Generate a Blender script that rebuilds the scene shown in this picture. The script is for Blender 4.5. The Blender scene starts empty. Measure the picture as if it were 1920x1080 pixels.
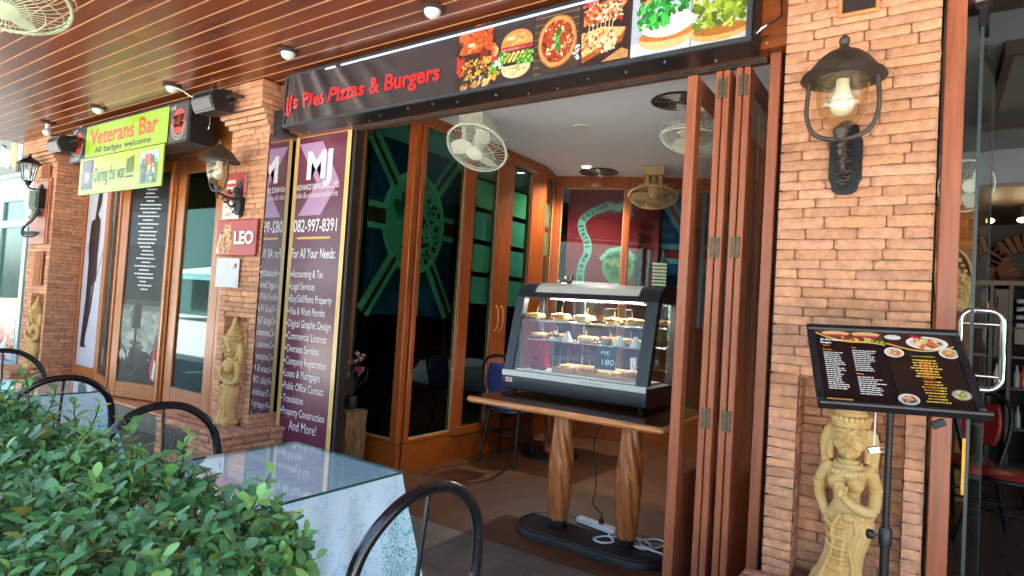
import bpy, bmesh, math, random
from math import sin, cos, pi, radians, sqrt, atan2
from mathutils import Vector, Matrix, noise
random.seed(11)
S = bpy.context.scene
C = S.collection

# ------------------------------------------------------------------ camera
F_PX = 1155.0
cam_d = bpy.data.cameras.new('camera'); cam = bpy.data.objects.new('camera', cam_d); C.objects.link(cam)
cam_d.sensor_width = 36.0; cam_d.lens = 36.0 * F_PX / 1920.0
cam_d.clip_start = 0.05; cam_d.clip_end = 500
yaw, pitch, roll = radians(34.4), radians(1.9), radians(3.54)
fwd = Vector((-sin(yaw) * cos(pitch), cos(yaw) * cos(pitch), sin(pitch)))
rt = Vector((cos(yaw), sin(yaw), 0)); up = rt.cross(fwd)
r2 = cos(roll) * rt + sin(roll) * up; u2 = -sin(roll) * rt + cos(roll) * up
cam.matrix_world = Matrix((
    (r2.x, u2.x, -fwd.x, 0), (r2.y, u2.y, -fwd.y, 0), (r2.z, u2.z, -fwd.z, 1.5), (0, 0, 0, 1)))
S.camera = cam

# ------------------------------------------------------------------ light
SUN_EL, SUN_AZ = radians(70), radians(28)     # azimuth from +Y towards +X: the sun stands behind the building
w = bpy.data.worlds.new('World'); S.world = w; w.use_nodes = True
nt = w.node_tree; bg = nt.nodes['Background']
sky = nt.nodes.new('ShaderNodeTexSky'); sky.sky_type = 'NISHITA'; sky.sun_disc = False
sky.sun_elevation = SUN_EL; sky.sun_rotation = SUN_AZ
sky.air_density = 1.0; sky.dust_density = 3.0; sky.ozone_density = 1.0
nt.links.new(sky.outputs[0], bg.inputs[0]); bg.inputs[1].default_value = 0.15
sl = bpy.data.lights.new('sun', 'SUN'); so = bpy.data.objects.new('sun', sl); C.objects.link(so)
sl.energy = 5.0; sl.angle = radians(0.5); sl.color = (1, .95, .88)
sd = Vector((sin(SUN_AZ) * cos(SUN_EL), cos(SUN_AZ) * cos(SUN_EL), sin(SUN_EL)))
so.rotation_euler = sd.to_track_quat('Z', 'Y').to_euler(); so.location = (3, 10, 12)
S.view_settings.view_transform = 'Standard'; S.view_settings.look = 'None'
S.view_settings.gamma = 1; S.view_settings.use_curve_mapping = False
S.view_settings.exposure = 2.88
S.render.engine = 'CYCLES'
S.cycles.use_denoising = True
S.cycles.max_bounces = 8; S.cycles.diffuse_bounces = 4; S.cycles.glossy_bounces = 4
S.cycles.transmission_bounces = 6; S.cycles.transparent_max_bounces = 24
S.cycles.sample_clamp_indirect = 6; S.cycles.caustics_reflective = False; S.cycles.caustics_refractive = False

# ------------------------------------------------------------------ materials
def lin(c):
    if isinstance(c, str):
        c = c.lstrip('#'); c = [int(c[i:i + 2], 16) / 255 for i in (0, 2, 4)]
        c = [x / 12.92 if x <= .04045 else ((x + .055) / 1.055) ** 2.4 for x in c]
    return (c[0], c[1], c[2], 1.0)

def newmat(name):
    m = bpy.data.materials.new(name); m.use_nodes = True
    n = m.node_tree; return m, n, n.nodes['Principled BSDF']

def mat(name, col, rough=.5, metal=0, var=0.12, scale=6, stretch=(1, 1, 1), bump=0, bscale=40, attr=False,
        dirt=None, dirt_at=.55, dirt_scale=3, coat=0, spec=.5, col2=None, rvar=.1, detail=6):
    """principled surface with noise-driven colour, roughness and bump, in object space"""
    m, n, b = newmat(name); N, L = n.nodes, n.links
    tc = N.new('ShaderNodeTexCoord'); mp = N.new('ShaderNodeMapping'); mp.inputs['Scale'].default_value = stretch
    L.new(tc.outputs['Object'], mp.inputs[0])
    nz = N.new('ShaderNodeTexNoise'); nz.inputs['Scale'].default_value = scale; nz.inputs['Detail'].default_value = detail
    L.new(mp.outputs[0], nz.inputs['Vector'])
    c1 = lin(col)
    if col2 is None:
        a = tuple(max(0, x * (1 - var)) for x in c1[:3]) + (1,); bcol = tuple(min(1, x * (1 + var)) for x in c1[:3]) + (1,)
    else:
        a, bcol = c1, lin(col2)
    rp = N.new('ShaderNodeValToRGB'); rp.color_ramp.elements[0].position = .32; rp.color_ramp.elements[1].position = .68
    rp.color_ramp.elements[0].color = a; rp.color_ramp.elements[1].color = bcol
    L.new(nz.outputs['Fac'], rp.inputs[0]); out = rp.outputs[0]
    if attr:
        at = N.new('ShaderNodeAttribute'); at.attribute_name = 'Col'
        mx = N.new('ShaderNodeMix'); mx.data_type = 'RGBA'; mx.blend_type = 'MULTIPLY'; mx.inputs[0].default_value = 1
        L.new(out, mx.inputs['A']); L.new(at.outputs['Color'], mx.inputs['B']); out = mx.outputs['Result']
    if dirt:
        dn = N.new('ShaderNodeTexNoise'); dn.inputs['Scale'].default_value = dirt_scale; dn.inputs['Detail'].default_value = 8
        dn.inputs['Roughness'].default_value = .65
        L.new(tc.outputs['Object'], dn.inputs['Vector'])
        dr = N.new('ShaderNodeValToRGB'); dr.color_ramp.elements[0].position = dirt_at; dr.color_ramp.elements[1].position = min(1, dirt_at + .18)
        dr.color_ramp.elements[0].color = (0, 0, 0, 1); dr.color_ramp.elements[1].color = (1, 1, 1, 1)
        L.new(dn.outputs['Fac'], dr.inputs[0])
        mx = N.new('ShaderNodeMix'); mx.data_type = 'RGBA'; L.new(dr.outputs[0], mx.inputs[0])
        L.new(out, mx.inputs['A']); mx.inputs['B'].default_value = lin(dirt); out = mx.outputs['Result']
    L.new(out, b.inputs['Base Color'])
    mr = N.new('ShaderNodeMapRange'); mr.inputs['To Min'].default_value = max(0, rough - rvar); mr.inputs['To Max'].default_value = min(1, rough + rvar)
    L.new(nz.outputs['Fac'], mr.inputs['Value']); L.new(mr.outputs[0], b.inputs['Roughness'])
    b.inputs['Metallic'].default_value = metal; b.inputs['Specular IOR Level'].default_value = spec
    if coat: b.inputs['Coat Weight'].default_value = coat; b.inputs['Coat Roughness'].default_value = .14
    if bump:
        bn = N.new('ShaderNodeTexNoise'); bn.inputs['Scale'].default_value = bscale; bn.inputs['Detail'].default_value = 5
        L.new(mp.outputs[0], bn.inputs['Vector'])
        bp = N.new('ShaderNodeBump'); bp.inputs['Strength'].default_value = bump; bp.inputs['Distance'].default_value = .01
        L.new(bn.outputs['Fac'], bp.inputs['Height']); L.new(bp.outputs[0], b.inputs['Normal'])
    return m

def printmat(name, rough=.45, bump=0, spec=.4):
    """printed or painted surface: the colours of the print sit in the mesh"""
    m, n, b = newmat(name); N, L = n.nodes, n.links
    at = N.new('ShaderNodeAttribute'); at.attribute_name = 'Col'
    tc = N.new('ShaderNodeTexCoord'); nz = N.new('ShaderNodeTexNoise'); nz.inputs['Scale'].default_value = 9; nz.inputs['Detail'].default_value = 7
    L.new(tc.outputs['Object'], nz.inputs['Vector'])
    mr = N.new('ShaderNodeMapRange'); mr.inputs['To Min'].default_value = .86; mr.inputs['To Max'].default_value = 1.08
    L.new(nz.outputs['Fac'], mr.inputs['Value'])
    mx = N.new('ShaderNodeMix'); mx.data_type = 'RGBA'; mx.blend_type = 'MULTIPLY'; mx.inputs[0].default_value = 1
    L.new(at.outputs['Color'], mx.inputs['A']); L.new(mr.outputs[0], mx.inputs['B']); L.new(mx.outputs['Result'], b.inputs['Base Color'])
    b.inputs['Roughness'].default_value = rough; b.inputs['Specular IOR Level'].default_value = spec
    if bump:
        bp = N.new('ShaderNodeBump'); bp.inputs['Strength'].default_value = bump; bp.inputs['Distance'].default_value = .01
        L.new(nz.outputs['Fac'], bp.inputs['Height']); L.new(bp.outputs[0], b.inputs['Normal'])
    return m

def foodmat():
    m = printmat('printed_food_photo', .32, spec=.5); n = m.node_tree; N, L = n.nodes, n.links; b = N['Principled BSDF']; src = b.inputs['Base Color'].links[0].from_socket
    tc = N.new('ShaderNodeTexCoord'); a = N.new('ShaderNodeTexNoise'); a.inputs['Scale'].default_value = 75; a.inputs['Detail'].default_value = 8; a.inputs['Roughness'].default_value = .7; a.inputs['Distortion'].default_value = 1.2
    L.new(tc.outputs['Object'], a.inputs['Vector']); r = N.new('ShaderNodeMapRange'); r.inputs['From Min'].default_value = .3; r.inputs['From Max'].default_value = .7; r.inputs['To Min'].default_value = .5; r.inputs['To Max'].default_value = 1.25
    L.new(a.outputs['Fac'], r.inputs['Value']); x = N.new('ShaderNodeMix'); x.data_type = 'RGBA'; x.blend_type = 'MULTIPLY'; x.inputs[0].default_value = .85; L.new(src, x.inputs['A']); L.new(r.outputs[0], x.inputs['B'])
    h = N.new('ShaderNodeHueSaturation'); c = N.new('ShaderNodeMapRange'); c.inputs['To Min'].default_value = .47; c.inputs['To Max'].default_value = .53; L.new(a.outputs['Fac'], c.inputs['Value']); L.new(c.outputs[0], h.inputs['Hue']); L.new(x.outputs['Result'], h.inputs['Color']); L.new(h.outputs[0], b.inputs['Base Color']); return m

def glassmat(name, tint=(.9, .97, .95), f0=.05, rough=0.0, refl=(1, 1, 1)):
    """thin window glass: tinted see-through plus a Schlick mirror, the same from both sides"""
    m, n, b = newmat(name); N, L = n.nodes, n.links; N.remove(b)
    out = N['Material Output']; tr = N.new('ShaderNodeBsdfTransparent'); gl = N.new('ShaderNodeBsdfGlossy')
    tr.inputs[0].default_value = (*tint, 1); gl.inputs[0].default_value = (*refl, 1); gl.inputs['Roughness'].default_value = rough
    lw = N.new('ShaderNodeLayerWeight'); lw.inputs['Blend'].default_value = .5
    p = N.new('ShaderNodeMath'); p.operation = 'POWER'; p.inputs[1].default_value = 5; L.new(lw.outputs['Facing'], p.inputs[0])
    mr = N.new('ShaderNodeMapRange'); mr.inputs['To Min'].default_value = f0; mr.inputs['To Max'].default_value = .95
    L.new(p.outputs[0], mr.inputs['Value'])
    mx = N.new('ShaderNodeMixShader'); L.new(mr.outputs[0], mx.inputs[0]); L.new(tr.outputs[0], mx.inputs[1]); L.new(gl.outputs[0], mx.inputs[2])
    L.new(mx.outputs[0], out.inputs[0]); return m

def emat(name, col, strength):
    m, n, b = newmat(name)
    b.inputs['Base Color'].default_value = lin(col); b.inputs['Emission Color'].default_value = lin(col)
    b.inputs['Emission Strength'].default_value = strength; return m

M = {}
M['brick'] = mat('fired_brick', '#d19a7a', .93, var=.15, scale=26, attr=True, bump=.9, bscale=110, dirt='#a8745a', dirt_at=.56, dirt_scale=5, spec=.15, detail=10)
M['mortar'] = mat('dark_mortar', '#846049', .95, var=.35, scale=20, bump=.6)
M['brick_dark'] = mat('fired_brick_dull', '#9a6242', .9, var=.18, scale=14, attr=True, bump=.5, bscale=70, spec=.2)
M['wood'] = mat('orange_varnished_wood', '#94481c', .34, var=.22, scale=5, stretch=(9, 9, .7), attr=False, coat=.25, bump=.08, bscale=18)
M['wood_h'] = mat('orange_varnished_wood_rail', '#8f4716', .34, var=.22, scale=5, stretch=(.7, 9, 9), coat=.25, bump=.08, bscale=18)
M['bar_wood'] = mat('light_brown_bar_wood', '#a8632e', .36, var=.2, scale=5, stretch=(9, 9, .7), coat=.2, bump=.08, bscale=18)
M['bar_wood_h'] = mat('light_brown_bar_rail', '#a3602b', .36, var=.2, scale=5, stretch=(.7, 9, 9), coat=.2, bump=.08, bscale=18)
M['leaf_wood'] = mat('red_brown_painted_wood', '#a05a3c', .45, var=.22, scale=5, stretch=(9, 9, .6), coat=.1, bump=.06, bscale=20, dirt='#7c4630', dirt_at=.62, dirt_scale=6)
M['plank'] = mat('glossy_ceiling_plank', '#68321a', .23, var=.14, scale=2.5, stretch=(.8, 8, 8), attr=True, coat=0, bump=.04, bscale=10, rvar=.06, spec=.38)
M['bead'] = mat('pale_plank_bead', '#b98a60', .4, var=.2, scale=3, stretch=(.6, 8, 8), coat=.1)
M['table_wood'] = mat('pine_table_edge', '#d08850', .36, var=.2, scale=6, stretch=(.8, 8, 8), coat=.3, bump=.05)
M['table_top'] = mat('dark_table_top', '#4a2a14', .12, var=.25, scale=6, stretch=(.8, 8, 8), coat=.6, rvar=.05)
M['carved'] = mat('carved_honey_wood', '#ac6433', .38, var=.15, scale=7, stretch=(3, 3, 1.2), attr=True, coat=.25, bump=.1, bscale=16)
M['black_metal'] = mat('black_painted_metal', '#131316', .42, var=.3, scale=12, bump=.05, rvar=.12, spec=.35)
M['worn_black'] = mat('worn_black_tube', '#121318', .26, var=.3, scale=10, dirt='#4a4644', dirt_at=.69, dirt_scale=22, coat=.3)
M['black_plastic'] = mat('black_plastic', '#1a1b1f', .4, var=.2, scale=20, bump=.1, bscale=120)
M['char_plastic'] = mat('charcoal_case_shell', '#2a2b32', .38, var=.1, scale=8, rvar=.05)
M['iron'] = mat('weathered_iron', '#443c36', .55, var=.3, scale=14, dirt='#6a5f56', dirt_at=.62, dirt_scale=12, bump=.3, bscale=60, metal=.2)
M['steel'] = mat('brushed_steel', '#b9b9b6', .3, metal=1, var=.12, scale=20, stretch=(1, 1, 8))
M['chrome'] = mat('polished_chrome', '#d8dcda', .07, metal=1, var=.03, scale=3, rvar=.02)
M['white_strip'] = mat('white_metal_strip', '#d4d4d2', .35, var=.05, scale=10)
M['alu'] = mat('brushed_aluminium_edge', '#c9c9cc', .35, metal=.6, var=.06, scale=10)
M['white_enamel'] = mat('white_enamel', '#d9d8d4', .35, var=.05, scale=10)
M['cream'] = mat('cream_plastic', '#d2d7c6', .4, var=.06, scale=9, dirt='#a59d7e', dirt_at=.66, dirt_scale=10)
M['cream_shaded'] = mat('shaded_fan_plastic', '#aebb9c', .4, var=.06, scale=9, dirt='#8a8c6c', dirt_at=.66, dirt_scale=10)  # cream plastic with its shadow painted in as a darker, greener base
M['cream_old'] = mat('yellowed_plastic', '#b99f70', .45, var=.1, scale=9, dirt='#8c6f45', dirt_at=.6, dirt_scale=8)
M['plaster'] = mat('white_plaster', '#e2edf4', .85, var=.03, scale=3, bump=.08, bscale=60)
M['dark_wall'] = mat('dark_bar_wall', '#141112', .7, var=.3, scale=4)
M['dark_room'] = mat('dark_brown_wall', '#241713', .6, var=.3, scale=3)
M['sand'] = mat('yellow_sandstone', '#cc9c52', .85, col2='#dcbe84', scale=9, bump=.35, bscale=130, dirt='#b8832f', dirt_at=.52, dirt_scale=8, spec=.2)
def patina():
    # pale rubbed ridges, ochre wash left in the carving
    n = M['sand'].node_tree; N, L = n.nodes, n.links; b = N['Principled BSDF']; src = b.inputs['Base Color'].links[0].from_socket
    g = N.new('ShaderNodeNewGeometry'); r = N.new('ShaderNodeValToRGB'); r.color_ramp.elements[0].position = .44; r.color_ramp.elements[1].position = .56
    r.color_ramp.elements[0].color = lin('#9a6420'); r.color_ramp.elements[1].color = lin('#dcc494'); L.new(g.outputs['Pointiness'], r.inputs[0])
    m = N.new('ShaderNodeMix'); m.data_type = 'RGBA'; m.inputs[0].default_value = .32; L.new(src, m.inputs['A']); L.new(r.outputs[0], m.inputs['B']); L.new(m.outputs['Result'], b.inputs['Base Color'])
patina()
M['print'] = printmat('printed_sheet')
M['food'] = foodmat()
M['vinyl'] = printmat('printed_vinyl', .26, bump=.2, spec=.5)
M['gloss_print'] = printmat('gloss_print', .22, spec=.5)
M['cloth_print'] = printmat('printed_cloth', .9, bump=.2, spec=.1)
M['glass'] = glassmat('clear_glass', (.95, .98, .97), .022)
M['dark_glass'] = glassmat('tinted_green_glass', (.57, .81, .72), .028)
M['back_glass'] = glassmat('back_window_glass', (.85, .93, .92), .04)
M['shop_glass'] = glassmat('shop_window_glass', (.62, .82, .82), .05, 0, (.85, 1, 1))
M['table_glass'] = glassmat('table_glass', (.94, 1, .985), .05)
M['amber_glass'] = glassmat('amber_lamp_glass', (.92, .86, .70), .06)
def milky():
    n = M['amber_glass'].node_tree; N, L = n.nodes, n.links; o = N['Material Output']; src = o.inputs['Surface'].links[0].from_socket
    t = N.new('ShaderNodeBsdfTranslucent'); d = N.new('ShaderNodeBsdfDiffuse'); t.inputs[0].default_value = lin('#e8cf9c'); d.inputs[0].default_value = lin('#e0c894')
    a = N.new('ShaderNodeMixShader'); a.inputs[0].default_value = .5; L.new(t.outputs[0], a.inputs[1]); L.new(d.outputs[0], a.inputs[2])
    m = N.new('ShaderNodeMixShader'); m.inputs[0].default_value = .1; L.new(src, m.inputs[1]); L.new(a.outputs[0], m.inputs[2]); L.new(m.outputs[0], o.inputs['Surface'])
milky()
M['green_edge'] = mat('green_glass_edge', '#1d5a4e', .1, var=.1, coat=.5)
M['mirror'] = mat('silvered_mirror', '#cfd0d4', .02, metal=1, var=.02, scale=2, rvar=.01)
M['rubber'] = mat('black_rubber', '#0e0e0f', .6, var=.2)
M['hinge'] = mat('tarnished_hinge', '#6a5a48', .5, metal=.5, var=.25, scale=60)
M['frost'] = mat('frosted_bulb_glass', '#dfe4e4', .25, var=.03)
M['lit_bulb'] = emat('lit_bulb', '#fff0dc', 3.0)
M['warm_lit'] = emat('warm_lit_lamp', '#ffdf9a', 1.6)
M['down_lit'] = emat('lit_downlight', '#fff1dc', 4.0)

# ------------------------------------------------------------------ mesh builder
class MB:
    def __init__(s): s.v = []; s.f = []; s.c = []; s.mi = []; s.col = (1, 1, 1)
    def add(s, verts, faces, mi=0, col=None):
        o = len(s.v); s.v += [tuple(x) for x in verts]; cc = col or s.col
        s.c += [cc] * len(verts); s.f += [tuple(o + i for i in f) for f in faces]; s.mi += [mi] * len(faces); return o
    def box(s, x0, x1, y0, y1, z0, z1, b=0, mi=0, col=None):
        x0, x1 = min(x0, x1), max(x0, x1); y0, y1 = min(y0, y1), max(y0, y1); z0, z1 = min(z0, z1), max(z0, z1)
        c = Vector(((x0 + x1) / 2, (y0 + y1) / 2, (z0 + z1) / 2)); h = ((x1 - x0) / 2, (y1 - y0) / 2, (z1 - z0) / 2)
        s.obox(c, (1, 0, 0), (0, 1, 0), (0, 0, 1), h, b, mi, col)
    def obox(s, c, ax, ay, az, h, b=0, mi=0, col=None):
        """box with centre c, axes and half sizes; b chamfers its edges"""
        c, A = Vector(c), [Vector(ax).normalized(), Vector(ay).normalized(), Vector(az).normalized()]
        b = min(b, min(h) * .95); P = {}; V = []
        sg = [(i, j, k) for i in (-1, 1) for j in (-1, 1) for k in (-1, 1)]
        def pt(q, ax_):
            l = [q[t] * (h[t] - (0 if t == ax_ else b)) for t in range(3)]
            return c + A[0] * l[0] + A[1] * l[1] + A[2] * l[2]
        if b <= 0:
            V = [pt(q, 0) for q in sg]
            s.add(V, [(0, 1, 3, 2), (4, 6, 7, 5), (0, 4, 5, 1), (2, 3, 7, 6), (0, 2, 6, 4), (1, 5, 7, 3)], mi, col); return
        for q in sg:
            for t in range(3): P[q, t] = len(V); V.append(pt(q, t))
        Fc = []
        for t in range(3):
            o1, o2 = [k for k in range(3) if k != t]
            for sv in (-1, 1):
                l = []
                for a_, b_ in ((-1, -1), (1, -1), (1, 1), (-1, 1)):
                    q = [0, 0, 0]; q[t] = sv; q[o1] = a_; q[o2] = b_; l.append(P[tuple(q), t])
                Fc.append(l)
        for t in range(3):
            o1, o2 = [k for k in range(3) if k != t]
            for a_ in (-1, 1):
                for b_ in (-1, 1):
                    q0 = [0, 0, 0]; q0[o1] = a_; q0[o2] = b_; q1 = list(q0); q0[t] = -1; q1[t] = 1
                    Fc.append([P[tuple(q0), o1], P[tuple(q1), o1], P[tuple(q1), o2], P[tuple(q0), o2]])
        for q in sg: Fc.append([P[q, 0], P[q, 1], P[q, 2]])
        s.add(V, Fc, mi, col)
    def bar(s, a, b_, w, d=None, up_=(0, 0, 1), bev=0, mi=0, col=None):
        a, b_ = Vector(a), Vector(b_); z = (b_ - a); L = z.length; z.normalize(); u = Vector(up_)
        if abs(z.dot(u)) > .98: u = Vector((1, 0, 0))
        x = u.cross(z).normalized(); y = z.cross(x)
        s.obox((a + b_) / 2, x, y, z, (w / 2, (d or w) / 2, L / 2), bev, mi, col)
    def tube(s, pts, r, n=10, closed=False, caps=True, mi=0, col=None, flat=1.0):
        pts = [Vector(p) for p in pts]; m = len(pts); rs = r if isinstance(r, (list, tuple)) else [r] * m
        T = []
        for i in range(m):
            a = pts[i - 1] if (i > 0 or closed) else pts[i]; b_ = pts[(i + 1) % m] if (i < m - 1 or closed) else pts[i]
            t = (b_ - a); T.append(t.normalized() if t.length > 1e-9 else Vector((0, 0, 1)))
        u = Vector((0, 0, 1)) if abs(T[0].z) < .9 else Vector((1, 0, 0)); V = []
        nrm = (u - T[0] * u.dot(T[0])).normalized()
        for i in range(m):
            nrm = (nrm - T[i] * nrm.dot(T[i]));
            nrm = nrm.normalized() if nrm.length > 1e-6 else T[i].orthogonal().normalized()
            bn = T[i].cross(nrm)
            for k in range(n):
                a = 2 * pi * k / n; V.append(pts[i] + (nrm * cos(a) + bn * sin(a) * flat) * rs[i])
        Fc = []; seg = m if closed else m - 1
        for i in range(seg):
            j = (i + 1) % m
            for k in range(n):
                k2 = (k + 1) % n; Fc.append((i * n + k, i * n + k2, j * n + k2, j * n + k))
        if caps and not closed: Fc += [tuple(range(n))[::-1], tuple((m - 1) * n + k for k in range(n))]
        s.add(V, Fc, mi, col)
    def lathe(s, prof, c=(0, 0, 0), n=24, ax=(0, 0, 1), mi=0, col=None, sx=1, sy=1, caps=True):
        """prof: list of (radius, height along ax)"""
        ax = Vector(ax).normalized(); x = ax.orthogonal().normalized() if abs(ax.z) < .99 else Vector((1, 0, 0)); y = ax.cross(x); c = Vector(c); V = []
        for r, h in prof:
            for k in range(n):
                a = 2 * pi * k / n; V.append(c + ax * h + x * (cos(a) * r * sx) + y * (sin(a) * r * sy))
        Fc = []; m = len(prof)
        for i in range(m - 1):
            for k in range(n):
                k2 = (k + 1) % n; Fc.append((i * n + k, i * n + k2, (i + 1) * n + k2, (i + 1) * n + k))
        if caps:
            if prof[0][0] > 1e-4: Fc.append(tuple(range(n))[::-1])
            if prof[-1][0] > 1e-4: Fc.append(tuple((m - 1) * n + k for k in range(n)))
        s.add(V, Fc, mi, col)
    def ball(s, c, r, n=14, m=9, mi=0, col=None, sc=(1, 1, 1)):
        c = Vector(c); V = []
        for i in range(m + 1):
            t = pi * i / m
            for k in range(n):
                a = 2 * pi * k / n; V.append(c + Vector((sin(t) * cos(a) * r * sc[0], sin(t) * sin(a) * r * sc[1], cos(t) * r * sc[2])))
        Fc = [(i * n + k, i * n + (k + 1) % n, (i + 1) * n + (k + 1) % n, (i + 1) * n + k) for i in range(m) for k in range(n)]
        s.add(V, Fc, mi, col)
    def prism(s, poly, o, ux, uy, d, mi=0, col=None):
        """polygon (u,v) in the plane at o spanned by ux,uy, made solid along their normal by depth d"""
        o, ux, uy = Vector(o), Vector(ux), Vector(uy); nn = ux.cross(uy).normalized(); n = len(poly)
        V = [o + ux * p[0] + uy * p[1] for p in poly] + [o + ux * p[0] + uy * p[1] + nn * d for p in poly]
        Fc = [tuple(range(n))[::-1], tuple(range(n, 2 * n))] + [(i, (i + 1) % n, n + (i + 1) % n, n + i) for i in range(n)]
        s.add(V, Fc, mi, col)
    def poly(s, pts, mi=0, col=None): s.add(pts, [tuple(range(len(pts)))], mi, col)
    def grid(s, fn, nu, nv, mi=0, col=None):
        V = [fn(i / nu, j / nv) for j in range(nv + 1) for i in range(nu + 1)]; q = nu + 1
        s.add(V, [(j * q + i, j * q + i + 1, (j + 1) * q + i + 1, (j + 1) * q + i) for j in range(nv) for i in range(nu)], mi, col)
    def build(s, name, mats, parent=None, world=True, smooth=None, recalc=True):
        me = bpy.data.meshes.new(name); off = Vector(parent_loc(parent)) if (parent and world) else Vector((0, 0, 0))
        me.from_pydata([Vector(p) - off for p in s.v], [], s.f)
        if any(c != (1, 1, 1) for c in s.c):
            at = me.color_attributes.new('Col', 'FLOAT_COLOR', 'POINT')
            at.data.foreach_set('color', [x for c in s.c for x in (c[0], c[1], c[2], 1.0)])
        else:
            at = me.color_attributes.new('Col', 'FLOAT_COLOR', 'POINT'); at.data.foreach_set('color', [1.0] * (4 * len(s.v)))
        for m_ in (mats if isinstance(mats, (list, tuple)) else [mats]): me.materials.append(M[m_] if isinstance(m_, str) else m_)
        me.polygons.foreach_set('material_index', s.mi)
        if recalc:
            bm = bmesh.new(); bm.from_mesh(me); bmesh.ops.recalc_face_normals(bm, faces=bm.faces); bm.to_mesh(me); bm.free()
        if smooth:
            me.polygons.foreach_set('use_smooth', [True] * len(me.polygons)); me.set_sharp_from_angle(angle=radians(smooth))
        me.update(); o = bpy.data.objects.new(name, me); C.objects.link(o)
        if parent: o.parent = parent
        return o

def parent_loc(p):
    l = Vector((0, 0, 0))
    while p is not None: l = l + p.location; p = p.parent
    return l

def thing(name, label, cat, loc=(0, 0, 0), rz=0, group=None):
    o = bpy.data.objects.new(name, None); C.objects.link(o); o.location = loc; o.rotation_euler = (0, 0, rz); o.empty_display_size = .1
    o['label'] = label; o['category'] = cat; o['kind'] = 'thing'
    if group: o['group'] = group
    return o
def tag(o, label, cat, group=None):
    o['label'] = label; o['category'] = cat; o['kind'] = 'thing'
    if group: o['group'] = group
    return o
def struct(o): o['kind'] = 'structure'; return o
def recentre(o):
    """move a one-mesh thing's origin to its own base centre"""
    me = o.data; xs = [v.co for v in me.vertices]
    mn = Vector((min(p.x for p in xs), min(p.y for p in xs), min(p.z for p in xs))); mx = Vector((max(p.x for p in xs), max(p.y for p in xs), max(p.z for p in xs)))
    c = Vector(((mn.x + mx.x) / 2, (mn.y + mx.y) / 2, mn.z)); me.transform(Matrix.Translation(-c)); o.location = c; return o
def dup(root, loc, rz=None, label=None, group=None, name=None):
    def cp(o, par):
        c = o.copy(); C.objects.link(c)
        if par: c.parent = par
        for ch in [x for x in o.children]: cp(ch, c)
        return c
    r = cp(root, None); r.location = loc
    if rz is not None: r.rotation_euler = (0, 0, rz)
    if label: r['label'] = label
    if group: r['group'] = group
    return r

# ------------------------------------------------------------------ lettering and print
def text_polys(txt, offset=0.0):
    cu = bpy.data.curves.new('t', 'FONT'); cu.body = txt; cu.size = 1.0; cu.resolution_u = 3; cu.offset = offset
    ob = bpy.data.objects.new('t', cu); C.objects.link(ob)
    dg = bpy.context.evaluated_depsgraph_get(); dg.update()
    me = bpy.data.meshes.new_from_object(ob.evaluated_get(dg))
    V = [(v.co.x, v.co.y) for v in me.vertices]; Fc = [tuple(p.vertices) for p in me.polygons]
    bpy.data.objects.remove(ob); bpy.data.curves.remove(cu); bpy.data.meshes.remove(me)
    return V, Fc
_TC = {}
class Plane2D:
    """flat print on a plane: o + ux*u + uy*v, layers lifted off by lift along n"""
    def __init__(s, mb, o, ux, uy, lift=.0012, warp=None):
        s.mb, s.o, s.ux, s.uy = mb, Vector(o), Vector(ux), Vector(uy); s.n = s.ux.cross(s.uy).normalized(); s.l = lift; s.warp = warp
    def P(s, u, v, layer):
        p = s.o + s.ux * u + s.uy * v + s.n * (s.l * layer)
        if s.warp: p = p + s.n * s.warp(u, v)
        return p
    def poly(s, pts, col, layer=1):
        s.mb.poly([s.P(u, v, layer) for u, v in pts], 0, lin(col)[:3])
    def rect(s, u0, v0, u1, v1, col, layer=1, nu=1, nv=1):
        cc = lin(col)[:3]
        if nu == 1 and nv == 1: s.poly([(u0, v0), (u1, v0), (u1, v1), (u0, v1)], col, layer)
        else: s.mb.grid(lambda a, b: s.P(u0 + (u1 - u0) * a, v0 + (v1 - v0) * b, layer), nu, nv, 0, cc)
    def ell(s, u, v, ru, rv, col, layer=1, n=18, rot=0, jit=0):
        pts = []
        for k in range(n):
            a = 2 * pi * k / n; q = 1 + random.uniform(-jit, jit); x, y = cos(a) * ru * q, sin(a) * rv * q
            pts.append((u + x * cos(rot) - y * sin(rot), v + x * sin(rot) + y * cos(rot)))
        s.poly(pts, col, layer)
    def text(s, txt, u, v, h, col, layer=2, width=None, align='L', bold=0.0, mirror=False, rot=0, path=None):
        """h = cap height; width fits the line to that length"""
        key = (txt, bold)
        if key not in _TC: _TC[key] = text_polys(txt, bold)
        V, Fc = _TC[key]
        if not V: return
        x0 = min(p[0] for p in V); x1 = max(p[0] for p in V); sy = h / .73; sx = (width / (x1 - x0)) if width else sy
        W = (x1 - x0) * sx; off = {'L': 0, 'C': -W / 2, 'R': -W}[align]; out = []
        for x, y in V:
            a, b = (x - x0) * sx, y * sy
            if mirror: a = W - a
            a += off
            if rot: a, b = a * cos(rot) - b * sin(rot), a * sin(rot) + b * cos(rot)
            out.append(s.P(u + a, v + b, layer))
        s.mb.add(out, Fc, 0, lin(col)[:3])
    def line(s, pts, wd, col, layer=2):
        for (a, b), (c, d) in zip(pts, pts[1:]):
            L = math.hypot(c - a, d - b) or 1e-6; nx, ny = -(d - b) / L * wd / 2, (c - a) / L * wd / 2
            s.poly([(a + nx, b + ny), (a - nx, b - ny), (c - nx, d - ny), (c + nx, d + ny)], col, layer)
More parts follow.
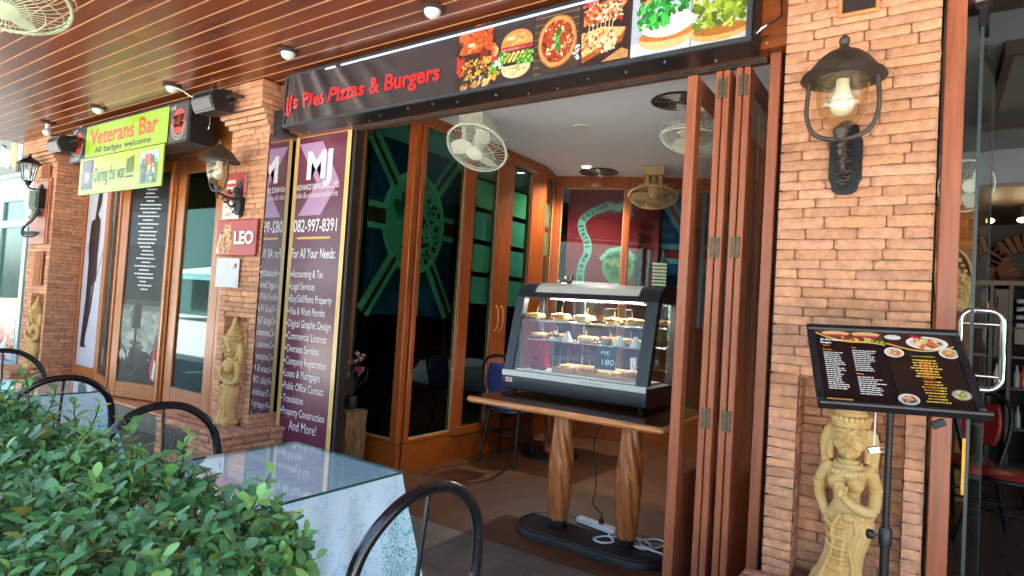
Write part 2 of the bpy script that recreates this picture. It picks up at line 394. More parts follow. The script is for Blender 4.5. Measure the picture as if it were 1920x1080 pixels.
# ================================================================== SETTING
def tilemat(name, c1, c2, grout, sx, rough, swirl=False):
    m, n, b = newmat(name); N, L = n.nodes, n.links
    tc = N.new('ShaderNodeTexCoord')
    nz = N.new('ShaderNodeTexNoise'); nz.inputs['Scale'].default_value = 9 if swirl else 5; nz.inputs['Detail'].default_value = 9; nz.inputs['Roughness'].default_value = .65
    nz.inputs['Distortion'].default_value = .9 if swirl else .6
    L.new(tc.outputs['Object'], nz.inputs['Vector'])
    rp = N.new('ShaderNodeValToRGB'); rp.color_ramp.elements[0].color = lin(c1); rp.color_ramp.elements[1].color = lin(c2)
    rp.color_ramp.elements[0].position = .35; rp.color_ramp.elements[1].position = .7
    L.new(nz.outputs['Fac'], rp.inputs[0])
    br = N.new('ShaderNodeTexBrick'); br.offset = 0; br.inputs['Scale'].default_value = 1
    br.inputs['Brick Width'].default_value = sx; br.inputs['Row Height'].default_value = sx; br.inputs['Mortar Size'].default_value = .004
    br.inputs['Color1'].default_value = (1, 1, 1, 1); br.inputs['Color2'].default_value = (.8, .8, .8, 1); br.inputs['Mortar'].default_value = (.35, .33, .3, 1)
    L.new(tc.outputs['Object'], br.inputs['Vector'])
    mx = N.new('ShaderNodeMix'); mx.data_type = 'RGBA'; mx.blend_type = 'MULTIPLY'; mx.inputs[0].default_value = grout
    L.new(rp.outputs[0], mx.inputs['A']); L.new(br.outputs['Color'], mx.inputs['B']); L.new(mx.outputs['Result'], b.inputs['Base Color'])
    mr = N.new('ShaderNodeMapRange'); mr.inputs['To Min'].default_value = rough - .12; mr.inputs['To Max'].default_value = rough + .12
    L.new(nz.outputs['Fac'], mr.inputs['Value']); L.new(mr.outputs[0], b.inputs['Roughness'])
    bp = N.new('ShaderNodeBump'); bp.inputs['Strength'].default_value = .15; bp.inputs['Distance'].default_value = .01
    L.new(nz.outputs['Fac'], bp.inputs['Height']); L.new(bp.outputs[0], b.inputs['Normal']); return m
M['slate'] = tilemat('grey_slate_tile', '#5a5347', '#7d7566', 1, .62, .5)
M['terracotta'] = tilemat('brown_marbled_floor_tile', '#4c2c18', '#683f22', .55, .6, .48, True)
M['darktile'] = tilemat('dark_dining_floor_tile', '#3a2c22', '#57463a', 1, .45, .3)
M['asphalt'] = mat('pale_concrete', '#cfc9be', .9, var=.2, scale=40, bump=.3)

b = MB(); b.box(-40, 25, .02, 3.29, -.15, 0)
struct(b.build('pavement', 'slate'))
b = MB(); b.box(-60, 45, -60, .02, -.4, -.12)
struct(b.build('road', 'asphalt'))
b = MB(); b.box(-60, 45, 3.29, 40, -.4, -.004)
struct(b.build('ground', 'asphalt'))
b = MB(); b.box(-4.9, -.3, 3.29, 8.2, -.003, .002)
struct(b.build('floor', 'terracotta'))
b = MB(); b.box(-.1, 7, 3.28, 13, -.003, .003)
struct(b.build('dining_floor', 'darktile'))

# ---- planked canopy ceiling
def canopy():
    t = thing('canopy_ceiling', 'glossy reddish brown plank ceiling over the terrace', 'ceiling', (-4, 1.4, 3.32))
    b = MB(); y = .3
    while y < 3.3:
        x = -10.3
        while x < 5:
            L = random.uniform(2.2, 3.6) if x > -10 else random.uniform(.6, 3); k = random.uniform(.8, 1.15)
            b.box(x, min(5, x + L) - .001, y + .004, y + .1185, 3.322, 3.345, .003, 0, (k, k * random.uniform(.94, 1.04), k * random.uniform(.9, 1.05))); x += L
        y += .1225
    b.build('planks', 'plank', t)
    b = MB(); y = .3
    while y < 3.3:
        b.box(-10.3, 5, y - .0032, y + .0034, 3.319, 3.343); y += .1225
    b.build('plank_beads', 'bead', t)
    b = MB(); b.box(-10.3, 5, .2, 3.4, 3.346, 3.42); b.build('ceiling_deck', 'dark_room', t)
    b = MB(); b.box(-10.3, 5, .18, .285, 3.1, 3.42, .01); b.build('fascia', 'leaf_wood', t)
canopy()
# ---- the storey above and the roof: they shade the terrace
t = thing('upper_storey', 'pale plastered upper storey of the shophouse above the canopy', 'building', (-4, 4, 3.43))
b = MB(); b.box(-10.3, 25, 3.12, 13, 3.43, 6.4); b.build('wall', 'plaster', t)

# ---- brick facing
def brick_rows(mb, o, ux, n, W, z0, z1, holes=(), ch=.0468, bl=.212, off=0, prot=.0105, dull=1.0, full=False, seed=1):
    """courses of uneven hand-made bricks over a face: o at its foot, ux along it, n outward"""
    R = random.Random(seed); o, ux, n = Vector(o), Vector(ux), Vector(n); nr = max(1, round((z1 - z0) / ch)); RH = random.Random(int(z0 * 1000) + nr)
    hs = [RH.uniform(.84, 1.18) for _ in range(nr)]; hs = [x * (z1 - z0) / sum(hs) for x in hs]; zc = [z0 + sum(hs[:k]) for k in range(nr + 1)]
    for r in range(nr):
        za, zb = zc[r], zc[r + 1]; zm = (za + zb) / 2
        segs = [(0, W)]
        for (h0, h1, hz0, hz1) in holes:
            if hz0 <= zm <= hz1:
                ns = []
                for a, b_ in segs:
                    if h1 <= a or h0 >= b_: ns.append((a, b_)); continue
                    if h0 > a + .01: ns.append((a, h0))
                    if h1 < b_ - .01: ns.append((h1, b_))
                segs = ns
        for a, b_ in segs:
            x = a; first = True
            while x < b_ - 1e-6:
                L = bl * R.uniform(.72, 1.2)
                if first and (r + off) % 2: L *= .5
                first = False
                if b_ - (x + L) < bl * .3: L = b_ - x
                brick(mb, o, ux, n, x, min(b_, x + L), za, zb, prot * R.uniform(.7, 1.3), R, a == x, x + L >= b_ - 1e-6, dull)
                x += L
def brick(mb, o, ux, n, x0, x1, z0, z1, pr, R, e0, e1, dull):
    g = R.uniform(.0013, .0032); ax0 = x0 + (0 if e0 else g); ax1 = x1 - (0 if e1 else g); az0 = z0 + R.uniform(.0007, .0028); az1 = z1 - R.uniform(.0007, .0028)
    L = ax1 - ax0; nx = max(3, min(9, int(L / .026))); nz = 3
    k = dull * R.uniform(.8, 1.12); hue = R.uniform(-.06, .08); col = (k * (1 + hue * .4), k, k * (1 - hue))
    if R.random() < .08: col = tuple(c * .84 for c in col)
    sd = R.uniform(0, 100); U = Vector((0, 0, 1)); V = []
    skew = R.uniform(-.0028, .0028); tilt = R.uniform(-.004, .004)
    us = [0, .035] + [i / nx for i in range(1, nx)] + [.965, 1]; vs = [0, .16, .5, .84, 1]
    for j, v in enumerate(vs):
        for i, u in enumerate(us):
            edge = (i in (0, len(us) - 1)) + (j in (0, len(vs) - 1))
            p = noise.noise(Vector((u * L * 28 + sd, v * 1.3 + sd, 0))); q = noise.noise(Vector((u * L * 45, sd, v * 2.2)))
            h = pr * (1 if not edge else (.42 if edge == 1 else .15)) + (0.0026 * q + tilt * (u - .5)) * (1 if not edge else .3)
            if (i == 0 and e0) or (i == len(us) - 1 and e1): h = pr * (.86 if j not in (0, 4) else .3)
            x = ax0 + L * u + (0 if (i == 0 and e0) or (i == len(us) - 1 and e1) else .0015 * q)
            z = az0 + (az1 - az0) * v + (.0023 * p + skew * (u - .5) * 2) * (1 if j in (0, 4) else .4)
            V.append(o + ux * x + U * z + n * h)
    for i in (0, len(us) - 1):
        for j in (0, len(vs) - 1):
            if not ((i == 0 and e0) or (i > 0 and e1)): V[j * len(us) + i] = V[j * len(us) + i] + ux * (.0045 if i == 0 else -.0045) + U * (.0035 if j == 0 else -.0035)
    q = len(us); Fc = [(j * q + i, j * q + i + 1, (j + 1) * q + i + 1, (j + 1) * q + i) for j in range(len(vs) - 1) for i in range(q - 1)]
    mb.add(V, Fc, 0, col)

def brick_pillar(label, x0, x1, niche, cap=False, capleft=0, side=True, sidez=None, dy=.34, ledge=(0, 0), seed=1, rotside=1.0, lefts=False):
    """x0..x1 front width at Y = 3.1, niche (x0,x1,z0,z1) with a back at Y = 3.24"""
    YF, YB = 3.1, 3.1 + dy; nx0, nx1, nz0, nz1 = niche
    t = thing('brick_pillar', label, 'pillar', ((x0 + x1) / 2, (YF + YB) / 2, 0), group='brick pillars of the shop front'); g = .012
    b = MB()
    for bx in ((x0, nx0, 0, 3.318), (nx1, x1, 0, 3.318)): b.box(bx[0] + (g if bx[0] == x0 else 0), bx[1] - (g if bx[1] == x1 else 0), YF + g, YB, bx[2], bx[3])
    b.box(nx0, nx1, YF + g, YB, nz1, 3.318); b.box(nx0, nx1, YF + g, YB, 0, nz0); b.box(nx0 - .001, nx1 + .001, YF + .155, YB, nz0 - .001, nz1 + .001)
    b.build('mortar_core', 'mortar', t)
    b = MB(); W = x1 - x0
    brick_rows(b, (x0, YF + g, 0), (1, 0, 0), (0, -1, 0), W, 0, 3.318, [(nx0 - x0, nx1 - x0, nz0, nz1)], seed=seed)
    if side: 
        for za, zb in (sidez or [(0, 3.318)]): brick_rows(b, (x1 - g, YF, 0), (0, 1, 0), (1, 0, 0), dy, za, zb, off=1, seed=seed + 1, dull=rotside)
    if lefts: brick_rows(b, (x0 + g, YB, 0), (0, -1, 0), (-1, 0, 0), dy, 0, 3.318, off=1, seed=seed + 2)
    # niche lining
    brick_rows(b, (nx0, YF + .155, 0), (1, 0, 0), (0, -1, 0), nx1 - nx0, nz0, nz1, seed=seed + 3, prot=.01)
    brick_rows(b, (nx0 - .002, YF, 0), (0, 1, 0), (1, 0, 0), .15, nz0, nz1, seed=seed + 4, prot=.008)
    brick_rows(b, (nx1 + .002, YF + .15, 0), (0, -1, 0), (-1, 0, 0), .15, nz0, nz1, seed=seed + 5, prot=.008)
    b.build('brickwork', 'brick', t, smooth=50)
    if cap:
        b = MB(); steps = [(2.945, 2.99, .03, .025), (2.99, 3.035, .06, .045), (3.035, 3.08, .10, .065), (3.08, 3.318, .145, .095)]
        for za, zb, ex, ey in steps:
            brick_rows(b, (x0 - ex, YF - ey + g, 0), (1, 0, 0), (0, -1, 0), W + ex, za, zb, seed=int(za * 100), ch=.045)
            brick_rows(b, (x1 - g, YF - ey, 0), (0, 1, 0), (1, 0, 0), ey + .03 if za < 3.07 else ey + dy, za, zb, seed=int(za * 101), ch=.045)
            brick_rows(b, (x0 - ex + g, YF + .12, 0), (0, -1, 0), (-1, 0, 0), ey + .12, za, zb, seed=int(za * 102), ch=.045)
        b.build('capital', 'brick', t, smooth=50)
        b = MB()
        for za, zb, ex, ey in steps: b.box(x0 - ex + g, x1 - g, YF - ey + g, YF + g, za, zb - .0005)
        b.build('capital_core', 'mortar', t)
    if ledge[1]:
        la, lb = ledge; b = MB(); yf = 2.79
        brick_rows(b, (la, yf + g, 0), (1, 0, 0), (0, -1, 0), lb - la, 0, .355, [(.1, .52, .1, .29)] if cap else (), seed=seed + 7)
        brick_rows(b, (lb - g, yf, 0), (0, 1, 0), (1, 0, 0), .56, 0, .355, seed=seed + 8)
        # top course, bricks laid flat
        R = random.Random(seed + 9); yy = yf - .01
        for r in range(3):
            xx = la - .01; ye = yy + (.108 if r < 2 else .1)
            while xx < lb + .012:
                L = R.uniform(.15, .24); xe = min(lb + .012, xx + L)
                k = R.uniform(.85, 1.1); b.box(xx + .002, xe - .002, yy + .002, ye - .002, .33, .36 + R.uniform(-.003, .003), .008, 0, (k, k, k)); xx += L
            yy = ye
        yy = yf + .32
        while yy < yf + .56:
            ye = yy + .11; k = R.uniform(.85, 1.1)
            if lb > x1 + .02: b.box(x1 + .006, lb + .012, yy + .002, ye - .002, .33, .36, .008, 0, (k, k, k))
            yy = ye
        b.build('ledge', 'brick', t, smooth=50)
        b = MB(); b.box(la + g, lb - g, yf + g, YF + .01, 0, .34); b.box(max(x1, la), lb - g, YF + .01, yf + .55, 0, .34); b.build('ledge_core', 'mortar', t)
        if cap:
            b = MB(); R = random.Random(4); zz = .1
            for r in range(3):
                xx = la + .1
                while xx < la + .51:
                    L = R.uniform(.1, .2); xe = min(la + .52, xx + L); b.box(xx, xe - .003, yf + .001, yf + .03, zz, zz + .06, .006); xx += L
                zz += .0635
            b.build('black_stone_inset', M['iron'], t)
    return t
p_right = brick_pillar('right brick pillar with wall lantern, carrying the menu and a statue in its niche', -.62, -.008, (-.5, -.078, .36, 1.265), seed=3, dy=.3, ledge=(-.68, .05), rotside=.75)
p_mid = brick_pillar('middle brick pillar with mirrored side and red beer sign, stepped out at the top', -5.3, -4.735, (-5.2, -4.83, .36, 1.285), cap=True, sidez=[(0, .47), (2.87, 3.08)], ledge=(-5.62, -4.58), seed=31)
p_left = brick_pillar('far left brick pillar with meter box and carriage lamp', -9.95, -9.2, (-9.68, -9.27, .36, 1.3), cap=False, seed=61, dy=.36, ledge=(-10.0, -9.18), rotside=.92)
# left pillar's own stepped top and timber backboard
b = MB()
for i, (za, zb, ex, ey) in enumerate([(3.0, 3.045, .04, .03), (3.045, 3.09, .07, .05), (3.09, 3.135, .1, .07), (3.135, 3.318, .14, .1)]):
    brick_rows(b, (-9.95 - ex, 3.112 - ey, 0), (1, 0, 0), (0, -1, 0), .75 + ex, za, zb, seed=70 + i, ch=.045)
    brick_rows(b, (-9.212, 3.1 - ey, 0), (0, 1, 0), (1, 0, 0), ey + .02, za, zb, seed=80 + i, ch=.045)
b.build('capital', 'brick', p_left, smooth=50)
b = MB()
for za, zb, ex, ey in [(3.0, 3.045, .04, .03), (3.045, 3.09, .07, .05), (3.09, 3.135, .1, .07), (3.135, 3.318, .14, .1)]: b.box(-9.95 - ex + .01, -9.212, 3.112 - ey, 3.11, za, zb)
b.build('capital_core', 'mortar', p_left)
b = MB(); b.box(-9.86, -9.34, 3.07, 3.086, 1.95, 2.76, .004); b.box(-9.3, -9.27, 3.07, 3.09, 1.95, 2.8, .004); b.build('backboard', 'leaf_wood', p_left)
for z0, z1, x0 in ((2.8, 2.97, -9.62), (1.42, 1.85, -9.6)):
    b = MB(); b.box(x0, x0 + .27, 3.072, 3.087, z0, z1, .004); b.box(x0 + .05, x0 + .22, 3.066, 3.0715, z0 + .05, z1 - .05, .003); b.build('recessed_panel', 'brick_dark', p_left)
# mirror on the middle pillar's side
b = MB(); b.box(-4.734, -4.726, 3.112, 3.42, .47, 2.865); b.build('mirror_panel', 'mirror', p_mid)

# ---- room of the middle shop: ceiling, side wall right, door frame
IC = 3.17
b = MB(); b.box(-4.9, -.3, 3.42, 8.2, IC, IC + .08)
t = tag(b.build('white_ceiling', 'plaster'), 'smooth white ceiling inside the burger shop', 'ceiling')
b = MB(); b.box(-.3, -.24, 3.42, 8.2, 0, IC)
for y in [3.6 + .3 * i for i in range(15)]: b.box(-.318, -.301, y, y + .27, .05, IC - .05, .004)
tag(b.build('panelled_side_wall', 'leaf_wood'), 'brown panelled wall behind the folded doors', 'wall')
t = thing('opening_surround', 'orange brown timber frame with sliding track around the shop opening', 'door frame', (-2.6, 3.32, 0))
b = MB(); b.box(-4.73, -.622, 3.2, 3.42, 2.885, 3.18, .004); b.build('head_beam', 'wood_h', t)
b = MB(); b.box(-4.73, -.622, 3.2, 3.30, 3.181, 3.319); b.build('upper_board', 'leaf_wood', t)
b = MB(); b.box(-3.9, -.75, 3.3, 3.34, 2.868, 2.884); b.box(-3.9, -.75, 3.309, 3.331, 2.858, 2.867); b.build('track', 'iron', t)
b = MB(); b.box(-.725, -.672, 3.26, 3.36, 0, 2.884, .004); b.build('jamb', 'leaf_wood', t)
b = MB(); b.box(-.67, -.622, 3.3, 3.44, 0, 2.884, .004); b.build('jamb_backing', 'dark_room', t)
b = MB(); b.box(-3.968, -3.935, 3.36, 3.44, 0, 2.884, .004); b.build('jamb', 'dark_room', t)
b = MB(); b.box(-4.72, -3.96, 3.392, 3.42, 0, 2.884); b.build('blind_panel', 'dark_room', t)

# ---- glazed partition on the left of the room: a front pane, a long side and angled back panes
def glazed(t, a, b_, panes, post=.085, sill=.30, top=3.085, depth=.06, base=True, glass='dark_glass', door=()):
    """framing from ground point a to b_, panes = fractions along it where posts stand"""
    a, b_ = Vector((*a, 0)), Vector((*b_, 0)); d = b_ - a; L = d.length; ux = d.normalized(); n = Vector((ux.y, -ux.x, 0))
    def ob(mb, u0, u1, z0, z1, th, offn=0, bev=.004):
        c = a + ux * ((u0 + u1) / 2) + n * offn; c.z = (z0 + z1) / 2
        mb.obox(c, ux, n, (0, 0, 1), ((u1 - u0) / 2, th / 2, (z1 - z0) / 2), bev)
    if base:
        mb = MB(); ob(mb, 0, L, 0, sill - .035, depth * .8); ob(mb, 0, L, sill - .03, sill, depth); mb.build('base_panel', 'wood_h', t)
    mb = MB(); ob(mb, 0, L, top, IC - .001, depth + .006); mb.build('top_rail', 'wood_h', t)
    for (u, wd) in panes:
        mb = MB(); ob(mb, u, u + wd, sill + .0005, top - .0005, depth + .003); mb.build('post', 'wood', t)
    us = sorted(panes)
    for i, ((u, wd), (u2, w2)) in enumerate(zip(us, us[1:])):
        mb = MB(); ob(mb, u + wd + .001, u2 - .001, sill + .001, top - .001, .006, 0, 0); gp = mb.build('glass_pane', glass, t)
        mb = MB(); e = .012
        for q in (1, -1):
            ob(mb, u + wd + .001, u + wd + e, sill + .001, top - .001, .009, q * .0125, .002); ob(mb, u2 - e, u2 - .001, sill + .001, top - .001, .009, q * .0125, .002)
            ob(mb, u + wd + e, u2 - e, sill + .001, sill + e, .009, q * .0125, .002); ob(mb, u + wd + e, u2 - e, top - e, top - .001, .009, q * .0125, .002)
        mb.build('glazing_bead', 'bead', gp)
part = thing('glazed_partition', 'orange timber partition with tall dark glass panes down the left of the shop', 'partition', (-3.8, 5, 0))
glazed(part, (-4.5, 3.9), (-3.75, 3.9), [(.03, .05), (.665, .085)])
glazed(part, (-3.77, 3.95), (-3.77, 6.02), [(.0, .055), (.62, .165), (1.165, .275), (1.8, .27)])
# the pair of doors set in the long side stands slightly proud
for y0, y1 in ((4.585, 5.135), (5.17, 5.74)):
    for z0, z1 in ((.255, .335), (3.02, 3.1)): b = MB(); b.box(-3.73, -3.714, y0, y1, z0, z1, .003); b.build('door_rail', 'wood_h', part)
for y in (5.13, 5.215):
    b = MB(); b.tube([(-3.70, y, 1.26), (-3.672, y, 1.29), (-3.66, y, 1.36), (-3.66, y, 1.42), (-3.672, y, 1.49), (-3.70, y, 1.52)], .009); b.build('handle', 'table_wood', part, smooth=60)
glazed(part, (-3.77, 6.02), (-3.93, 6.54), [(.0, .06), (.46, .085)])
part2 = thing('glazed_partition', 'orange timber partition with wide glass panes across the back of the shop', 'partition', (-2.5, 7, 0))
glazed(part2, (-3.93, 6.54), (-3.08, 6.86), [(.0, .1), (.87, .04)], top=3.03, glass='back_glass')
glazed(part2, (-3.08, 6.86), (-.3, 8.1), [(.0, .03), (2.4, .08)], top=3.03, glass='back_glass')

# ---- dark bar room behind the glass
t = thing('bar_room', 'dark unlit bar interior behind the glass panes', 'room', (-7, 7, 0))
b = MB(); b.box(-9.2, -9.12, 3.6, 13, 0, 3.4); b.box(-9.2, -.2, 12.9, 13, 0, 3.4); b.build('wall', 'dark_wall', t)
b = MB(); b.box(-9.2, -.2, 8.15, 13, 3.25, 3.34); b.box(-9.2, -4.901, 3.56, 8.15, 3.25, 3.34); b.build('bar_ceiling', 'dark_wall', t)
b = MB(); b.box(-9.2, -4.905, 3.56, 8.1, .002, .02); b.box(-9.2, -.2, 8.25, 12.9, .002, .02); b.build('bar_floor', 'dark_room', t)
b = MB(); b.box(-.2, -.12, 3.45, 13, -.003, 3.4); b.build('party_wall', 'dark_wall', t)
# ================================================================== SIGNS AND BOARDS
def shade(c, k):
    c = lin(c)[:3]; return tuple(min(1, x * k) for x in c)
def blobs(pl, n, u0, v0, u1, v1, r, cols, layer, R, flat=.7, inside=None, n_side=7):
    for _ in range(n):
        u, v = R.uniform(u0, u1), R.uniform(v0, v1)
        if inside and not inside(u, v): continue
        q = R.uniform(.5, 1.2); pl.ell(u, v, r * q, r * q * flat, R.choice(cols), layer + R.uniform(0, .9), n_side, R.uniform(0, 3), .3)
def bun(pl, u, v, w, h, cols, layer, R, top=True):
    pts = [(u - w / 2, v)] + [(u - w / 2 * cos(a), v + h * sin(a) ** .8) for a in [pi * k / 14 for k in range(1, 14)]] + [(u + w / 2, v)]
    if not top: pts = [(a, 2 * v - b_) for a, b_ in pts]
    pl.poly(pts, cols[0], layer)
    s = 1 if top else -1
    for k in range(26):
        a, r_ = R.uniform(.3, 2.84), R.uniform(.2, .85); x, y = u - w / 2 * r_ * cos(a), v + s * h * r_ * sin(a)
        pl.ell(x, y, w * R.uniform(.03, .09), h * R.uniform(.05, .1), R.choice(cols[1:]), layer + .4 + R.random() * .3, 7, R.uniform(-.4, .4), .3)
def burger(pl, u, v, w, h, R, fiery=False):
    bc = ['#c98a4c', '#dca867', '#b87338', '#e2b878'] if not fiery else ['#c0542a', '#d96b34', '#a63f1c', '#e39a64']
    bun(pl, u, v + h * .66, w, h * .34, bc, 2, R)
    pl.ell(u - w * .2, v + h * .84, w * .12, h * .04, '#f3d9b0', 3.2, 10); 
    if fiery:
        pl.rect(u - w * .48, v + h * .5, u + w * .46, v + h * .67, '#3a211b', 2)
        blobs(pl, 110, u - w * .46, v + h * .18, u + w * .46, v + h * .55, w * .05, ['#dca448', '#e8b75c', '#8a5424', '#c98a3a', '#5d3317'], 2.5, R)
        blobs(pl, 30, u - w * .46, v + h * .08, u + w * .46, v + h * .28, w * .05, ['#2b201a', '#51402a', '#8fae4a', '#e6d7a0', '#3a2c22'], 3.5, R)
        blobs(pl, 20, u - w * .45, v, u + w * .45, v + h * .09, w * .08, ['#b98754', '#d8ab78', '#a06a3c'], 3, R)
    else:
        pl.rect(u - w * .5, v + h * .58, u + w * .5, v + h * .67, '#8d3030', 2.2)
        for k in range(5): pl.ell(u - w * .38 + k * w * .19, v + h * .61, w * .12, h * .03, R.choice(['#c44a46', '#d9736c', '#a83436']), 2.6, 10)
        pl.rect(u - w * .46, v + h * .33, u + w * .46, v + h * .57, '#5b3a26', 2)
        for k in range(5):
            x = u - w * .4 + k * w * .14; pl.poly([(x, v + h * .36), (x + w * .05, v + h * .33), (x + w * .24, v + h * .52), (x + w * .17, v + h * .55)], R.choice(['#d8c05a', '#c7ab42', '#e3d27c']), 2.6)
        blobs(pl, 40, u + w * .05, v + h * .28, u + w * .52, v + h * .5, w * .055, ['#4fae3a', '#76cf52', '#3a8a2a', '#9be07a'], 3, R)
        blobs(pl, 22, u - w * .55, v + h * .26, u - w * .3, v + h * .56, w * .055, ['#4fae3a', '#76cf52', '#3a8a2a', '#e8efd8'], 3, R)
        bun(pl, u, v + h * .27, w * .92, h * .27, ['#dcc79a', '#c9a96c', '#e9dcba', '#b5884e'], 2.4, R, False)
def pizza(pl, u, v, r, R, rv=None):
    rv = rv or r
    pl.ell(u, v, r, rv, '#b4713a', 2, 28, 0, .02); pl.ell(u, v, r * .93, rv * .93, '#d29a5c', 2.4, 28, 0, .02); pl.ell(u, v, r * .82, rv * .82, '#9c3f24', 2.8, 26, 0, .03)
    def ins(a, b_): return ((a - u) / r) ** 2 + ((b_ - v) / rv) ** 2 < .62
    blobs(pl, 260, u - r, v - rv, u + r, v + rv, r * .085, ['#e3b272', '#c9542f', '#8f2c1c', '#f0d49c', '#5c2a18', '#d97b4c', '#b03a26'], 3, R, .7, ins)
    blobs(pl, 90, u - r, v - rv, u + r, v + rv, r * .04, ['#2b1710', '#f4e3bd', '#7b2417'], 4.2, R, .7, ins)
def salad(pl, u0, v0, u1, v1, R, cols, n, r):
    blobs(pl, n, u0, v0, u1, v1, r, cols, 3, R, .75, None, 8)

def food_banner():
    X0, X1, Z0, Z1, Y = -4.415, -.76, 2.85, 3.275, 3.0
    t = thing('shop_banner', 'long black light box banner with red pie and burger lettering and food pictures', 'sign', (-2.6, 3.1, 2.85))
    b = MB(); b.box(X0, X1, Y + .012, 3.198, Z0, Z0 + .03, .003); b.box(X0, X1, Y + .012, 3.198, Z1, Z1 + .02, .003); b.box(X0, X1, Y + .05, 3.198, Z0 + .0305, Z1 - .001)
    bx = b.build('box', 'black_plastic', t)
    b = MB(); fw = .026
    b.box(X0, X1, Y - .004, Y + .012, Z0, Z0 + fw, .003); b.box(X0, X1, Y - .004, Y + .012, Z1 - fw * .7, Z1, .003); b.box(X0, X0 + fw * .8, Y - .004, Y + .012, Z0 + fw, Z1 - fw * .7, .003); b.box(X1 - fw, X1, Y - .004, Y + .012, Z0 + fw, Z1 - fw * .7, .003)
    b.build('frame', mat('slate_grey_frame', '#3a4046', .4, var=.15, metal=.3), t)
    b = MB(); b.box(X0 + .5, X1 - .03, Y - .0045, Y + .0, Z1 - fw * .7 - .0125, Z1 - fw * .7 - .0015); b.build('light_strip', emat('cool_light_strip', '#cfe2ff', .17), t)
    b = MB(); R = random.Random(5)
    for k in range(16): b.ball((X0 + .12 + k * .24 + R.uniform(-.05, .05), R.choice([3.06, 3.1, 3.16]), Z0 - .002), .007, 8, 5)
    b.build('screws', 'steel', bx)
    def warp(u, v):
        x = u - X0; f = max(0, 1 - x / 1.55)
        s = sum(a * math.exp(-(((x - c - (v - 3.06) * k) / w_) ** 2)) for c, k, w_, a in ((.16, -.25, .045, .018), (.3, -.5, .05, .02), (.52, -.7, .06, .022), (.82, -.9, .06, .02), (1.08, -1.0, .065, .018), (1.3, -1.1, .07, .012)))
        return -.004 + s * min(1, f * 1.6) + .003 * sin(x * 9) * f
    b = MB(); pl = Plane2D(b, (0, Y + .005, 0), (1, 0, 0), (0, 0, 1), .0005, warp)
    pl.rect(X0 + .02, Z0 + .02, X1 - .02, Z1 - .015, '#352d31', 0, 420, 16)
    pl.text("JJ's Pies Pizzas & Burgers", X0 + .012, 2.984, .116, '#d8262b', 11, 1.66, 'L', .022)
    bt = b; b = MB(); pl = Plane2D(b, (0, Y + .005, 0), (1, 0, 0), (0, 0, 1), .0005, warp)
    R = random.Random(21)
    # burger in flames, burger
    pl.rect(-2.605, 2.875, -2.3, 3.262, '#33211d', 1)
    blobs(pl, 40, -2.57, 3.05, -2.32, 3.255, .05, ['#a83a20', '#c4502c', '#7d2a18', '#d9683a'], 1.2, R)
    blobs(pl, 8, -2.6, 2.98, -2.55, 3.1, .025, ['#c03a2c', '#a82c22'], 1.5, R)
    burger(pl, -2.44, 2.885, .245, .33, R, True)
    pl.ell(-2.30, 3.09, .03, .035, '#d9a46c', 1.3); pl.ell(-2.30, 3.04, .028, .02, '#b8304a', 1.5); blobs(pl, 14, -2.32, 2.94, -2.27, 3.02, .02, ['#4fae3a', '#e8efd8', '#3a8a2a'], 2, R); blobs(pl, 8, -2.33, 2.92, -2.25, 2.96, .02, ['#d8a23c', '#c48a2c'], 2, R)
    burger(pl, -2.135, 2.895, .235, .3, R)
    # pizza on boards
    pl.rect(-2.005, 2.88, -1.71, 3.258, '#3d3029', 1)
    for k in range(9): pl.rect(-2.005, 2.885 + k * .042, -1.71 if k > 4 else -1.96, 2.891 + k * .042, '#7c6c5c', 1.3)
    pizza(pl, -1.85, 3.065, .132, R, .155)
    blobs(pl, 12, -1.735, 2.93, -1.7, 3.03, .012, ['#dfe6ee', '#aebccc', '#c8d0dc'], 3, R)
    for k in range(3): pl.ell(-1.845 + R.uniform(-.008, .008), 3.03 + k * .045, .017, .026, ['#2f8a3a', '#46b04c', '#2a7030'][k], 6, 10)
    # pizza slice
    pl.rect(-1.69, 2.88, -1.4, 3.256, '#2d1d1b', 1)
    pl.poly([(-1.68, 2.93), (-1.46, 3.0), (-1.42, 3.06), (-1.56, 3.09), (-1.69, 3.07)], '#e0b478', 2); pl.poly([(-1.68, 2.9), (-1.44, 2.985), (-1.415, 3.06), (-1.45, 3.02), (-1.68, 2.935)], '#9a5226', 2.4)
    pl.poly([(-1.44, 2.95), (-1.4, 2.93), (-1.4, 2.89), (-1.56, 2.89)], '#b98a5c', 1.6)
    blobs(pl, 130, -1.68, 2.95, -1.48, 3.07, .013, ['#f3dfae', '#e9c98c', '#c9663c', '#f7ecd0', '#8c4424'], 2.8, R)
    pl.poly([(-1.68, 3.11), (-1.5, 3.12), (-1.42, 3.2), (-1.45, 3.25), (-1.6, 3.22), (-1.68, 3.2)], '#d88a54', 2)
    blobs(pl, 130, -1.67, 3.11, -1.44, 3.23, .013, ['#f3dfae', '#f7ecd0', '#c9552f', '#5c3018', '#a83a24'], 2.8, R)
    for k in range(7): pl.line([(-1.64 + k * .024, 3.12), (-1.645 + k * .024 + R.uniform(-.006, .006), 3.05)], .004, '#efd9a6', 3)
    blobs(pl, 8, -1.68, 3.2, -1.6, 3.25, .02, ['#b03426', '#d05a44'], 3.6, R)
    # two green bagels
    pl.rect(-1.385, 2.872, -1.062, 3.257, '#a9b6c8', 1); pl.rect(-1.385, 2.872, -1.062, 2.95, '#c3ccd6', 1.2)
    pl.ell(-1.19, 2.955, .15, .06, '#d9b880', 2, 24); pl.ell(-1.19, 2.975, .152, .035, '#b9763a', 2.4, 24); pl.ell(-1.19, 3.03, .145, .07, '#dfeeda', 2.8, 24)
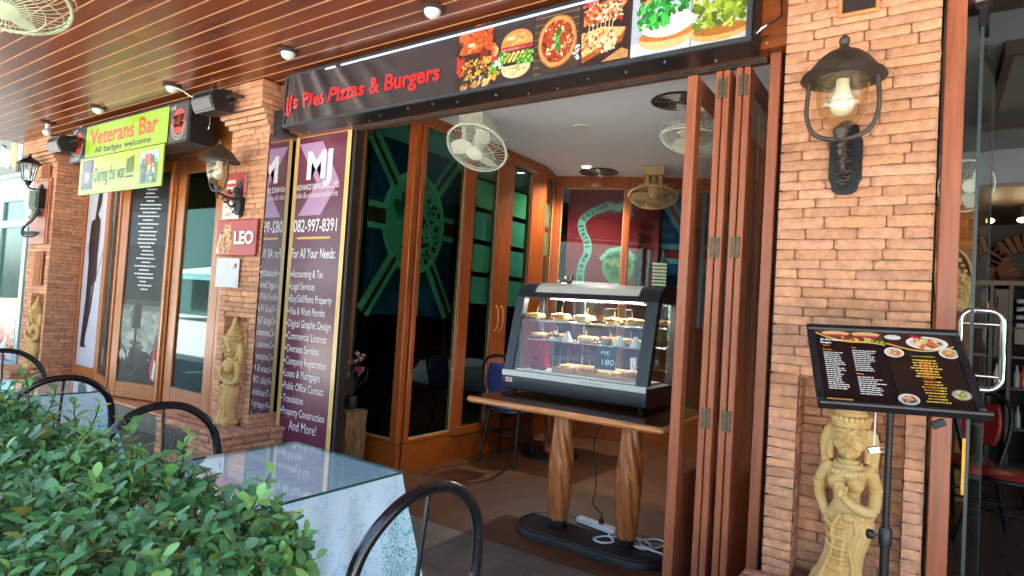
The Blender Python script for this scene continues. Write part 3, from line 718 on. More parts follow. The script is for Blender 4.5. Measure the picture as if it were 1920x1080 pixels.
    salad(pl, -1.345, 3.02, -1.18, 3.2, R, ['#2f9a3a', '#3cc04a', '#1f7a2c', '#57d060', '#146020'], 150, .018); salad(pl, -1.2, 3.08, -1.07, 3.24, R, ['#2f9a3a', '#3cc04a', '#1f7a2c', '#146020'], 90, .016)
    blobs(pl, 26, -1.34, 3.17, -1.22, 3.25, .022, ['#5a3b22', '#7a5430', '#c9a060', '#3f2818'], 4.5, R)
    pl.rect(-1.058, 2.872, -.785, 3.256, '#bcc6cf', 1); pl.ell(-.92, 2.925, .135, .04, '#cfa262', 2, 20); pl.ell(-.915, 2.945, .135, .03, '#a2692f', 2.4, 20)
    salad(pl, -1.045, 2.96, -.795, 3.2, R, ['#7f9a2c', '#98b63e', '#647c20', '#aac652', '#4e6418'], 260, .02); salad(pl, -1.04, 3.1, -.8, 3.25, R, ['#7f9a2c', '#8ea838', '#5a4a22'], 110, .017)
    fc = bt.build('printed_face', 'vinyl', t); b.build('food_pictures', 'food', fc)
    # loose wires at the right end
    b = MB()
    b.tube([(-.70, 3.19, 3.3), (-.69, 3.18, 3.14), (-.665, 3.17, 3.1), (-.66, 3.16, 3.02), (-.69, 3.15, 2.99), (-.72, 3.13, 2.97)], .004, 6); b.tube([(-.72, 3.13, 2.97), (-.755, 3.11, 2.94), (-.74, 3.1, 2.9), (-.70, 3.1, 2.905), (-.735, 3.1, 2.88)], .004, 6)
    tag(b.build('loose_wire', 'rubber', smooth=60), 'dark wires hanging loose at the right end of the food banner', 'wire')
    b = MB(); b.tube([(-.765, 3.105, 2.925), (-.74, 3.107, 2.95), (-.715, 3.118, 2.968)], [.004, .013, .004], 8); tag(b.build('foil_wrap', 'chrome', smooth=60), 'silver foil twist on the loose wires beside the banner', 'foil')
food_banner()

def service_board():
    X0, X1, Z0, Z1, Y = -4.70, -3.975, .04, 2.935, 3.35
    t = thing('service_board', 'tall plum coloured board of business services with yellow border', 'sign', (-4.34, 3.37, .04))
    b = MB(); b.box(X0, X1, Y, Y + .03, Z0, Z1, .003); b.build('backing', 'dark_room', t)
    b = MB(); pl = Plane2D(b, (0, Y, 0), (1, 0, 0), (0, 0, 1), .0009)
    pl.rect(X0, Z0, X1, Z1, '#efc274', 1); pl.rect(X0 + .05, Z0 + .05, X1 - .05, Z1 - .055, '#6c3449', 2)
    pl.poly([(-4.648, 2.825), (-4.335, 2.825), (-4.09, 2.47), (-4.3, 2.19), (-4.6, 2.19), (-4.38, 2.47)], '#b48bb2', 3)
    pl.text('MJ', -4.52, 2.513, .24, '#f3eef2', 5, .33, 'L', .035)
    Wt = '#efe6ea'
    pl.text('ADVANCE SERVICE CO., LTD.', -4.645, 2.415, .05, Wt, 5, .565, 'L', .012); pl.text('บริษัท เอ็ม เจ แอดวานซ์ เซอร์วิส จำกัด', -4.645, 2.345, .042, Wt, 5, .55, 'L', .008)
    pl.text('082-997-8391', -4.648, 2.05, .112, Wt, 5, .57, 'L', .012)
    pl.rect(-4.59, 1.985, -4.15, 2.005, '#e0a84e', 5)
    pl.text('For All Your Needs:', -4.648, 1.822, .088, Wt, 5, .578, 'L', .01)
    rows = ['Accounting & Tax', 'Legal Services', 'Buy/Sell/Rent Property', 'Visa & Work Permits', 'Digital Graphic Design', 'Commercial Licences', 'Overseas Services', 'Company Registration', 'Loans & Mortgages', 'Public Office Contact', 'Translation', 'Property Construction']
    wid = [.45, .345, .59, .51, .60, .56, .465, .585, .51, .565, .295, .60]
    for k, (r, w_) in enumerate(zip(rows, wid)):
        z = 1.655 - k * .1075; pl.ell(-4.638, z + .027, .010, .011, Wt, 5, 10); pl.text(r, -4.622, z, .068, Wt, 5, w_ * .93, 'L', .004)
    pl.text('And More!', -4.335, .352, .085, Wt, 5, .36, 'C', .006)
    b.build('printed_face', 'gloss_print', t)
service_board()

def poppy(pl, u, v, s, layer=2, garland=True):
    for du, dv, ru, rv in ((0, .42, .78, .62), (0, -.38, .74, .6), (-.3, .05, .6, .55), (.32, .05, .58, .55)): pl.ell(u + du * s, v + dv * s, ru * s, rv * s, '#c8322c', layer, 20, 0, .05)
    for k in range(9): pl.line([(u + cos(k * .7) * s * .2, v + sin(k * .7) * s * .2), (u + cos(k * .7) * s * .62, v + sin(k * .7) * s * .68)], s * .05, '#e0564a', layer + 1)
    pl.ell(u, v, .15 * s, .2 * s, '#15110f', layer + 2)
    if garland:
        for rr in (1.0, 1.22):
            a = [pi * (1.08 + .84 * k / 12) for k in range(13)]; pl.line([(u + cos(x) * s * .9 * rr, v - s * .15 + sin(x) * s * 1.05 * rr) for x in a], s * .07, '#b9b2a4', layer)
        for q in (-1, 1): pl.line([(u + q * s * .85, v - s * .4), (u + q * s * 1.12, v - s * .1), (u + q * s * .95, v - s * .75)], s * .07, '#b9b2a4', layer)
def bar_sign():
    X0, X1, Z0, Z1, Y = -8.43, -5.77, 2.87, 3.272, 2.95
    t = thing('bar_sign', 'black sign box with lime green veterans bar panel between two red poppies', 'sign', (-7.1, 3.15, 2.87))
    b = MB(); b.box(X0, X1, Y, 3.19, Z0, Z1, .008); bx = b.build('box', 'black_plastic', t)
    b = MB()
    for x in (X0 + .02, X1 - .02): b.box(x - .012, x + .012, Y - .006, Y - .0005, Z0, Z1, .002)
    b.box(X0, X1, Y - .006, Y - .0005, Z0, Z0 + .018, .002); b.box(X0, X1, Y - .006, Y - .0005, Z1 - .018, Z1, .002); b.build('trim', 'black_metal', bx)
    b = MB(); pl = Plane2D(b, (0, Y, 0), (1, 0, 0), (0, 0, 1), .0012)
    pl.rect(X0 + .03, Z0 + .02, X1 - .03, Z1 - .02, '#2a2a2e', 1); pl.rect(-7.985, 2.897, -6.15, 3.25, '#8cb41c', 6)
    pl.text('Veterans Bar', -7.87, 3.03, .185, '#b8431e', 8, 1.52, 'L', .018); pl.text('All badges welcome', -7.74, 2.935, .066, '#2f3a1c', 8, 1.27, 'L', .012)
    poppy(pl, -8.2, 3.09, .12); poppy(pl, -5.97, 3.08, .12); pl.text('บาร์', -6.13, 3.2, .035, '#d8d4cc', 4, .1)
    for k in range(3): pl.rect(-6.3 + k * .03, 3.17, -6.285 + k * .03, 3.2 - k * .008, '#b4c86a', 7)
    b.build('printed_face', 'vinyl', t)
    b = MB(); b.tube([(X1 + .004, 3.12, 3.2), (X1 + .02, 3.12, 3.17), (X1 + .004, 3.14, 3.12), (X1 + .02, 3.13, 3.07), (X1 + .004, 3.13, 3.03)], .006, 6); b.build('hook', 'chrome', bx, smooth=60)
    t = thing('hanging_sign', 'bright lime sign about the war hanging below the bar sign', 'sign', (-7.1, 2.93, 2.475))
    X0, X1, Z0, Z1, Y = -8.05, -6.17, 2.472, 2.885, 2.932
    b = MB(); b.box(X0, X1, Y, Y + .012, Z0, Z1, .002); b.build('panel', mat('lime_board', '#8aae1c', .4, var=.05), t)
    b = MB(); pl = Plane2D(b, (0, Y, 0), (1, 0, 0), (0, 0, 1), .0012)
    pl.rect(X0 + .004, Z0 + .004, X1 - .004, Z1 - .004, '#94bc1e', 1); R = random.Random(8)
    u0, u1, v0, v1 = -7.98, -7.70, 2.53, 2.86
    pl.rect(u0, v0, u1, v1, '#3a3634', 2); pl.rect(u0 + .02, v0, u1 - .06, v1 - .05, '#575150', 2.4)
    pl.ell(-7.84, 2.69, .062, .092, '#b98670', 3, 20); pl.poly([(-7.94, 2.73), (-7.94, 2.81), (-7.85, 2.855), (-7.73, 2.84), (-7.72, 2.745), (-7.78, 2.72), (-7.84, 2.735)], '#2a3440', 4)
    pl.ell(-7.865, 2.72, .012, .007, '#3a2a26', 4, 8); pl.ell(-7.815, 2.72, .012, .007, '#3a2a26', 4, 8); pl.ell(-7.84, 2.635, .02, .008, '#b05a50', 4, 8); pl.ell(-7.84, 2.68, .01, .02, '#b98a74', 4, 8)
    pl.poly([(u0, v0), (u0, 2.57), (-7.88, 2.6), (-7.8, 2.6), (u1, 2.57), (u1, v0)], '#35363a', 2.8); pl.poly([(-7.87, v0), (-7.87, 2.6), (-7.81, 2.6), (-7.81, v0)], '#c79a84', 2.7)
    pl.text('During the war', -7.66, 2.605, .165, '#39491a', 4, .72, 'L', .006); 
    for k in range(5): pl.rect(-6.915 + k * .035, 2.65, -6.897 + k * .035, 2.8 + .006 * k, '#39491a', 4); pl.rect(-6.92 + k * .035, 2.6, -6.9 + k * .035, 2.622, '#39491a', 4)
    u0, u1, v0, v1 = -6.62, -6.26, 2.51, 2.84
    pl.rect(u0, v0, u1, v1, '#4f7a3c', 2); pl.rect(u0, 2.72, u1, v1, '#9cc4dc', 2.3); blobs(pl, 26, u0 + .03, 2.66, u1 - .03, 2.76, .04, ['#2f5a2c', '#5a8a4a', '#3d6a38'], 2.6, R)
    blobs(pl, 18, -6.52, 2.69, -6.4, 2.8, .03, ['#b8402c', '#8c2a22', '#d0684a'], 3.6, R); blobs(pl, 26, -6.56, 2.53, -6.33, 2.7, .035, ['#46545c', '#7a8a90', '#3a3a34', '#c8b48a', '#5c6c50'], 3.4, R); pl.line([(-6.48, 2.76), (-6.47, 2.83)], .012, '#6c2a22', 4)
    b.build('printed_face', 'gloss_print', t)
    b = MB()
    for x in (-7.9, -6.3): b.tube([(x, 2.945, 2.885), (x, 2.955, 2.9)], .003, 6)
    b.build('wire_tie', 'steel', t)
bar_sign()

# ---- signs on the middle pillar
def leo():
    t = thing('beer_sign', 'small red beer sign with a spotted leopard on the middle brick pillar', 'sign', (-5.07, 3.08, 1.81))
    X0, X1, Z0, Z1, Y = -5.37, -4.765, 1.812, 2.128, 3.07
    b = MB(); b.box(X0, X1, Y, Y + .022, Z0, Z1, .004); b.build('panel', mat('red_sign_panel', '#9c2020', .35, var=.08), t)
    b = MB(); pl = Plane2D(b, (0, Y, 0), (1, 0, 0), (0, 0, 1), .0009); R = random.Random(9)
    pl.rect(X0 + .004, Z0 + .004, X1 - .004, Z1 - .004, '#b02626', 1)
    for k in range(14): pl.rect(X0 + .01 + k * .043, Z0 + .006, X0 + .024 + k * .043, Z1 - .006, '#a02020', 1.5)
    pl.poly([(-5.37, 1.83), (-5.33, 1.99), (-5.30, 2.02), (-5.33, 1.9), (-5.31, 1.83)], '#e8d8c8', 2)
    body = [(-5.33, 1.83), (-5.335, 1.93), (-5.30, 1.99), (-5.25, 2.02), (-5.255, 2.06), (-5.245, 2.1), (-5.225, 2.085), (-5.19, 2.085), (-5.16, 2.105), (-5.15, 2.07), (-5.14, 2.04), (-5.15, 2.0), (-5.12, 1.94), (-5.13, 1.87), (-5.16, 1.83)]
    pl.poly(body, '#c8843a', 3); blobs(pl, 60, -5.32, 1.84, -5.14, 2.07, .012, ['#4a2410', '#6a3818', '#e0ac60', '#8a5424'], 4, R, .8)
    pl.ell(-5.205, 2.035, .028, .02, '#e6c088', 5, 12); pl.ell(-5.22, 2.055, .006, .005, '#1a0f08', 6, 8); pl.ell(-5.18, 2.055, .006, .005, '#1a0f08', 6, 8); pl.ell(-5.2, 2.03, .008, .006, '#3a1a10', 6, 8)
    pl.text('LEO', -5.095, 1.912, .118, '#5a0f10', 4, .305, 'L', .06); pl.text('LEO', -5.09, 1.917, .112, '#efe6d0', 6, .29, 'L', .035)
    b.build('printed_face', 'gloss_print', t)
    b = MB(); b.box(-5.352, -5.0, 3.078, 3.082, 1.532, 1.79); b2 = Plane2D(b, (0, 3.078, 0), (1, 0, 0), (0, 0, 1), .0008)
    b2.rect(-5.352, 1.532, -5.0, 1.79, '#c2c5ca', 1); poppy(b2, -5.05, 1.725, .022, 2, False); b2.line([(-5.05, 1.71), (-5.09, 1.695)], .008, '#2f2a26', 2)
    for k in range(2): b2.rect(-5.21, 1.745 - k * .025, -5.12, 1.75 - k * .025, '#b9a9a9', 2)
    for k in range(6): b2.rect(-5.03, 1.545 + k * .008, -5.015, 1.549 + k * .008, '#4a4648', 2)
    tag(recentre(b.build('paper_notice', 'print')), 'white paper notice taped below the red beer sign', 'notice')
    b = MB(); b.box(-5.3, -5.0, 3.08, 3.086, 2.33, 2.55, .002); pl = Plane2D(b, (0, 3.08, 0), (1, 0, 0), (0, 0, 1), .0008); pl.rect(-5.3, 2.33, -5.0, 2.55, '#b02a28', 1)
    for k in range(2): pl.rect(-5.28, 2.4 + k * .06, -5.15, 2.43 + k * .06, '#d8c8c0', 2)
    pl.ell(-5.07, 2.44, .05, .06, '#7a1a1a', 2)
    tag(recentre(b.build('red_plaque', 'gloss_print')), 'red plaque behind the bracket of the lantern on the middle pillar', 'plaque')
    b = MB(); b.box(-5.33, -5.07, 3.08, 3.084, 2.14, 2.3); pl = Plane2D(b, (0, 3.08, 0), (1, 0, 0), (0, 0, 1), .0008); pl.rect(-5.33, 2.14, -5.07, 2.3, '#c9c2bc', 1); R = random.Random(4); blobs(pl, 14, -5.31, 2.16, -5.1, 2.28, .02, ['#d8d4d0', '#b8604c', '#9a9490', '#e6e2dc'], 2, R)
    tag(recentre(b.build('paper_sticker', 'print')), 'faded paper sticker above the red beer sign', 'sticker')
leo()

# ================================================================== BAR FRONT
t = thing('bar_step', 'low grey stone step below the bar doors', 'step', (-7.2, 3.35, 0))
b = MB(); b.box(-9.195, -5.31, 3.16, 3.56, 0, .215, .008); b.build('riser', 'slate', t)
b = MB(); b.box(-9.195, -5.31, 3.14, 3.56, .2155, .238, .006); b.build('threshold', 'table_wood', t)
def leaf(t, a, b_, z0, z1, st=.085, bot=.17, topr=.12, th=.045, mt='bar_wood', pane='glass', mth='bar_wood_h'):
    """one framed glass leaf between ground points a and b_"""
    a, b_ = Vector((*a, 0)), Vector((*b_, 0)); d = b_ - a; L = d.length; ux = d.normalized(); n = Vector((ux.y, -ux.x, 0))
    def ob(mb, u0, u1, za, zb, tk, offn=0, bev=.004):
        c = a + ux * ((u0 + u1) / 2) + n * offn; c.z = (za + zb) / 2; mb.obox(c, ux, n, (0, 0, 1), ((u1 - u0) / 2, tk / 2, (zb - za) / 2), bev)
    for u in (0, L - st): mb = MB(); ob(mb, u, u + st, z0, z1, th); mb.build('stile', mt, t)
    mb = MB(); ob(mb, st, L - st, z0, z0 + bot, th - .004); mb.build('bottom_rail', mth, t)
    mb = MB(); ob(mb, st, L - st, z1 - topr, z1, th - .004); mb.build('top_rail', mth, t)
    if pane: mb = MB(); ob(mb, st, L - st, z0 + bot, z1 - topr, .006, 0, 0); mb.build('glass_pane', pane, t)
    return a, ux, n, L
t = thing('timber_shop_front', 'light brown timber bar front with tall glazed folding leaves', 'shop front', (-7.2, 3.45, .24))
leaf(t, (-9.195, 3.46), (-8.5, 3.46), .24, 2.9, .06, .19, .15)
b = MB(); b.box(-9.195, -5.31, 3.4, 3.56, 2.905, 3.318, .004); b.build('header', 'bar_wood_h', t)
leaf(t, (-6.845, 3.46), (-5.93, 3.46), .24, 2.9, .15, .2, .16, pane='shop_glass'); leaf(t, (-5.925, 3.46), (-5.31, 3.46), .24, 2.9, .1, .2, .16, pane='shop_glass')
t1 = thing('narrow_door', 'narrow glazed bar door leaf pushed ajar beside the white soldier poster', 'door', (-8.05, 3.36, .25)); leaf(t1, (-8.47, 3.45), (-7.68, 3.255), .25, 2.89, .1, .16, .12, pane='shop_glass')
t2 = thing('swing_door', 'glazed bar door carrying the black poem poster', 'door', (-7.25, 3.36, .25)); A, UX, NN, LL = leaf(t2, (-7.63, 3.25), (-6.87, 3.45), .25, 2.89, .105, .17, .12, pane='shop_glass')
b = MB(); b.bar((-6.905, 3.405, .26), (-6.905, 3.405, 2.88), .02, .02); b.build('edge_strip', 'table_wood', t2)
# poster 1: soldier's legs and rifle in silhouette on white
b = MB(); pl = Plane2D(b, (0, 3.452, 0), (1, 0, 0), (0, 0, 1), .0009); pl.rect(-9.13, .435, -8.565, 2.74, '#b9bbc9', 0, 1, 1)
pl.rect(-9.13, .435, -9.112, 2.74, '#8a2a5a', 1); R = random.Random(3)
pl.poly([(-8.823, 2.72), (-8.715, 2.72), (-8.730, 2.5), (-8.808, 2.37), (-8.730, 2.3), (-8.730, 1.9), (-8.715, 1.55), (-8.761, 1.5), (-8.823, 1.45), (-8.854, 1.2), (-8.885, .95), (-8.901, .72), (-8.854, .67), (-9.025, .67), (-9.017, .8), (-8.971, 1.3), (-8.971, 1.75), (-9.009, 1.95), (-8.986, 2.25), (-8.955, 2.3), (-8.885, 2.31), (-8.870, 2.42), (-8.847, 2.55)], '#1a0f18', 2)
pl.poly([(-8.792, 1.5), (-8.761, 1.5), (-8.792, 1.3), (-8.854, .95), (-8.932, .68), (-8.963, .68), (-8.885, .95), (-8.831, 1.3)], '#1a0f18', 2.5)
pl.line([(-8.575, 1.92), (-8.746, 1.5)], .018, '#6a6a74', 2); pl.poly([(-8.730, 2.3), (-8.707, 2.28), (-8.715, 1.9), (-8.730, 1.9)], '#9a2a4c', 3); pl.line([(-8.761, 1.48), (-8.816, 1.1)], .014, '#1a0f18', 2)
tag(recentre(b.build('soldier_poster', 'print')), 'white poster of a soldier silhouette leaning on a rifle', 'poster')
# poster 2: poem in white on black over a misty grave
def PO(u, v): return A + UX * u + NN * .0 + Vector((0, 0, v))
b = MB(); pl = Plane2D(b, A + NN * .006, UX, (0, 0, 1), .0009); u0, u1 = .11, LL - .11; R = random.Random(12)
pl.rect(u0, .42, u1, 2.76, '#14151b', 0)
for k in range(10): pl.rect(u0, 1.18 - k * .06, u1, 1.28 - k * .06, [ '#59645c', '#76827a', '#8a958c', '#8c978e', '#7c877e', '#6c766e', '#5a635c', '#4a534e', '#363e3a', '#252c2a'][k], 1 + k * .02)
pl.rect(u0, 1.28, u1, 1.34, '#2f3836', 1)
for q in (0, 1): blobs(pl, 26, u0 + .03, .7, u1 - .03, 1.2, .09, ['#9aa59c', '#848f86', '#727c74'], 1.4, R, .5)
pl.poly([(.27, 1.02), (.26, 1.25), (.29, 1.3), (.36, 1.31), (.4, 1.28), (.4, 1.02)], '#1c1f1e', 3); pl.poly([(.25, 1.04), (.235, 1.2), (.28, 1.3), (.3, 1.28), (.28, 1.05)], '#4c5650', 3.4); pl.rect(.315, .78, .35, 1.03, '#202422', 3); pl.rect(.25, .85, .42, .87, '#3a423e', 3)
blobs(pl, 30, u0 + .02, .44, u1 - .02, .75, .08, ['#171a1c', '#22282a', '#2c3332'], 2, R, .5)
for k in range(5): pl.line([(.5 + k * .012, 1.55), (.5 + k * .012, 1.25 + k * .02)], .004, '#3f4a46', 2)
z = 2.7
for k in range(30):
    wd = R.uniform(.12, .32) * (1.1 if 6 < k < 26 else .8); c = (u0 + u1) / 2 + R.uniform(-.02, .02); x = c - wd / 2
    while x < c + wd / 2:
        ln = R.uniform(.018, .045); pl.rect(x, z, min(c + wd / 2, x + ln), z + .0135, '#d5d8de', 2); x += ln + .006
    z -= .043
pl.rect(u0 + .02, 1.95, u1 - .02, 2.32, '#2a303c', 1); pl.poly([(u1 - .1, .56), (u1 - .03, .95), (u1 - .02, .6), (u1 - .06, .45)], '#b03448', 3.5); pl.poly([(u1 - .06, .5), (u1 - .035, .7), (u1 - .01, .66), (u1 - .02, .46)], '#c8cbd6', 3.8)
tag(recentre(b.build('poem_poster', 'print')), 'black poster of a poem above a misty grave on the bar door', 'poster')
# ================================================================== FOLDED DOORS
def folding(x, w, label, hinge=0, y1=3.96):
    t = thing('folding_door', label, 'door', (x, 3.6, .02), group='folded glass doors stacked against the right pillar')
    a, ux, n, L = leaf(t, (x, 3.3), (x, y1), .02, 2.85, .085, .62, .1, w, 'leaf_wood', 'glass', 'leaf_wood')
    b = MB(); b.tube([(x, 3.33, 2.85), (x, 3.33, 2.874)], .008, 8); b.build('top_roller', 'steel', t)
    for z in (2.75, 1.89, .985):
        if hinge:
            b = MB(); xx = x + hinge * (w / 2 + .004)
            b.box(xx - .024, xx + .024, 3.292, 3.2985, z - .055, z + .055, .001); b.tube([(xx, 3.289, z - .055), (xx, 3.289, z + .055)], .0055, 8)
            for q in (-1, 1):
                for zz in (-.036, 0, .036): b.ball((xx + q * .015, 3.2905, z + zz), .0042, 6, 4)
            b.build('hinge', 'hinge', t, smooth=40)
    return t
folding(-1.137, .055, 'single folded door leaf standing apart on the left of the stack')
folding(-.992, .034, 'folded door leaf second from the left, hinged to the one on its right', 1)
folding(-.951, .034, 'folded door leaf in the middle of the stack of five')
folding(-.886, .034, 'folded door leaf second from the right pillar, hinged on its right edge', 1)
folding(-.845, .034, 'folded door leaf nearest the right pillar with its whole glass in view')
b = MB(); b.box(-1.108, -1.07, 3.62, 3.66, .985, 1.0, .004); b.box(-1.1, -1.085, 3.6, 3.68, .8, .985, .003, 0); o = b.build('lock_tag', mat('olive_green_tag', '#7d7a1c', .6), None); tag(recentre(o), 'olive green tag hanging from the latch of the single door leaf', 'tag')

# ================================================================== FANS
def fan(name, label, mount, centre, axis, R, plastic, neck=True, group=None, blade='cream', block=True):
    t = thing(name, label, 'fan', mount, group=group); mt_, c, ax = Vector(mount), Vector(centre), Vector(axis).normalized()
    x = ax.orthogonal().normalized(); y = ax.cross(x)
    if abs(ax.z) < .995: x = Vector((0, 0, 1)).cross(ax).normalized(); y = ax.cross(x)
    if block:
        b = MB(); s = R / .26 * 1.55; h = .15 * s
        prof = [(-.5, 0), (.5, 0), (.36, -1), (-.36, -1)]
        f = Vector((ax.x, ax.y, 0)).normalized() if abs(ax.z) < .98 else Vector((.3, -.95, 0)).normalized(); sd = Vector((-f.y, f.x, 0))
        for q, wd in ((-1, 1), (1, 1)):
            o = mt_ + sd * (q * .045 * s); V = []
            b.obox(o + Vector((0, 0, -h * .5)) , f, sd, (0, 0, 1), (.062 * s, .014 * s, h * .5), .008)
        b.obox(mt_ + Vector((0, 0, -.035 * s)), f, sd, (0, 0, 1), (.08 * s, .075 * s, .034 * s), .012)
        b.build('ceiling_bracket', plastic, t, smooth=40)
    b = MB(); piv = c - ax * (.17 * R / .26)
    b.tube([mt_ + Vector((0, 0, -.09 * R / .26)), piv], [.035 * R / .26, .03 * R / .26], 12)
    b.lathe([(.0, -.17), (.045, -.165), (.062, -.12), (.062, -.05), (.05, -.03), (.05, -.02)], c, 20, ax) if R < .27 else b.lathe([(0, -.2), (.055, -.19), (.075, -.13), (.075, -.05), (.05, -.03)], c, 20, ax)
    b.build('motor', plastic, t, smooth=45)
    # cage
    b = MB(); n = 44; wr = .0019 * R / .26
    def P(r, h, a): return c + x * (cos(a) * r) + y * (sin(a) * r) + ax * h
    b.tube([P(R, .004, 2 * pi * k / 48) for k in range(48)], .0095 * R / .26, 8, True)
    b.tube([P(R * .985, -.02, 2 * pi * k / 48) for k in range(48)], .004 * R / .26, 6, True)
    for k in range(n):
        a = 2 * pi * k / n; d = .3
        b.tube([P(R * r_, h * R, a + d * (1 - r_)) for r_, h in ((1, .03), (.9, .14), (.7, .24), (.45, .285), (.24, .29))], wr, 4, caps=False)
    for k in range(10):
        a = 2 * pi * k / 10
        b.tube([P(R * r_, h * R, a) for r_, h in ((1.0, -.02), (1.07, -.12), (1.02, -.3), (.6, -.42), (.22, -.42))], wr * 1.5, 5, caps=False)
    b.tube([P(R * .62, .262 * R, 2 * pi * k / 36) for k in range(36)], wr, 4, True); b.tube([P(R * .62, -.42 * R, 2 * pi * k / 36) for k in range(36)], wr * 1.3, 4, True)
    cg = b.build('cage', plastic, t, smooth=60)
    b = MB(); b.lathe([(.27 * R, .28 * R), (.27 * R, .3 * R), (.22 * R, .315 * R), (0, .325 * R)], c, 24, ax); b.build('front_badge', plastic, cg, smooth=40)
    b = MB(); b.lathe([(.05 * R / .26, -.02), (.05 * R / .26, .04), (0, .05)], c, 16, ax); bh = b.build('blade_hub', plastic, t, smooth=40)
    for k in range(3):
        b = MB(); a0 = 2 * pi * k / 3 + .6
        def fn(u, v):
            r_ = R * (.16 + .74 * u); wdt = (.55 + .55 * sin(pi * min(1, u * 1.05 + .12))) * .95; a = a0 + (v - .5) * wdt + .35 * u
            edge = .92 if (u > .93 and (v < .12 or v > .88)) else 1
            return P(r_ * edge, .05 * R + (v - .5) * .2 * R * (1 - .35 * u), a)
        b.grid(fn, 10, 8); o = b.build('blade', blade, bh, smooth=80)
        md = o.modifiers.new('thick', 'SOLIDIFY'); md.thickness = .003
    return t
GF = 'caged fans on the ceilings'
fan('ceiling_fan', 'cream caged fan nearest the opening, tilted towards the terrace', (-3.36, 4.2, 3.169), (-3.245, 4.08, 2.845), (.1, -.55, -.83), .262, 'cream', group=GF)
fan('ceiling_fan', 'yellowed caged fan at the back of the white ceiling, facing down', (-2.62, 6.5, 3.169), (-2.6, 6.45, 2.83), (.1, -.28, -.95), .262, 'cream_old', group=GF, blade='cream_old')
fan('ceiling_fan', 'caged fan on the white ceiling half hidden behind the single folded door', (-1.47, 4.62, 3.169), (-1.53, 4.58, 2.86), (-.1, -.12, -.98), .262, 'cream', group=GF)
fan('ceiling_fan', 'large caged fan hanging under the plank ceiling at the top left corner', (-3.72, 1.06, 3.318), (-3.66, .965, 2.82), (.25, -.1, -.96), .262, 'cream_shaded', group=GF, blade='cream_shaded')

# ================================================================== CEILING FITTINGS
def downlight(x, y, label, lit, r=.06, z=IC):
    t = thing('downlight', label, 'ceiling light', (x, y, z)); b = MB(); b.lathe([(r, -.001), (r * 1.05, -.006), (r * .95, -.012), (r * .78, -.008)], (x, y, z), 24, caps=False); rg = b.build('ring', 'white_enamel', t, smooth=50)
    b = MB(); b.lathe([(r * .78, -.006), (0, -.0065)], (x, y, z), 24); b.build('lens', 'down_lit' if lit else 'white_enamel', rg)
    if lit:
        l = bpy.data.lights.new('downlight_lamp', 'SPOT'); l.energy = 30; l.color = (1, .9, .76); l.spot_size = radians(140); l.spot_blend = .6; l.shadow_soft_size = .05
        o = bpy.data.objects.new('downlight_lamp', l); C.objects.link(o); o.parent = t; o.location = (0, 0, -.03)
downlight(-3.32, 6.2, 'lit warm round downlight in the white ceiling', True)
downlight(-3.3, 7.3, 'lit round downlight in the dark room behind the back glass', True, z=3.249)  # added lamp standing in for a reflected downlight, brightens the flag
t = thing('ceiling_speaker', 'small unlit round white fitting in the middle of the white ceiling', 'ceiling fitting', (-2.656, 4.84, IC)); b = MB(); b.lathe([(.085, -.001), (.088, -.008), (.075, -.014), (.06, -.01), (0, -.009)], (-2.656, 4.84, IC), 28); b.build('disc', 'white_enamel', t, smooth=40)
def vent(x, y, label, r=.2):
    t = thing('ceiling_vent', label, 'vent', (x, y, IC)); b = MB(); b.lathe([(r, -.001), (r * 1.04, -.008), (r * .98, -.016), (r * .93, -.006)], (x, y, IC), 32, caps=False); b.build('rim', 'iron', t, smooth=50)
    b = MB(); b.lathe([(r * .95, -.002), (0, -.003)], (x, y, IC), 32); b.build('dark_recess', 'dark_wall', t)
    b = MB()
    for k in range(5): b.tube([(x + cos(a) * r * (.2 + .17 * k), y + sin(a) * r * (.2 + .17 * k), IC - .016) for a in [2 * pi * q / 36 for q in range(36)]], .0045, 6, True)
    for a in (0.4, 1.97): b.bar((x - cos(a) * r * .95, y - sin(a) * r * .95, IC - .012), (x + cos(a) * r * .95, y + sin(a) * r * .95, IC - .012), .012, .006)
    b.build('rings', 'steel', t, smooth=60)
vent(-1.66, 4.52, 'round black ringed vent in the white ceiling near the folded doors'); vent(-3.3, 6.48, 'flat round vent against the back edge of the white ceiling', .22)
def bulb_light(x, y, label, drop=.0):
    t = thing('ceiling_light', label, 'ceiling light', (x, y, 3.318), group='round ceiling lights along the terrace'); z = 3.318
    b = MB(); b.lathe([(.078, 0), (.08, -.008), (.066, -.016), (.05, -.018)], (x, y, z), 28); b.build('ring', 'iron', t, smooth=45)
    if drop: b = MB(); b.lathe([(.026, -.015), (.024, -drop)], (x, y, z), 14); b.build('socket', 'white_enamel', t, smooth=60)
    b = MB(); rr = .052 if not drop else .046; z0 = -.014 - drop; b.lathe([(rr * sin(a), z0 - rr * (.12 if not drop else .6) + rr * .85 * cos(a)) for a in [(1.35 if not drop else .6) + (pi - (1.35 if not drop else .6)) * k / 10 for k in range(11)]], (x, y, z), 22); b.build('bulb', 'frost', t, smooth=80)
for x, lb, d in ((-2.604, 'ceiling light nearest the food banner pictures', 0), (-4.04, 'ceiling light above the left end of the food banner', 0), (-5.733, 'ceiling light with a white cable, beside the floodlight on the middle pillar', 0), (-7.234, 'ceiling light above the left half of the green bar sign', 0), (-8.545, 'ceiling light with a long exposed white bulb next to the far left pillar', .07)):
    bulb_light(x, 2.75, 'frosted round ' + lb, d)

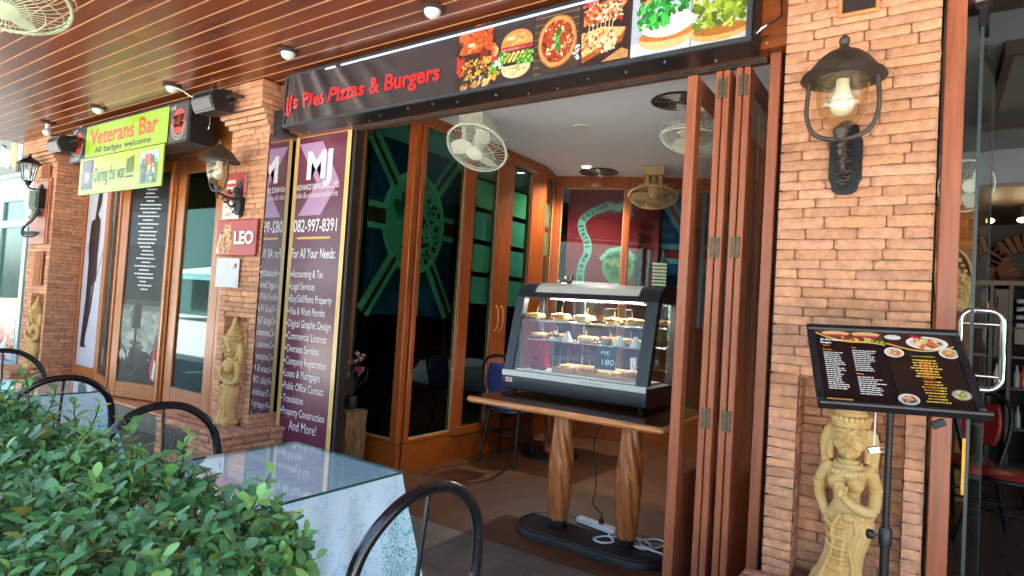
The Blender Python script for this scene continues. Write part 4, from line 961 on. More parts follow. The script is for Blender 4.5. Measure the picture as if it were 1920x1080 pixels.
# ================================================================== PEDESTAL TABLE, DISPLAY CASE
def twisted(mb, x, y, z0, z1, r):
    nseg, n = 40, 40; V = []
    for i in range(nseg + 1):
        u = i / nseg; pr = .78 + .42 * sin(pi * min(1, (u * .86 + .08))) ** 1.3 * (1 - .28 * u)
        for k in range(n):
            a = 2 * pi * k / n; tw = u * 2.1 + .12 * sin(u * 9); rr = r * pr * (1 + .26 * abs(sin(3 * (a + tw))) ** .6 - .16 + .03 * noise.noise(Vector((cos(a + tw) * 2, sin(a + tw) * 2, u * 3 + x))))
            V.append((x + cos(a) * rr, y + sin(a) * rr, z0 + (z1 - z0) * u))
    o = mb.add(V, [(i * n + k, i * n + (k + 1) % n, (i + 1) * n + (k + 1) % n, (i + 1) * n + k) for i in range(nseg) for k in range(n)] + [tuple(range(n))[::-1], tuple(nseg * n + k for k in range(n))])
    for i in range(nseg + 1):      # wood grain, plus groove shade painted into the colour along the carving
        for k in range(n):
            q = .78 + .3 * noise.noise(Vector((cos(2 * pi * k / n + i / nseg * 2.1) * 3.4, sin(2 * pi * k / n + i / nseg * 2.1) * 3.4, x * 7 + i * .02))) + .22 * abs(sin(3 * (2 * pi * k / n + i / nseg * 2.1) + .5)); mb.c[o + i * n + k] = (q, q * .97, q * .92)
TX0, TX1, TY0, TY1, TZ = -2.728, -1.267, 3.492, 4.42, .862
t = thing('pedestal_table', 'pine edged table on two twisted wooden columns and a black oval foot', 'table', (-1.8, 3.73, .002))
b = MB(); b.box(TX0, TX1, TY0, TY1, TZ - .046, TZ - .003, .014); b.build('table_edge', 'table_wood', t, smooth=60)
b = MB(); b.box(TX0 + .018, TX1 - .018, TY0 + .018, TY1 - .018, TZ - .0029, TZ, .001); b.build('table_top', 'table_top', t)
def stadium(mb, cx, cy, hl, r, z0, z1, bev, n=18):
    def ring(rr): return [(hl * cx_ + cos(a) * rr, sin(a) * rr) for cx_, aa in ((1, -pi / 2), (-1, pi / 2)) for a in [aa + pi * k / n for k in range(n + 1)]]
    V = []; prof = [(r, z0), (r, z1 - bev), (r - bev * .4, z1 - bev * .3), (r - bev, z1), (r - .022, z1), (r - .025, z1 - .006), (r - .034, z1 - .006), (r - .037, z1), (.02, z1 + .001)]
    for rr, z in prof: V += [(cx + a, cy + b_, z) for a, b_ in ring(rr)]
    m = 2 * (n + 1); mb.add(V, [(i * m + k, i * m + (k + 1) % m, (i + 1) * m + (k + 1) % m, (i + 1) * m + k) for i in range(len(prof) - 1) for k in range(m)] + [tuple(range(m))[::-1], tuple((len(prof) - 1) * m + k for k in range(m))])
b = MB(); stadium(b, -1.8, 3.73, .3, .245, .003, .05, .012); b.build('foot', mat('black_oval_foot', '#1f1b1b', .55, var=.25, scale=8, bump=.15, bscale=30), t, smooth=50)
for x in (-2.05, -1.555):
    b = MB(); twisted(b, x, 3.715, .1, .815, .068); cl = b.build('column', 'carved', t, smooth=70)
    b = MB(); b.lathe([(.072, .051), (.072, .058), (.06, .064), (.057, .105), (.05, .107)], (x, 3.715, 0), 24); b.build('collar', 'black_metal', cl, smooth=40)
b = MB(); b.box(-2.1, -1.5, 3.65, 3.78, .8, .814); b.build('under_frame', 'dark_room', t)

def display_case():
    X0, X1, Y0, Y1, Z0 = -2.70, -1.54, 3.885, 4.41, .885
    t = thing('display_case', 'charcoal heated display case with slanted glass front full of pies', 'display case', (-2.12, 4.14, TZ))
    b = MB(); n = 8       # bulged lower body
    prof = [(Y0 + .05, Z0), (Y0 + .012, Z0 + .012), (Y0 + .0, Z0 + .05), (Y0 + .002, Z0 + .12), (Y0 + .01, Z0 + .135), (Y1, Z0 + .135), (Y1, Z0)]
    b.prism([(y, z) for y, z in prof], (X0, 0, 0), (0, 1, 0), (0, 0, 1), X1 - X0); bs = b.build('base', 'char_plastic', t, smooth=35)
    b = MB(); b.box(X0 + .0, X1 - .0, Y0 - .008, Y0 + .012, .994, 1.036, .003); b.box(X0 + .1, X1 - .07, Y0 + .03, Y0 + .05, 1.0365, 1.052, .003); b.build('sill_strip', 'white_strip', bs)
    for x in (X0 + .06, X1 - .06):
        for y in (Y0 + .08, Y1 - .06): b = MB(); b.lathe([(.018, 0), (.022, .022)], (x, y, TZ), 14); b.build('foot', 'rubber', bs)
    # slanted side frames and hood: side profile swept
    def hoodprof(d=0): return [(Y0 + .135 + d, 1.60), (Y0 + .15 + d, 1.635), (Y0 + .19 + d, 1.685), (Y0 + .25 + d, 1.712), (Y0 + .33, 1.718), (Y1, 1.715), (Y1, 1.60)]
    b = MB(); b.prism(hoodprof(), (X0, 0, 0), (0, 1, 0), (0, 0, 1), X1 - X0); hd = b.build('hood', 'char_plastic', t, smooth=40)
    b = MB()
    pl = [(Y0 + .1485, 1.6345), (Y0 + .1885, 1.6845), (Y0 + .2485, 1.7115)]; e = .004
    for (ya, za), (yb, zb) in zip(pl, pl[1:]): b.add([(X0 + .16, ya - e, za + e), (X1 - .16 + .01, ya - e, za + e), (X1 - .16 + .01, yb - e, zb + e), (X0 + .16, yb - e, zb + e)], [(0, 1, 2, 3)])
    b.build('light_panel', mat('white_hood_panel', '#d9d4cc', .4, var=.03), hd)
    for x0, x1 in ((X0, X0 + .075), (X1 - .085, X1)):
        b = MB(); b.prism([(Y0 + .015, 1.0365), (Y0 + .075, 1.0365), (Y0 + .2, 1.599), (Y0 + .137, 1.599)], (x0, 0, 0), (0, 1, 0), (0, 0, 1), x1 - x0); b.build('side_frame', 'char_plastic', t, smooth=40)
    b = MB()
    for x0 in (X0, X1 - .04): b.box(x0, x0 + .04, Y1 - .04, Y1, 1.0205, 1.5995, .004)
    b.build('rear_frame', 'char_plastic', t)
    b = MB(); a, c_ = Vector((0, Y0 + .03, 1.05)), Vector((0, Y0 + .15, 1.6)); d = (c_ - a).normalized(); nn = Vector((0, -d.z, d.y)); b.obox(((X0 + X1) / 2, (a.y + c_.y) / 2, (a.z + c_.z) / 2), (1, 0, 0), nn, d, ((X1 - X0) / 2 - .078, .003, (c_ - a).length / 2)); b.build('front_glass', 'glass', t)
    for x in (X0 + .012, X1 - .012): b = MB(); b.prism([(Y0 + .078, 1.037), (Y1 - .042, 1.037), (Y1 - .042, 1.598), (Y0 + .203, 1.598)], (x - .003, 0, 0), (0, 1, 0), (0, 0, 1), .006); b.build('side_glass', 'glass', t)
    b = MB(); b.box(X0 + .045, X1 - .045, Y1 - .012, Y1 - .006, 1.022, 1.598); b.build('rear_glass', 'glass', t)
    b = MB(); b.box(X0 + .08, X1 - .08, Y0 + .08, Y1 - .05, 1.0205, 1.03); b.build('inner_floor', mat('case_floor_tray', '#8d8d8a', .35, metal=.6), t)
    for zz in (1.42, 1.275):
        b = MB(); y0 = Y0 + .02 + (zz - 1.05) * .22 + .06
        for y in (y0, Y1 - .05): b.tube([(X0 + .06, y, zz), (X1 - .06, y, zz)], .0045, 6)
        for k in range(34): x = X0 + .08 + k * (X1 - X0 - .16) / 33; b.tube([(x, y0, zz + .003), (x, Y1 - .05, zz + .003)], .0018, 4, caps=False)
        b.build('wire_shelf', 'chrome', t, smooth=60)
    b = MB()
    for x in (X0 + .22, X0 + .42, X1 - .2, X1 - .05):
        b.box(x - .007, x + .007, Y1 - .034, Y1 - .022, 1.03, 1.595)
        for k in range(18): b.box(x - .0035, x + .0035, Y1 - .0345, Y1 - .034, 1.06 + k * .03, 1.07 + k * .03, 0, 1)
    b.build('shelf_post', ['chrome', 'rubber'], t)
    b = MB(); pl = Plane2D(b, (0, Y0 - .002, 0), (1, 0, 0), (0, 0, 1), .001); pl.rect(-2.665, .947, -2.605, .98, '#e6dfe0', 1); pl.rect(-2.66, .951, -2.61, .976, '#d8a8b4', 2); pl.text('4.5', -2.645, .958, .012, '#8a4a5a', 3, .025); b.build('sticker', 'print', bs)
    pr = Plane2D(MB(), (0, Y0 - .0088, 0), (1, 0, 0), (0, 0, 1), .0006); pr.text('HOT FOOD', -2.05, 1.008, .012, '#6a5a80', 1, .2); pr.mb.build('strip_lettering', 'print', bs)
    l = bpy.data.lights.new('case_lamp', 'AREA'); l.shape = 'RECTANGLE'; l.size = .9; l.size_y = .12; l.energy = 5.5; l.color = (1, .94, .84)
    o = bpy.data.objects.new('case_lamp', l); C.objects.link(o); o.parent = t; o.location = (0, .08, 1.592 - TZ)
    b = MB(); b.box(-2.5, -1.75, 4.2, 4.26, 1.5935, 1.599); b.build('lamp_tube', emat('case_lamp_tube', '#fff0d8', 4), hd)
    return X0, X1, Y0, Y1
CX0, CX1, CY0, CY1 = display_case()
crust = mat('golden_pie_crust', '#b8843c', .6, col2='#d8b068', scale=28, bump=.5, bscale=60)
foil = mat('foil_pie_tin', '#b6b6b4', .35, metal=.8, var=.1, scale=30)
PIES = []
def pie_proto(seed, cm, label):
    t = thing('pie', label, 'pie', (0, 0, 0), group='pies in the display case')
    b = MB(); n = 26; b.lathe([(.7, 0), (.98, .34), (1.05, .36), (.95, .34), (.66, .03)], (0, 0, 0), n); b.v = [(p[0] * .06, p[1] * .06, p[2] * .1) for p in b.v]; b.build('tin', foil, t, world=False, smooth=50)
    b = MB(); R = random.Random(seed); f = R.randint(8, 13)
    def fn(u, v):
        a = 2 * pi * u; r_ = v * .064 * (1 + .06 * sin(f * a + seed) * v + .08 * noise.noise(Vector((cos(a) * 2, sin(a) * 2, seed))) * v)
        return (cos(a) * r_, sin(a) * r_, .034 + .019 * (1 - v ** 3) + .009 * noise.noise(Vector((cos(a) * v * 4, sin(a) * v * 4, seed * 3))) + .004 * noise.noise(Vector((cos(a) * v * 13, sin(a) * v * 13, seed))) + (.006 if .78 < v < .97 else 0) - (.012 if v > .98 else 0))
    b.grid(fn, 44, 12); cr = b.build('crust', cm, t, world=False, smooth=80)
    b = MB(); q = R.uniform(-.02, .02); b.bar((.01, q, .045), (.016 + q, .004, .105), .005, .002); b.build('marker_stick', 'table_wood', cr, world=False); return t
def pie(x, y, z, r, label, n_=[0]):
    k = n_[0]; n_[0] += 1
    if k < 4: t = pie_proto(k + 1, [crust, crust_b, crust_c, crust_b][k], label); t.location = (x, y, z); PIES.append(t)
    else: t = dup(PIES[(k * 7 + k // 5) % 4], (x, y, z), random.uniform(0, 6), label)
    t.scale = (r * random.uniform(.9, 1.08), r * random.uniform(.9, 1.08), random.uniform(.85, 1.15))
crust_b = mat('browned_pie_crust', '#8a5424', .6, col2='#c48c48', scale=24, bump=.6, bscale=60); crust_c = mat('pale_pie_crust', '#c89c5c', .6, col2='#e0c48c', scale=30, bump=.5, bscale=60)
ordn = ['first', 'second', 'third', 'fourth', 'fifth', 'sixth']
for s, (zz, name) in enumerate(((1.426, 'upper wire shelf'), (1.281, 'middle wire shelf'))):
    for k in range(5): pie(CX0 + .17 + k * .2 + random.uniform(-.03, .03), CY0 + .21 + random.uniform(-.04, .05), zz, 1.25, 'small golden pie, %s from the left on the %s of the case' % (ordn[k], name))
b = MB(); tx0, tx1, ty0, ty1 = CX0 + .36, CX1 - .12, CY0 + .12, CY0 + .36
b.box(tx0, tx1, ty0, ty1, 1.031, 1.043, .002); b.box(tx0, tx1, ty0, ty0 + .012, 1.0435, 1.07, .002); b.box(tx0, tx1, ty1 - .012, ty1, 1.0435, 1.1, .002); b.box(tx0, tx0 + .012, ty0 + .0125, ty1 - .0125, 1.0435, 1.085, .002); b.box(tx1 - .012, tx1, ty0 + .0125, ty1 - .0125, 1.0435, 1.085, .002)
tag(recentre(b.build('wooden_tray', 'table_wood')), 'shallow wooden tray on the floor of the display case', 'tray')
for k in range(4): pie(tx0 + .09 + k * .165 + random.uniform(-.012, .012), ty0 + .11 + random.uniform(-.015, .015), 1.0455, 1.3, 'small golden pie, %s from the left in the wooden tray of the case' % ordn[k])
# packets, cards
b = MB(); b.obox((CX0 + .185, CY0 + .2, 1.17), (1, 0, 0), (0, .95, .3), (0, -.3, .95), (.075, .035, .13), .012); tag(recentre(b.build('red_packet', mat('red_foil_packet', '#a3272f', .3, var=.2, scale=14, bump=.4, bscale=30))), 'red packet standing at the left inside the display case', 'packet')
b = MB(); pl = Plane2D(b, (CX0 + .72, CY0 + .115, 1.11), (.97, .24, 0), (0, .2, .98), .0008); b.obox(pl.P(.07, .08, -4), pl.ux, pl.n, pl.uy, (.075, .002, .085)); pl.rect(-.004, -.004, .144, .164, '#2b3034', 1); pl.text('PIE', .03, .105, .026, '#dfe6ea', 2, .06); pl.text('180', .045, .03, .042, '#e8eef0', 2, .085)
tag(recentre(b.build('price_card', 'print')), 'black price card with white 180 in front of the pies', 'card')
b = MB()
for x in (CX0 + .27, CX0 + .4):
    b.obox((x + .06, CY0 + .13, 1.17), (1, .15, 0), (-.06, .93, .36), (0, -.36, .93), (.004, .002, .15), .001)
b.obox((CX0 + .395, CY0 + .125, 1.185), (1, .1, 0), (-.04, .93, .36), (0, -.36, .93), (.065, .0015, .125), .001)
tag(recentre(b.build('menu_holder', M['glass'])), 'clear acrylic menu holder leaning inside the display case', 'holder')
for k, x in enumerate((CX0 + .36, CX0 + .47, CX1 - .27, CX1 - .15)):
    b = MB(); b.lathe([(.012, .075), (.014, .068), (.02, .05), (.045, .004), (.047, 0), (.04, .002), (.014, .045), (.0, .06)], (x, CY0 + .14, 1.281), 18); tag(recentre(b.build('cone_ornament', 'white_enamel', smooth=50)), 'white cone cap, %s from the left on the middle wire shelf of the case' % ordn[k], 'cap', 'white cone caps in the display case')
b = MB(); b.lathe([(.05, 0), (.052, .012), (.045, .03), (.03, .045), (.012, .05), (.012, .065), (0, .068)], (-2.43, 4.3, 1.716), 24); b.tube([(-2.40, 4.32, 1.745), (-2.39, 4.33, 1.80)], [.02, .012], 10); tag(recentre(b.build('counter_bell', 'chrome', smooth=40)), 'small shiny counter bell on top of the display case', 'bell')
# pinned case light strip, power strip and cables
t = thing('power_strip', 'white power strip lying on the foot of the pedestal table', 'power strip', (-1.83, 3.87, .051))
b = MB(); b.obox((-1.83, 3.87, .07), (.98, -.17, 0), (.17, .98, 0), (0, 0, 1), (.16, .032, .018), .006); b.build('housing', 'white_enamel', t)
for k in range(3): b = MB(); c = Vector((-1.93 + k * .085, 3.887 - k * .0147, .0885)); b.lathe([(.02, 0), (.02, .001), (.017, .0015), (.016, .0005)], c, 18); b.build('socket', 'alu', t)
b = MB(); pts = [(-1.68, 3.845, .07), (-1.6, 3.82, .06), (-1.5, 3.86, .058), (-1.42, 3.8, .058), (-1.46, 3.74, .058), (-1.58, 3.8, .058), (-1.7, 3.76, .058), (-1.75, 3.66, .058), (-1.68, 3.63, .058), (-1.63, 3.7, .06), (-1.7, 3.78, .064), (-1.63, 3.86, .064), (-1.55, 3.75, .066), (-1.45, 3.7, .064), (-1.38, 3.78, .06), (-1.36, 3.9, .06), (-1.44, 3.93, .06), (-1.5, 3.8, .066), (-1.4, 3.72, .066), (-1.3, 3.72, .056), (-1.2, 3.66, .012), (-1.0, 3.62, .008)]
def smoothpath(p, m=6):
    p = [Vector(q) for q in p]; out = []
    for i in range(len(p) - 1):
        a, b_, c_, d = p[max(0, i - 1)], p[i], p[i + 1], p[min(len(p) - 1, i + 2)]
        for k in range(m):
            u = k / m; out.append(.5 * ((2 * b_) + (c_ - a) * u + (2 * a - 5 * b_ + 4 * c_ - d) * u * u + (3 * b_ - a - 3 * c_ + d) * u ** 3))
    return out + [p[-1]]
b.tube(smoothpath(pts), .0065, 7); tag(b.build('white_cable', 'white_enamel', smooth=80), 'white cable lying in loops around the right column of the table', 'cable')
b = MB(); b.tube(smoothpath([(-1.95, 4.2, .815), (-1.96, 4.12, .7), (-1.95, 4.0, .6), (-1.915, 3.96, .45), (-1.885, 3.93, .3), (-1.885, 3.9, .2), (-1.83, 3.88, .16), (-1.80, 3.87, .15), (-1.80, 3.868, .12), (-1.80, 3.866, .089)]), .0045, 7); b.lathe([(.017, .089), (.017, .115), (.008, .13)], (-1.80, 3.866, 0), 14); tag(b.build('black_cord', 'rubber', smooth=60), 'thin black cord with plug hanging from the table to the power strip', 'cord')

# ================================================================== FLAGS, SHEETS, LOG, INNER TABLE
def jack(pl, cu, cv, ru, rv, u0, u1, v0, v1):
    pl.rect(u0, v0, u1, v1, '#24466e', 0, 24, 24)
    def ray(du, dv, w, redw, off=0):
        L = math.hypot(du, dv); nx, ny = -dv / L, du / L; e = (cu + du, cv + dv)
        for ww, col, ly in ((w, '#93b89e', 1), (redw, '#6d3a30', 2)):
            o_ = off if ly == 2 else 0
            pl.poly([(cu + nx * (ww / 2 + o_), cv + ny * (ww / 2 + o_)), (cu - nx * (ww / 2 - o_), cv - ny * (ww / 2 - o_)), (e[0] - nx * (ww / 2 - o_), e[1] - ny * (ww / 2 - o_)), (e[0] + nx * (ww / 2 + o_), e[1] + ny * (ww / 2 + o_))], col, ly)
    for du, dv in ((u0 - cu, (v1 - cv) * 1.0), (u1 - cu, v1 - cv), (u0 - cu, v0 - cv), (u1 - cu, v0 - cv)): ray(du * .98, dv * .98, .17, .05, .01)
    for du, dv in ((0, v1 - cv), (0, v0 - cv), (u0 - cu, 0), (u1 - cu, 0)): ray(du, dv, .26, .15)
    pl.ell(cu, cv, ru, rv, '#a0c6ac', 3, 40); pl.ell(cu, cv, ru * .9, rv * .9, '#8bb39a', 3.5, 40); R = random.Random(6)
    blobs(pl, 170, cu - ru * .7, cv - rv * .8, cu + ru * .85, cv + rv * .8, .035, ['#2b3a30', '#3c5244', '#597a66', '#8aa892', '#22302a'], 4, R, .8, lambda a, b_: ((a - cu) / ru) ** 2 + ((b_ - cv) / rv) ** 2 < .7 and (a - cu) > -.25 * ru)
    blobs(pl, 16, cu - ru * .6, cv, cu - ru * .1, cv + rv * .5, .05, ['#4d6656', '#5d7a68'], 4, R, 1)
b = MB(); pl = Plane2D(b, (-4.45, 0, 0), (0, 1, 0), (0, 0, 1), .004, lambda u, v: .004 * sin(u * 7))
jack(pl, 4.64, 2.32, .46, .53, 4.0, 5.27, 1.36, 3.1)
tag(b.build('union_flag', 'cloth_print'), 'large union flag with round emblem hanging behind the dark glass on the left', 'flag')
o3 = Vector((-4.03, 6.78, 0)); ux3 = Vector((.93, .36, 0)).normalized()
b = MB(); pl = Plane2D(b, o3, ux3, (0, 0, 1), .004, lambda u, v: .003 * sin(u * 9 + v))
pl.rect(.16, .9, 1.3, 3.07, '#84262f', 0, 16, 10)
rib = smoothpath([(.92, 2.77, 0), (.87, 2.88, 0), (.76, 2.83, 0), (.7, 2.87, 0), (.58, 2.83, 0), (.44, 2.76, 0), (.34, 2.65, 0), (.36, 2.52, 0), (.42, 2.4, 0), (.43, 2.25, 0), (.37, 2.1, 0), (.36, 1.9, 0), (.38, 1.7, 0)], 5)
for p, q in zip(rib, rib[1:]): pl.line([(p.x, p.y), (q.x + (q.x - p.x) * .15, q.y + (q.y - p.y) * .15)], .1, '#7fa79a', 2)
txt = 'UNITED STATES MARINE'; n0 = 22; 
for k, ch in enumerate(txt):
    i = min(len(rib) - 2, n0 - 4 + int(k * 2.05)); p, q = rib[i], rib[i + 1]; a = atan2(q.y - p.y, q.x - p.x)
    if ch != ' ': pl.text(ch, p.x + .03 * sin(a), p.y - .03 * cos(a), .055, '#16262c', 4, None, 'C', .01, True, a + pi * 0)
pl.ell(.82, 2.1, .2, .22, '#6f8f62', 1, 26); pl.ell(.82, 2.1, .16, .18, '#57783f', 2, 26); R = random.Random(7); blobs(pl, 30, .68, 1.98, .96, 2.26, .04, ['#3f5a30', '#7f9a52', '#8f8a4a'], 3, R); pl.line([(.6, 2.18), (.7, 2.3), (.9, 2.34), (1.03, 2.2)], .05, '#8fb0a0', 3)
tag(b.build('marine_flag', 'cloth_print'), 'burgundy flag with curling lettered ribbon hanging behind the back glass', 'flag')
b = MB(); pl = Plane2D(b, o3 + Vector((.0, .12, 0)), ux3, (0, 0, 1), .0015); pl.rect(1.28, 1.4, 2.5, 3.05, '#1f4a72', 0)
for a, c_ in (((1.3, 3.0), (2.3, 1.5)), ((1.3, 1.5), (2.4, 3.0))): pl.line([a, c_], .16, '#5f93a6', 1); pl.line([a, c_], .05, '#8a3b34', 2)
pl.rect(1.28, 2.18, 2.5, 2.42, '#5f93a6', 2.5); pl.rect(1.28, 2.24, 2.5, 2.36, '#7d2d2c', 3); pl.rect(1.62, 1.4, 1.8, 3.05, '#5f93a6', 3.5); pl.rect(1.66, 1.4, 1.76, 3.05, '#7d2d2c', 4)
tag(b.build('union_flag', 'cloth_print'), 'blue union flag partly seen behind the back glass right of the burgundy flag', 'flag')
b = MB(); R = random.Random(33); pb = o3 + ux3 * 1.05 + Vector((.02, -.0, 0))
for k in range(46):
    z = 1.75 + k * .0165; a = R.uniform(-1, 1); w_ = .10 * (1 - (k / 46) ** 1.5) + .015; q = pb + Vector((0, 0, z)); d = (ux3 * a * w_ + Vector((.0, .03 * R.uniform(-1, 1), .07))); s_ = d.cross(Vector((.3, 1, 0))).normalized() * .012
    b.add([q, q + d * .5 + s_, q + d, q + d * .5 - s_], [(0, 1, 2, 3)], 0, (.06, .13 * R.uniform(.7, 1.3), .04))
b.tube([pb + Vector((0, 0, 1.2)), pb + Vector((0, 0, 2.45))], .008, 6, col=(.08, .07, .03)); tag(b.build('slender_plant', 'cloth_print', recalc=False), 'slender green plant behind the back glass beside the burgundy flag', 'plant')
t = thing('letter_rack', 'small white slatted rack behind the back glass in front of the blue flag', 'rack', tuple(o3 + ux3 * 1.34 + Vector((0, 0, 1.86))))
b = MB(); c0 = o3 + ux3 * 1.34
for k in range(7): b.obox(c0 + Vector((.0, -.03, 1.9 + k * .042)), ux3, (-ux3.y, ux3.x, 0), (0, 0, 1), (.085, .012, .014), .002)
b.build('slats', mat('cream_rack_slat', '#d8cdb4', .6), t); b = MB(); b.obox(c0 + Vector((.0, -.012, 2.02)), ux3, (-ux3.y, ux3.x, 0), (0, 0, 1), (.09, .003, .17)); b.build('back_board', 'dark_room', t)
R = random.Random(14); rows4 = ['top', 'second', 'third', 'lowest']
def sheet(pl_o, ux, u0, u1, z0, z1, label):
    b = MB(); pl = Plane2D(b, pl_o, ux, (0, 0, 1), .0008); c = R.choice(['#93ae a2'.replace(' ', ''), '#9db8a8', '#8fa8ac', '#a2b89c'])
    pl.rect(u0, z0, u1, z1, c, 0)
    for a, c_ in ((u0, z0), (u1, z0), (u0, z1), (u1, z1)): pl.rect(a - .012, c_ - .012, a + .012, c_ + .012, '#1a1a1a', 2)
    o = b.build('notice_sheet', 'print', recalc=True); md = o.modifiers.new('thick', 'SOLIDIFY'); md.thickness = .0015
    tag(o, label, 'paper sheet', 'pale sheets taped behind the partition glass')
for nm, y0, y1, rr in (('second', 4.80, 5.085, 4), ('third', 5.43, 5.715, 4)):
    for k in range(rr):
        zt = 2.77 - k * .325; sheet((-3.785, 0, 0), (0, 1, 0), y0, y1, zt - .27 + R.uniform(-.008, .008), zt, 'pale green sheet, %s of four behind the %s pane of the side partition' % (rows4[k], nm))
d4 = Vector((-.16, .52, 0)).normalized()
for k in range(2): sheet(Vector((-3.785, 6.02, 0)), d4, .1, .4, 2.5 - k * .34, 2.78 - k * .34, 'pale green sheet, %s of two behind the narrow end pane of the partition' % ('upper', 'lower')[k])
b = MB(); b.box(-4.49, -4.478, 3.885, 3.896, .305, 3.08); tag(b.build('glass_edge_strip', mat('jade_glass_edge', '#2c8a68', .15, coat=.5)), 'bright jade green edge strip beside the front pane of the partition', 'strip')
# log with dried flowers
t = thing('log_stump', 'short bark covered log standing beside the service board', 'log', (-4.13, 3.68, .002))
b = MB(); V = []; n = 72; hs = [0, .02, .06, .1, .15, .2, .25, .3, .35, .4, .45, .5, .525, .535]
for i, h in enumerate(hs):
    for k in range(n):
        a = 2 * pi * k / n; rr = .132 * (1 + .16 * noise.noise(Vector((cos(a) * 1.6, sin(a) * 1.6, .6))) + .13 * noise.noise(Vector((cos(a) * 6, sin(a) * 6, h * 2.4))) + .07 * noise.noise(Vector((cos(a) * 16, sin(a) * 16, h * 30)))) * (1.04 if h < .03 else 1)
        V.append((-4.13 + cos(a) * rr, 3.68 + sin(a) * rr, .003 + h))
b.add(V, [(i * n + k, i * n + (k + 1) % n, (i + 1) * n + (k + 1) % n, (i + 1) * n + k) for i in range(len(hs) - 1) for k in range(n)])
b.build('bark', mat('rough_bark', '#5c4028', .9, col2='#8f6c48', scale=12, stretch=(2, 2, .6), bump=1, bscale=30), t, smooth=60)
b = MB(); b.add([(-4.13, 3.68, .542)] + [V[-n + k] for k in range(n)], [(0, 1 + k, 1 + (k + 1) % n) for k in range(n)]); b.build('cut_face', mat('grey_cut_wood', '#8a7558', .85, var=.2, scale=14), t)
DZ = .08; t = thing('dried_flowers', 'dried pink flowers and twigs in a small dark pot on the log', 'flowers', (-4.13, 3.7, .542))
b = MB(); b.lathe([(.035, .463), (.05, .5), (.055, .55), (.045, .58)], (-4.15, 3.7, DZ), 18); b.build('pot', 'dark_room', t, smooth=50)
b = MB(); R = random.Random(19); tips = []
for k in range(20):
    a = R.uniform(0, 6.28); l = R.uniform(.16, .42); p0 = Vector((-4.15, 3.7, .57 + DZ)); tip = p0 + Vector((cos(a) * l * .55, -abs(sin(a)) * l * .25 - .02, l)); tips.append(tip)
    b.tube(smoothpath([p0, (p0 + tip) / 2 + Vector((R.uniform(-.03, .03), 0, .03)), tip], 4), [.0035] * 4 + [.0028] * 4 + [.0015], 5)
b.tube(smoothpath([(-4.15, 3.7, .65), (-4.03, 3.66, .76), (-3.95, 3.66, .82), (-3.93, 3.66, .92)], 4), .003, 5); b.tube([(-3.95, 3.66, .82), (-3.92, 3.66, .83)], .002, 4)
b.build('twigs', 'iron', t, smooth=60)
b = MB()
for p in tips:
    c = R.choice([(.45, .12, .2), (.6, .25, .3), (.35, .1, .2), (.62, .42, .36)])
    for k in range(22):
        d = Vector((R.gauss(0, 1), R.gauss(0, 1), R.gauss(0, 1))).normalized() * R.uniform(.006, .035); q = p + d; u = d.orthogonal().normalized() * R.uniform(.006, .014); v = d.cross(u).normalized() * R.uniform(.005, .01)
        b.add([q - u, q + v, q + u, q - v], [(0, 1, 2, 3)], 0, c)
b.build('blossoms', 'print', t)
# inner dining table and chair
t = thing('dining_table', 'inner dining table with printed blue cloth on a twisted wooden column', 'table', (-3.25, 5.62, .002))
b = MB(); b.lathe([(.30, .003), (.30, .02), (.27, .035), (.06, .045)], (-3.25, 5.62, 0), 36); b.build('foot', 'black_metal', t, smooth=40)
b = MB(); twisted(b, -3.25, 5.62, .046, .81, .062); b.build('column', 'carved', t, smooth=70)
b = MB(); b.box(-3.66, -2.8, 5.2, 6.05, .812, .855, .006); b.build('table_top', 'table_wood', t)
CLOTH = mat('pale_blue_cloth', '#a9c9dc', .85, col2='#c6dce8', scale=26, bump=.15, bscale=300, detail=3)
b = MB()
def fc(u, v):
    x, y = -3.73 + 1.0 * u, 5.10 + 1.05 * v; dx = max(0, abs(x + 3.23) - .43); dy = max(0, abs(y - 5.625) - .425); d = max(dx, dy)
    return (x - .03 * (dx > 0) * (1 if x > -3.23 else -1) * -1, y, .8575 - 2.4 * d - (.6 * min(dx, dy)))
b.grid(fc, 30, 26); o = b.build('tablecloth', CLOTH, smooth=60); md = o.modifiers.new('thick', 'SOLIDIFY'); md.thickness = .003; md.offset = 1
tag(o, 'printed pale blue cloth over the inner dining table', 'tablecloth')

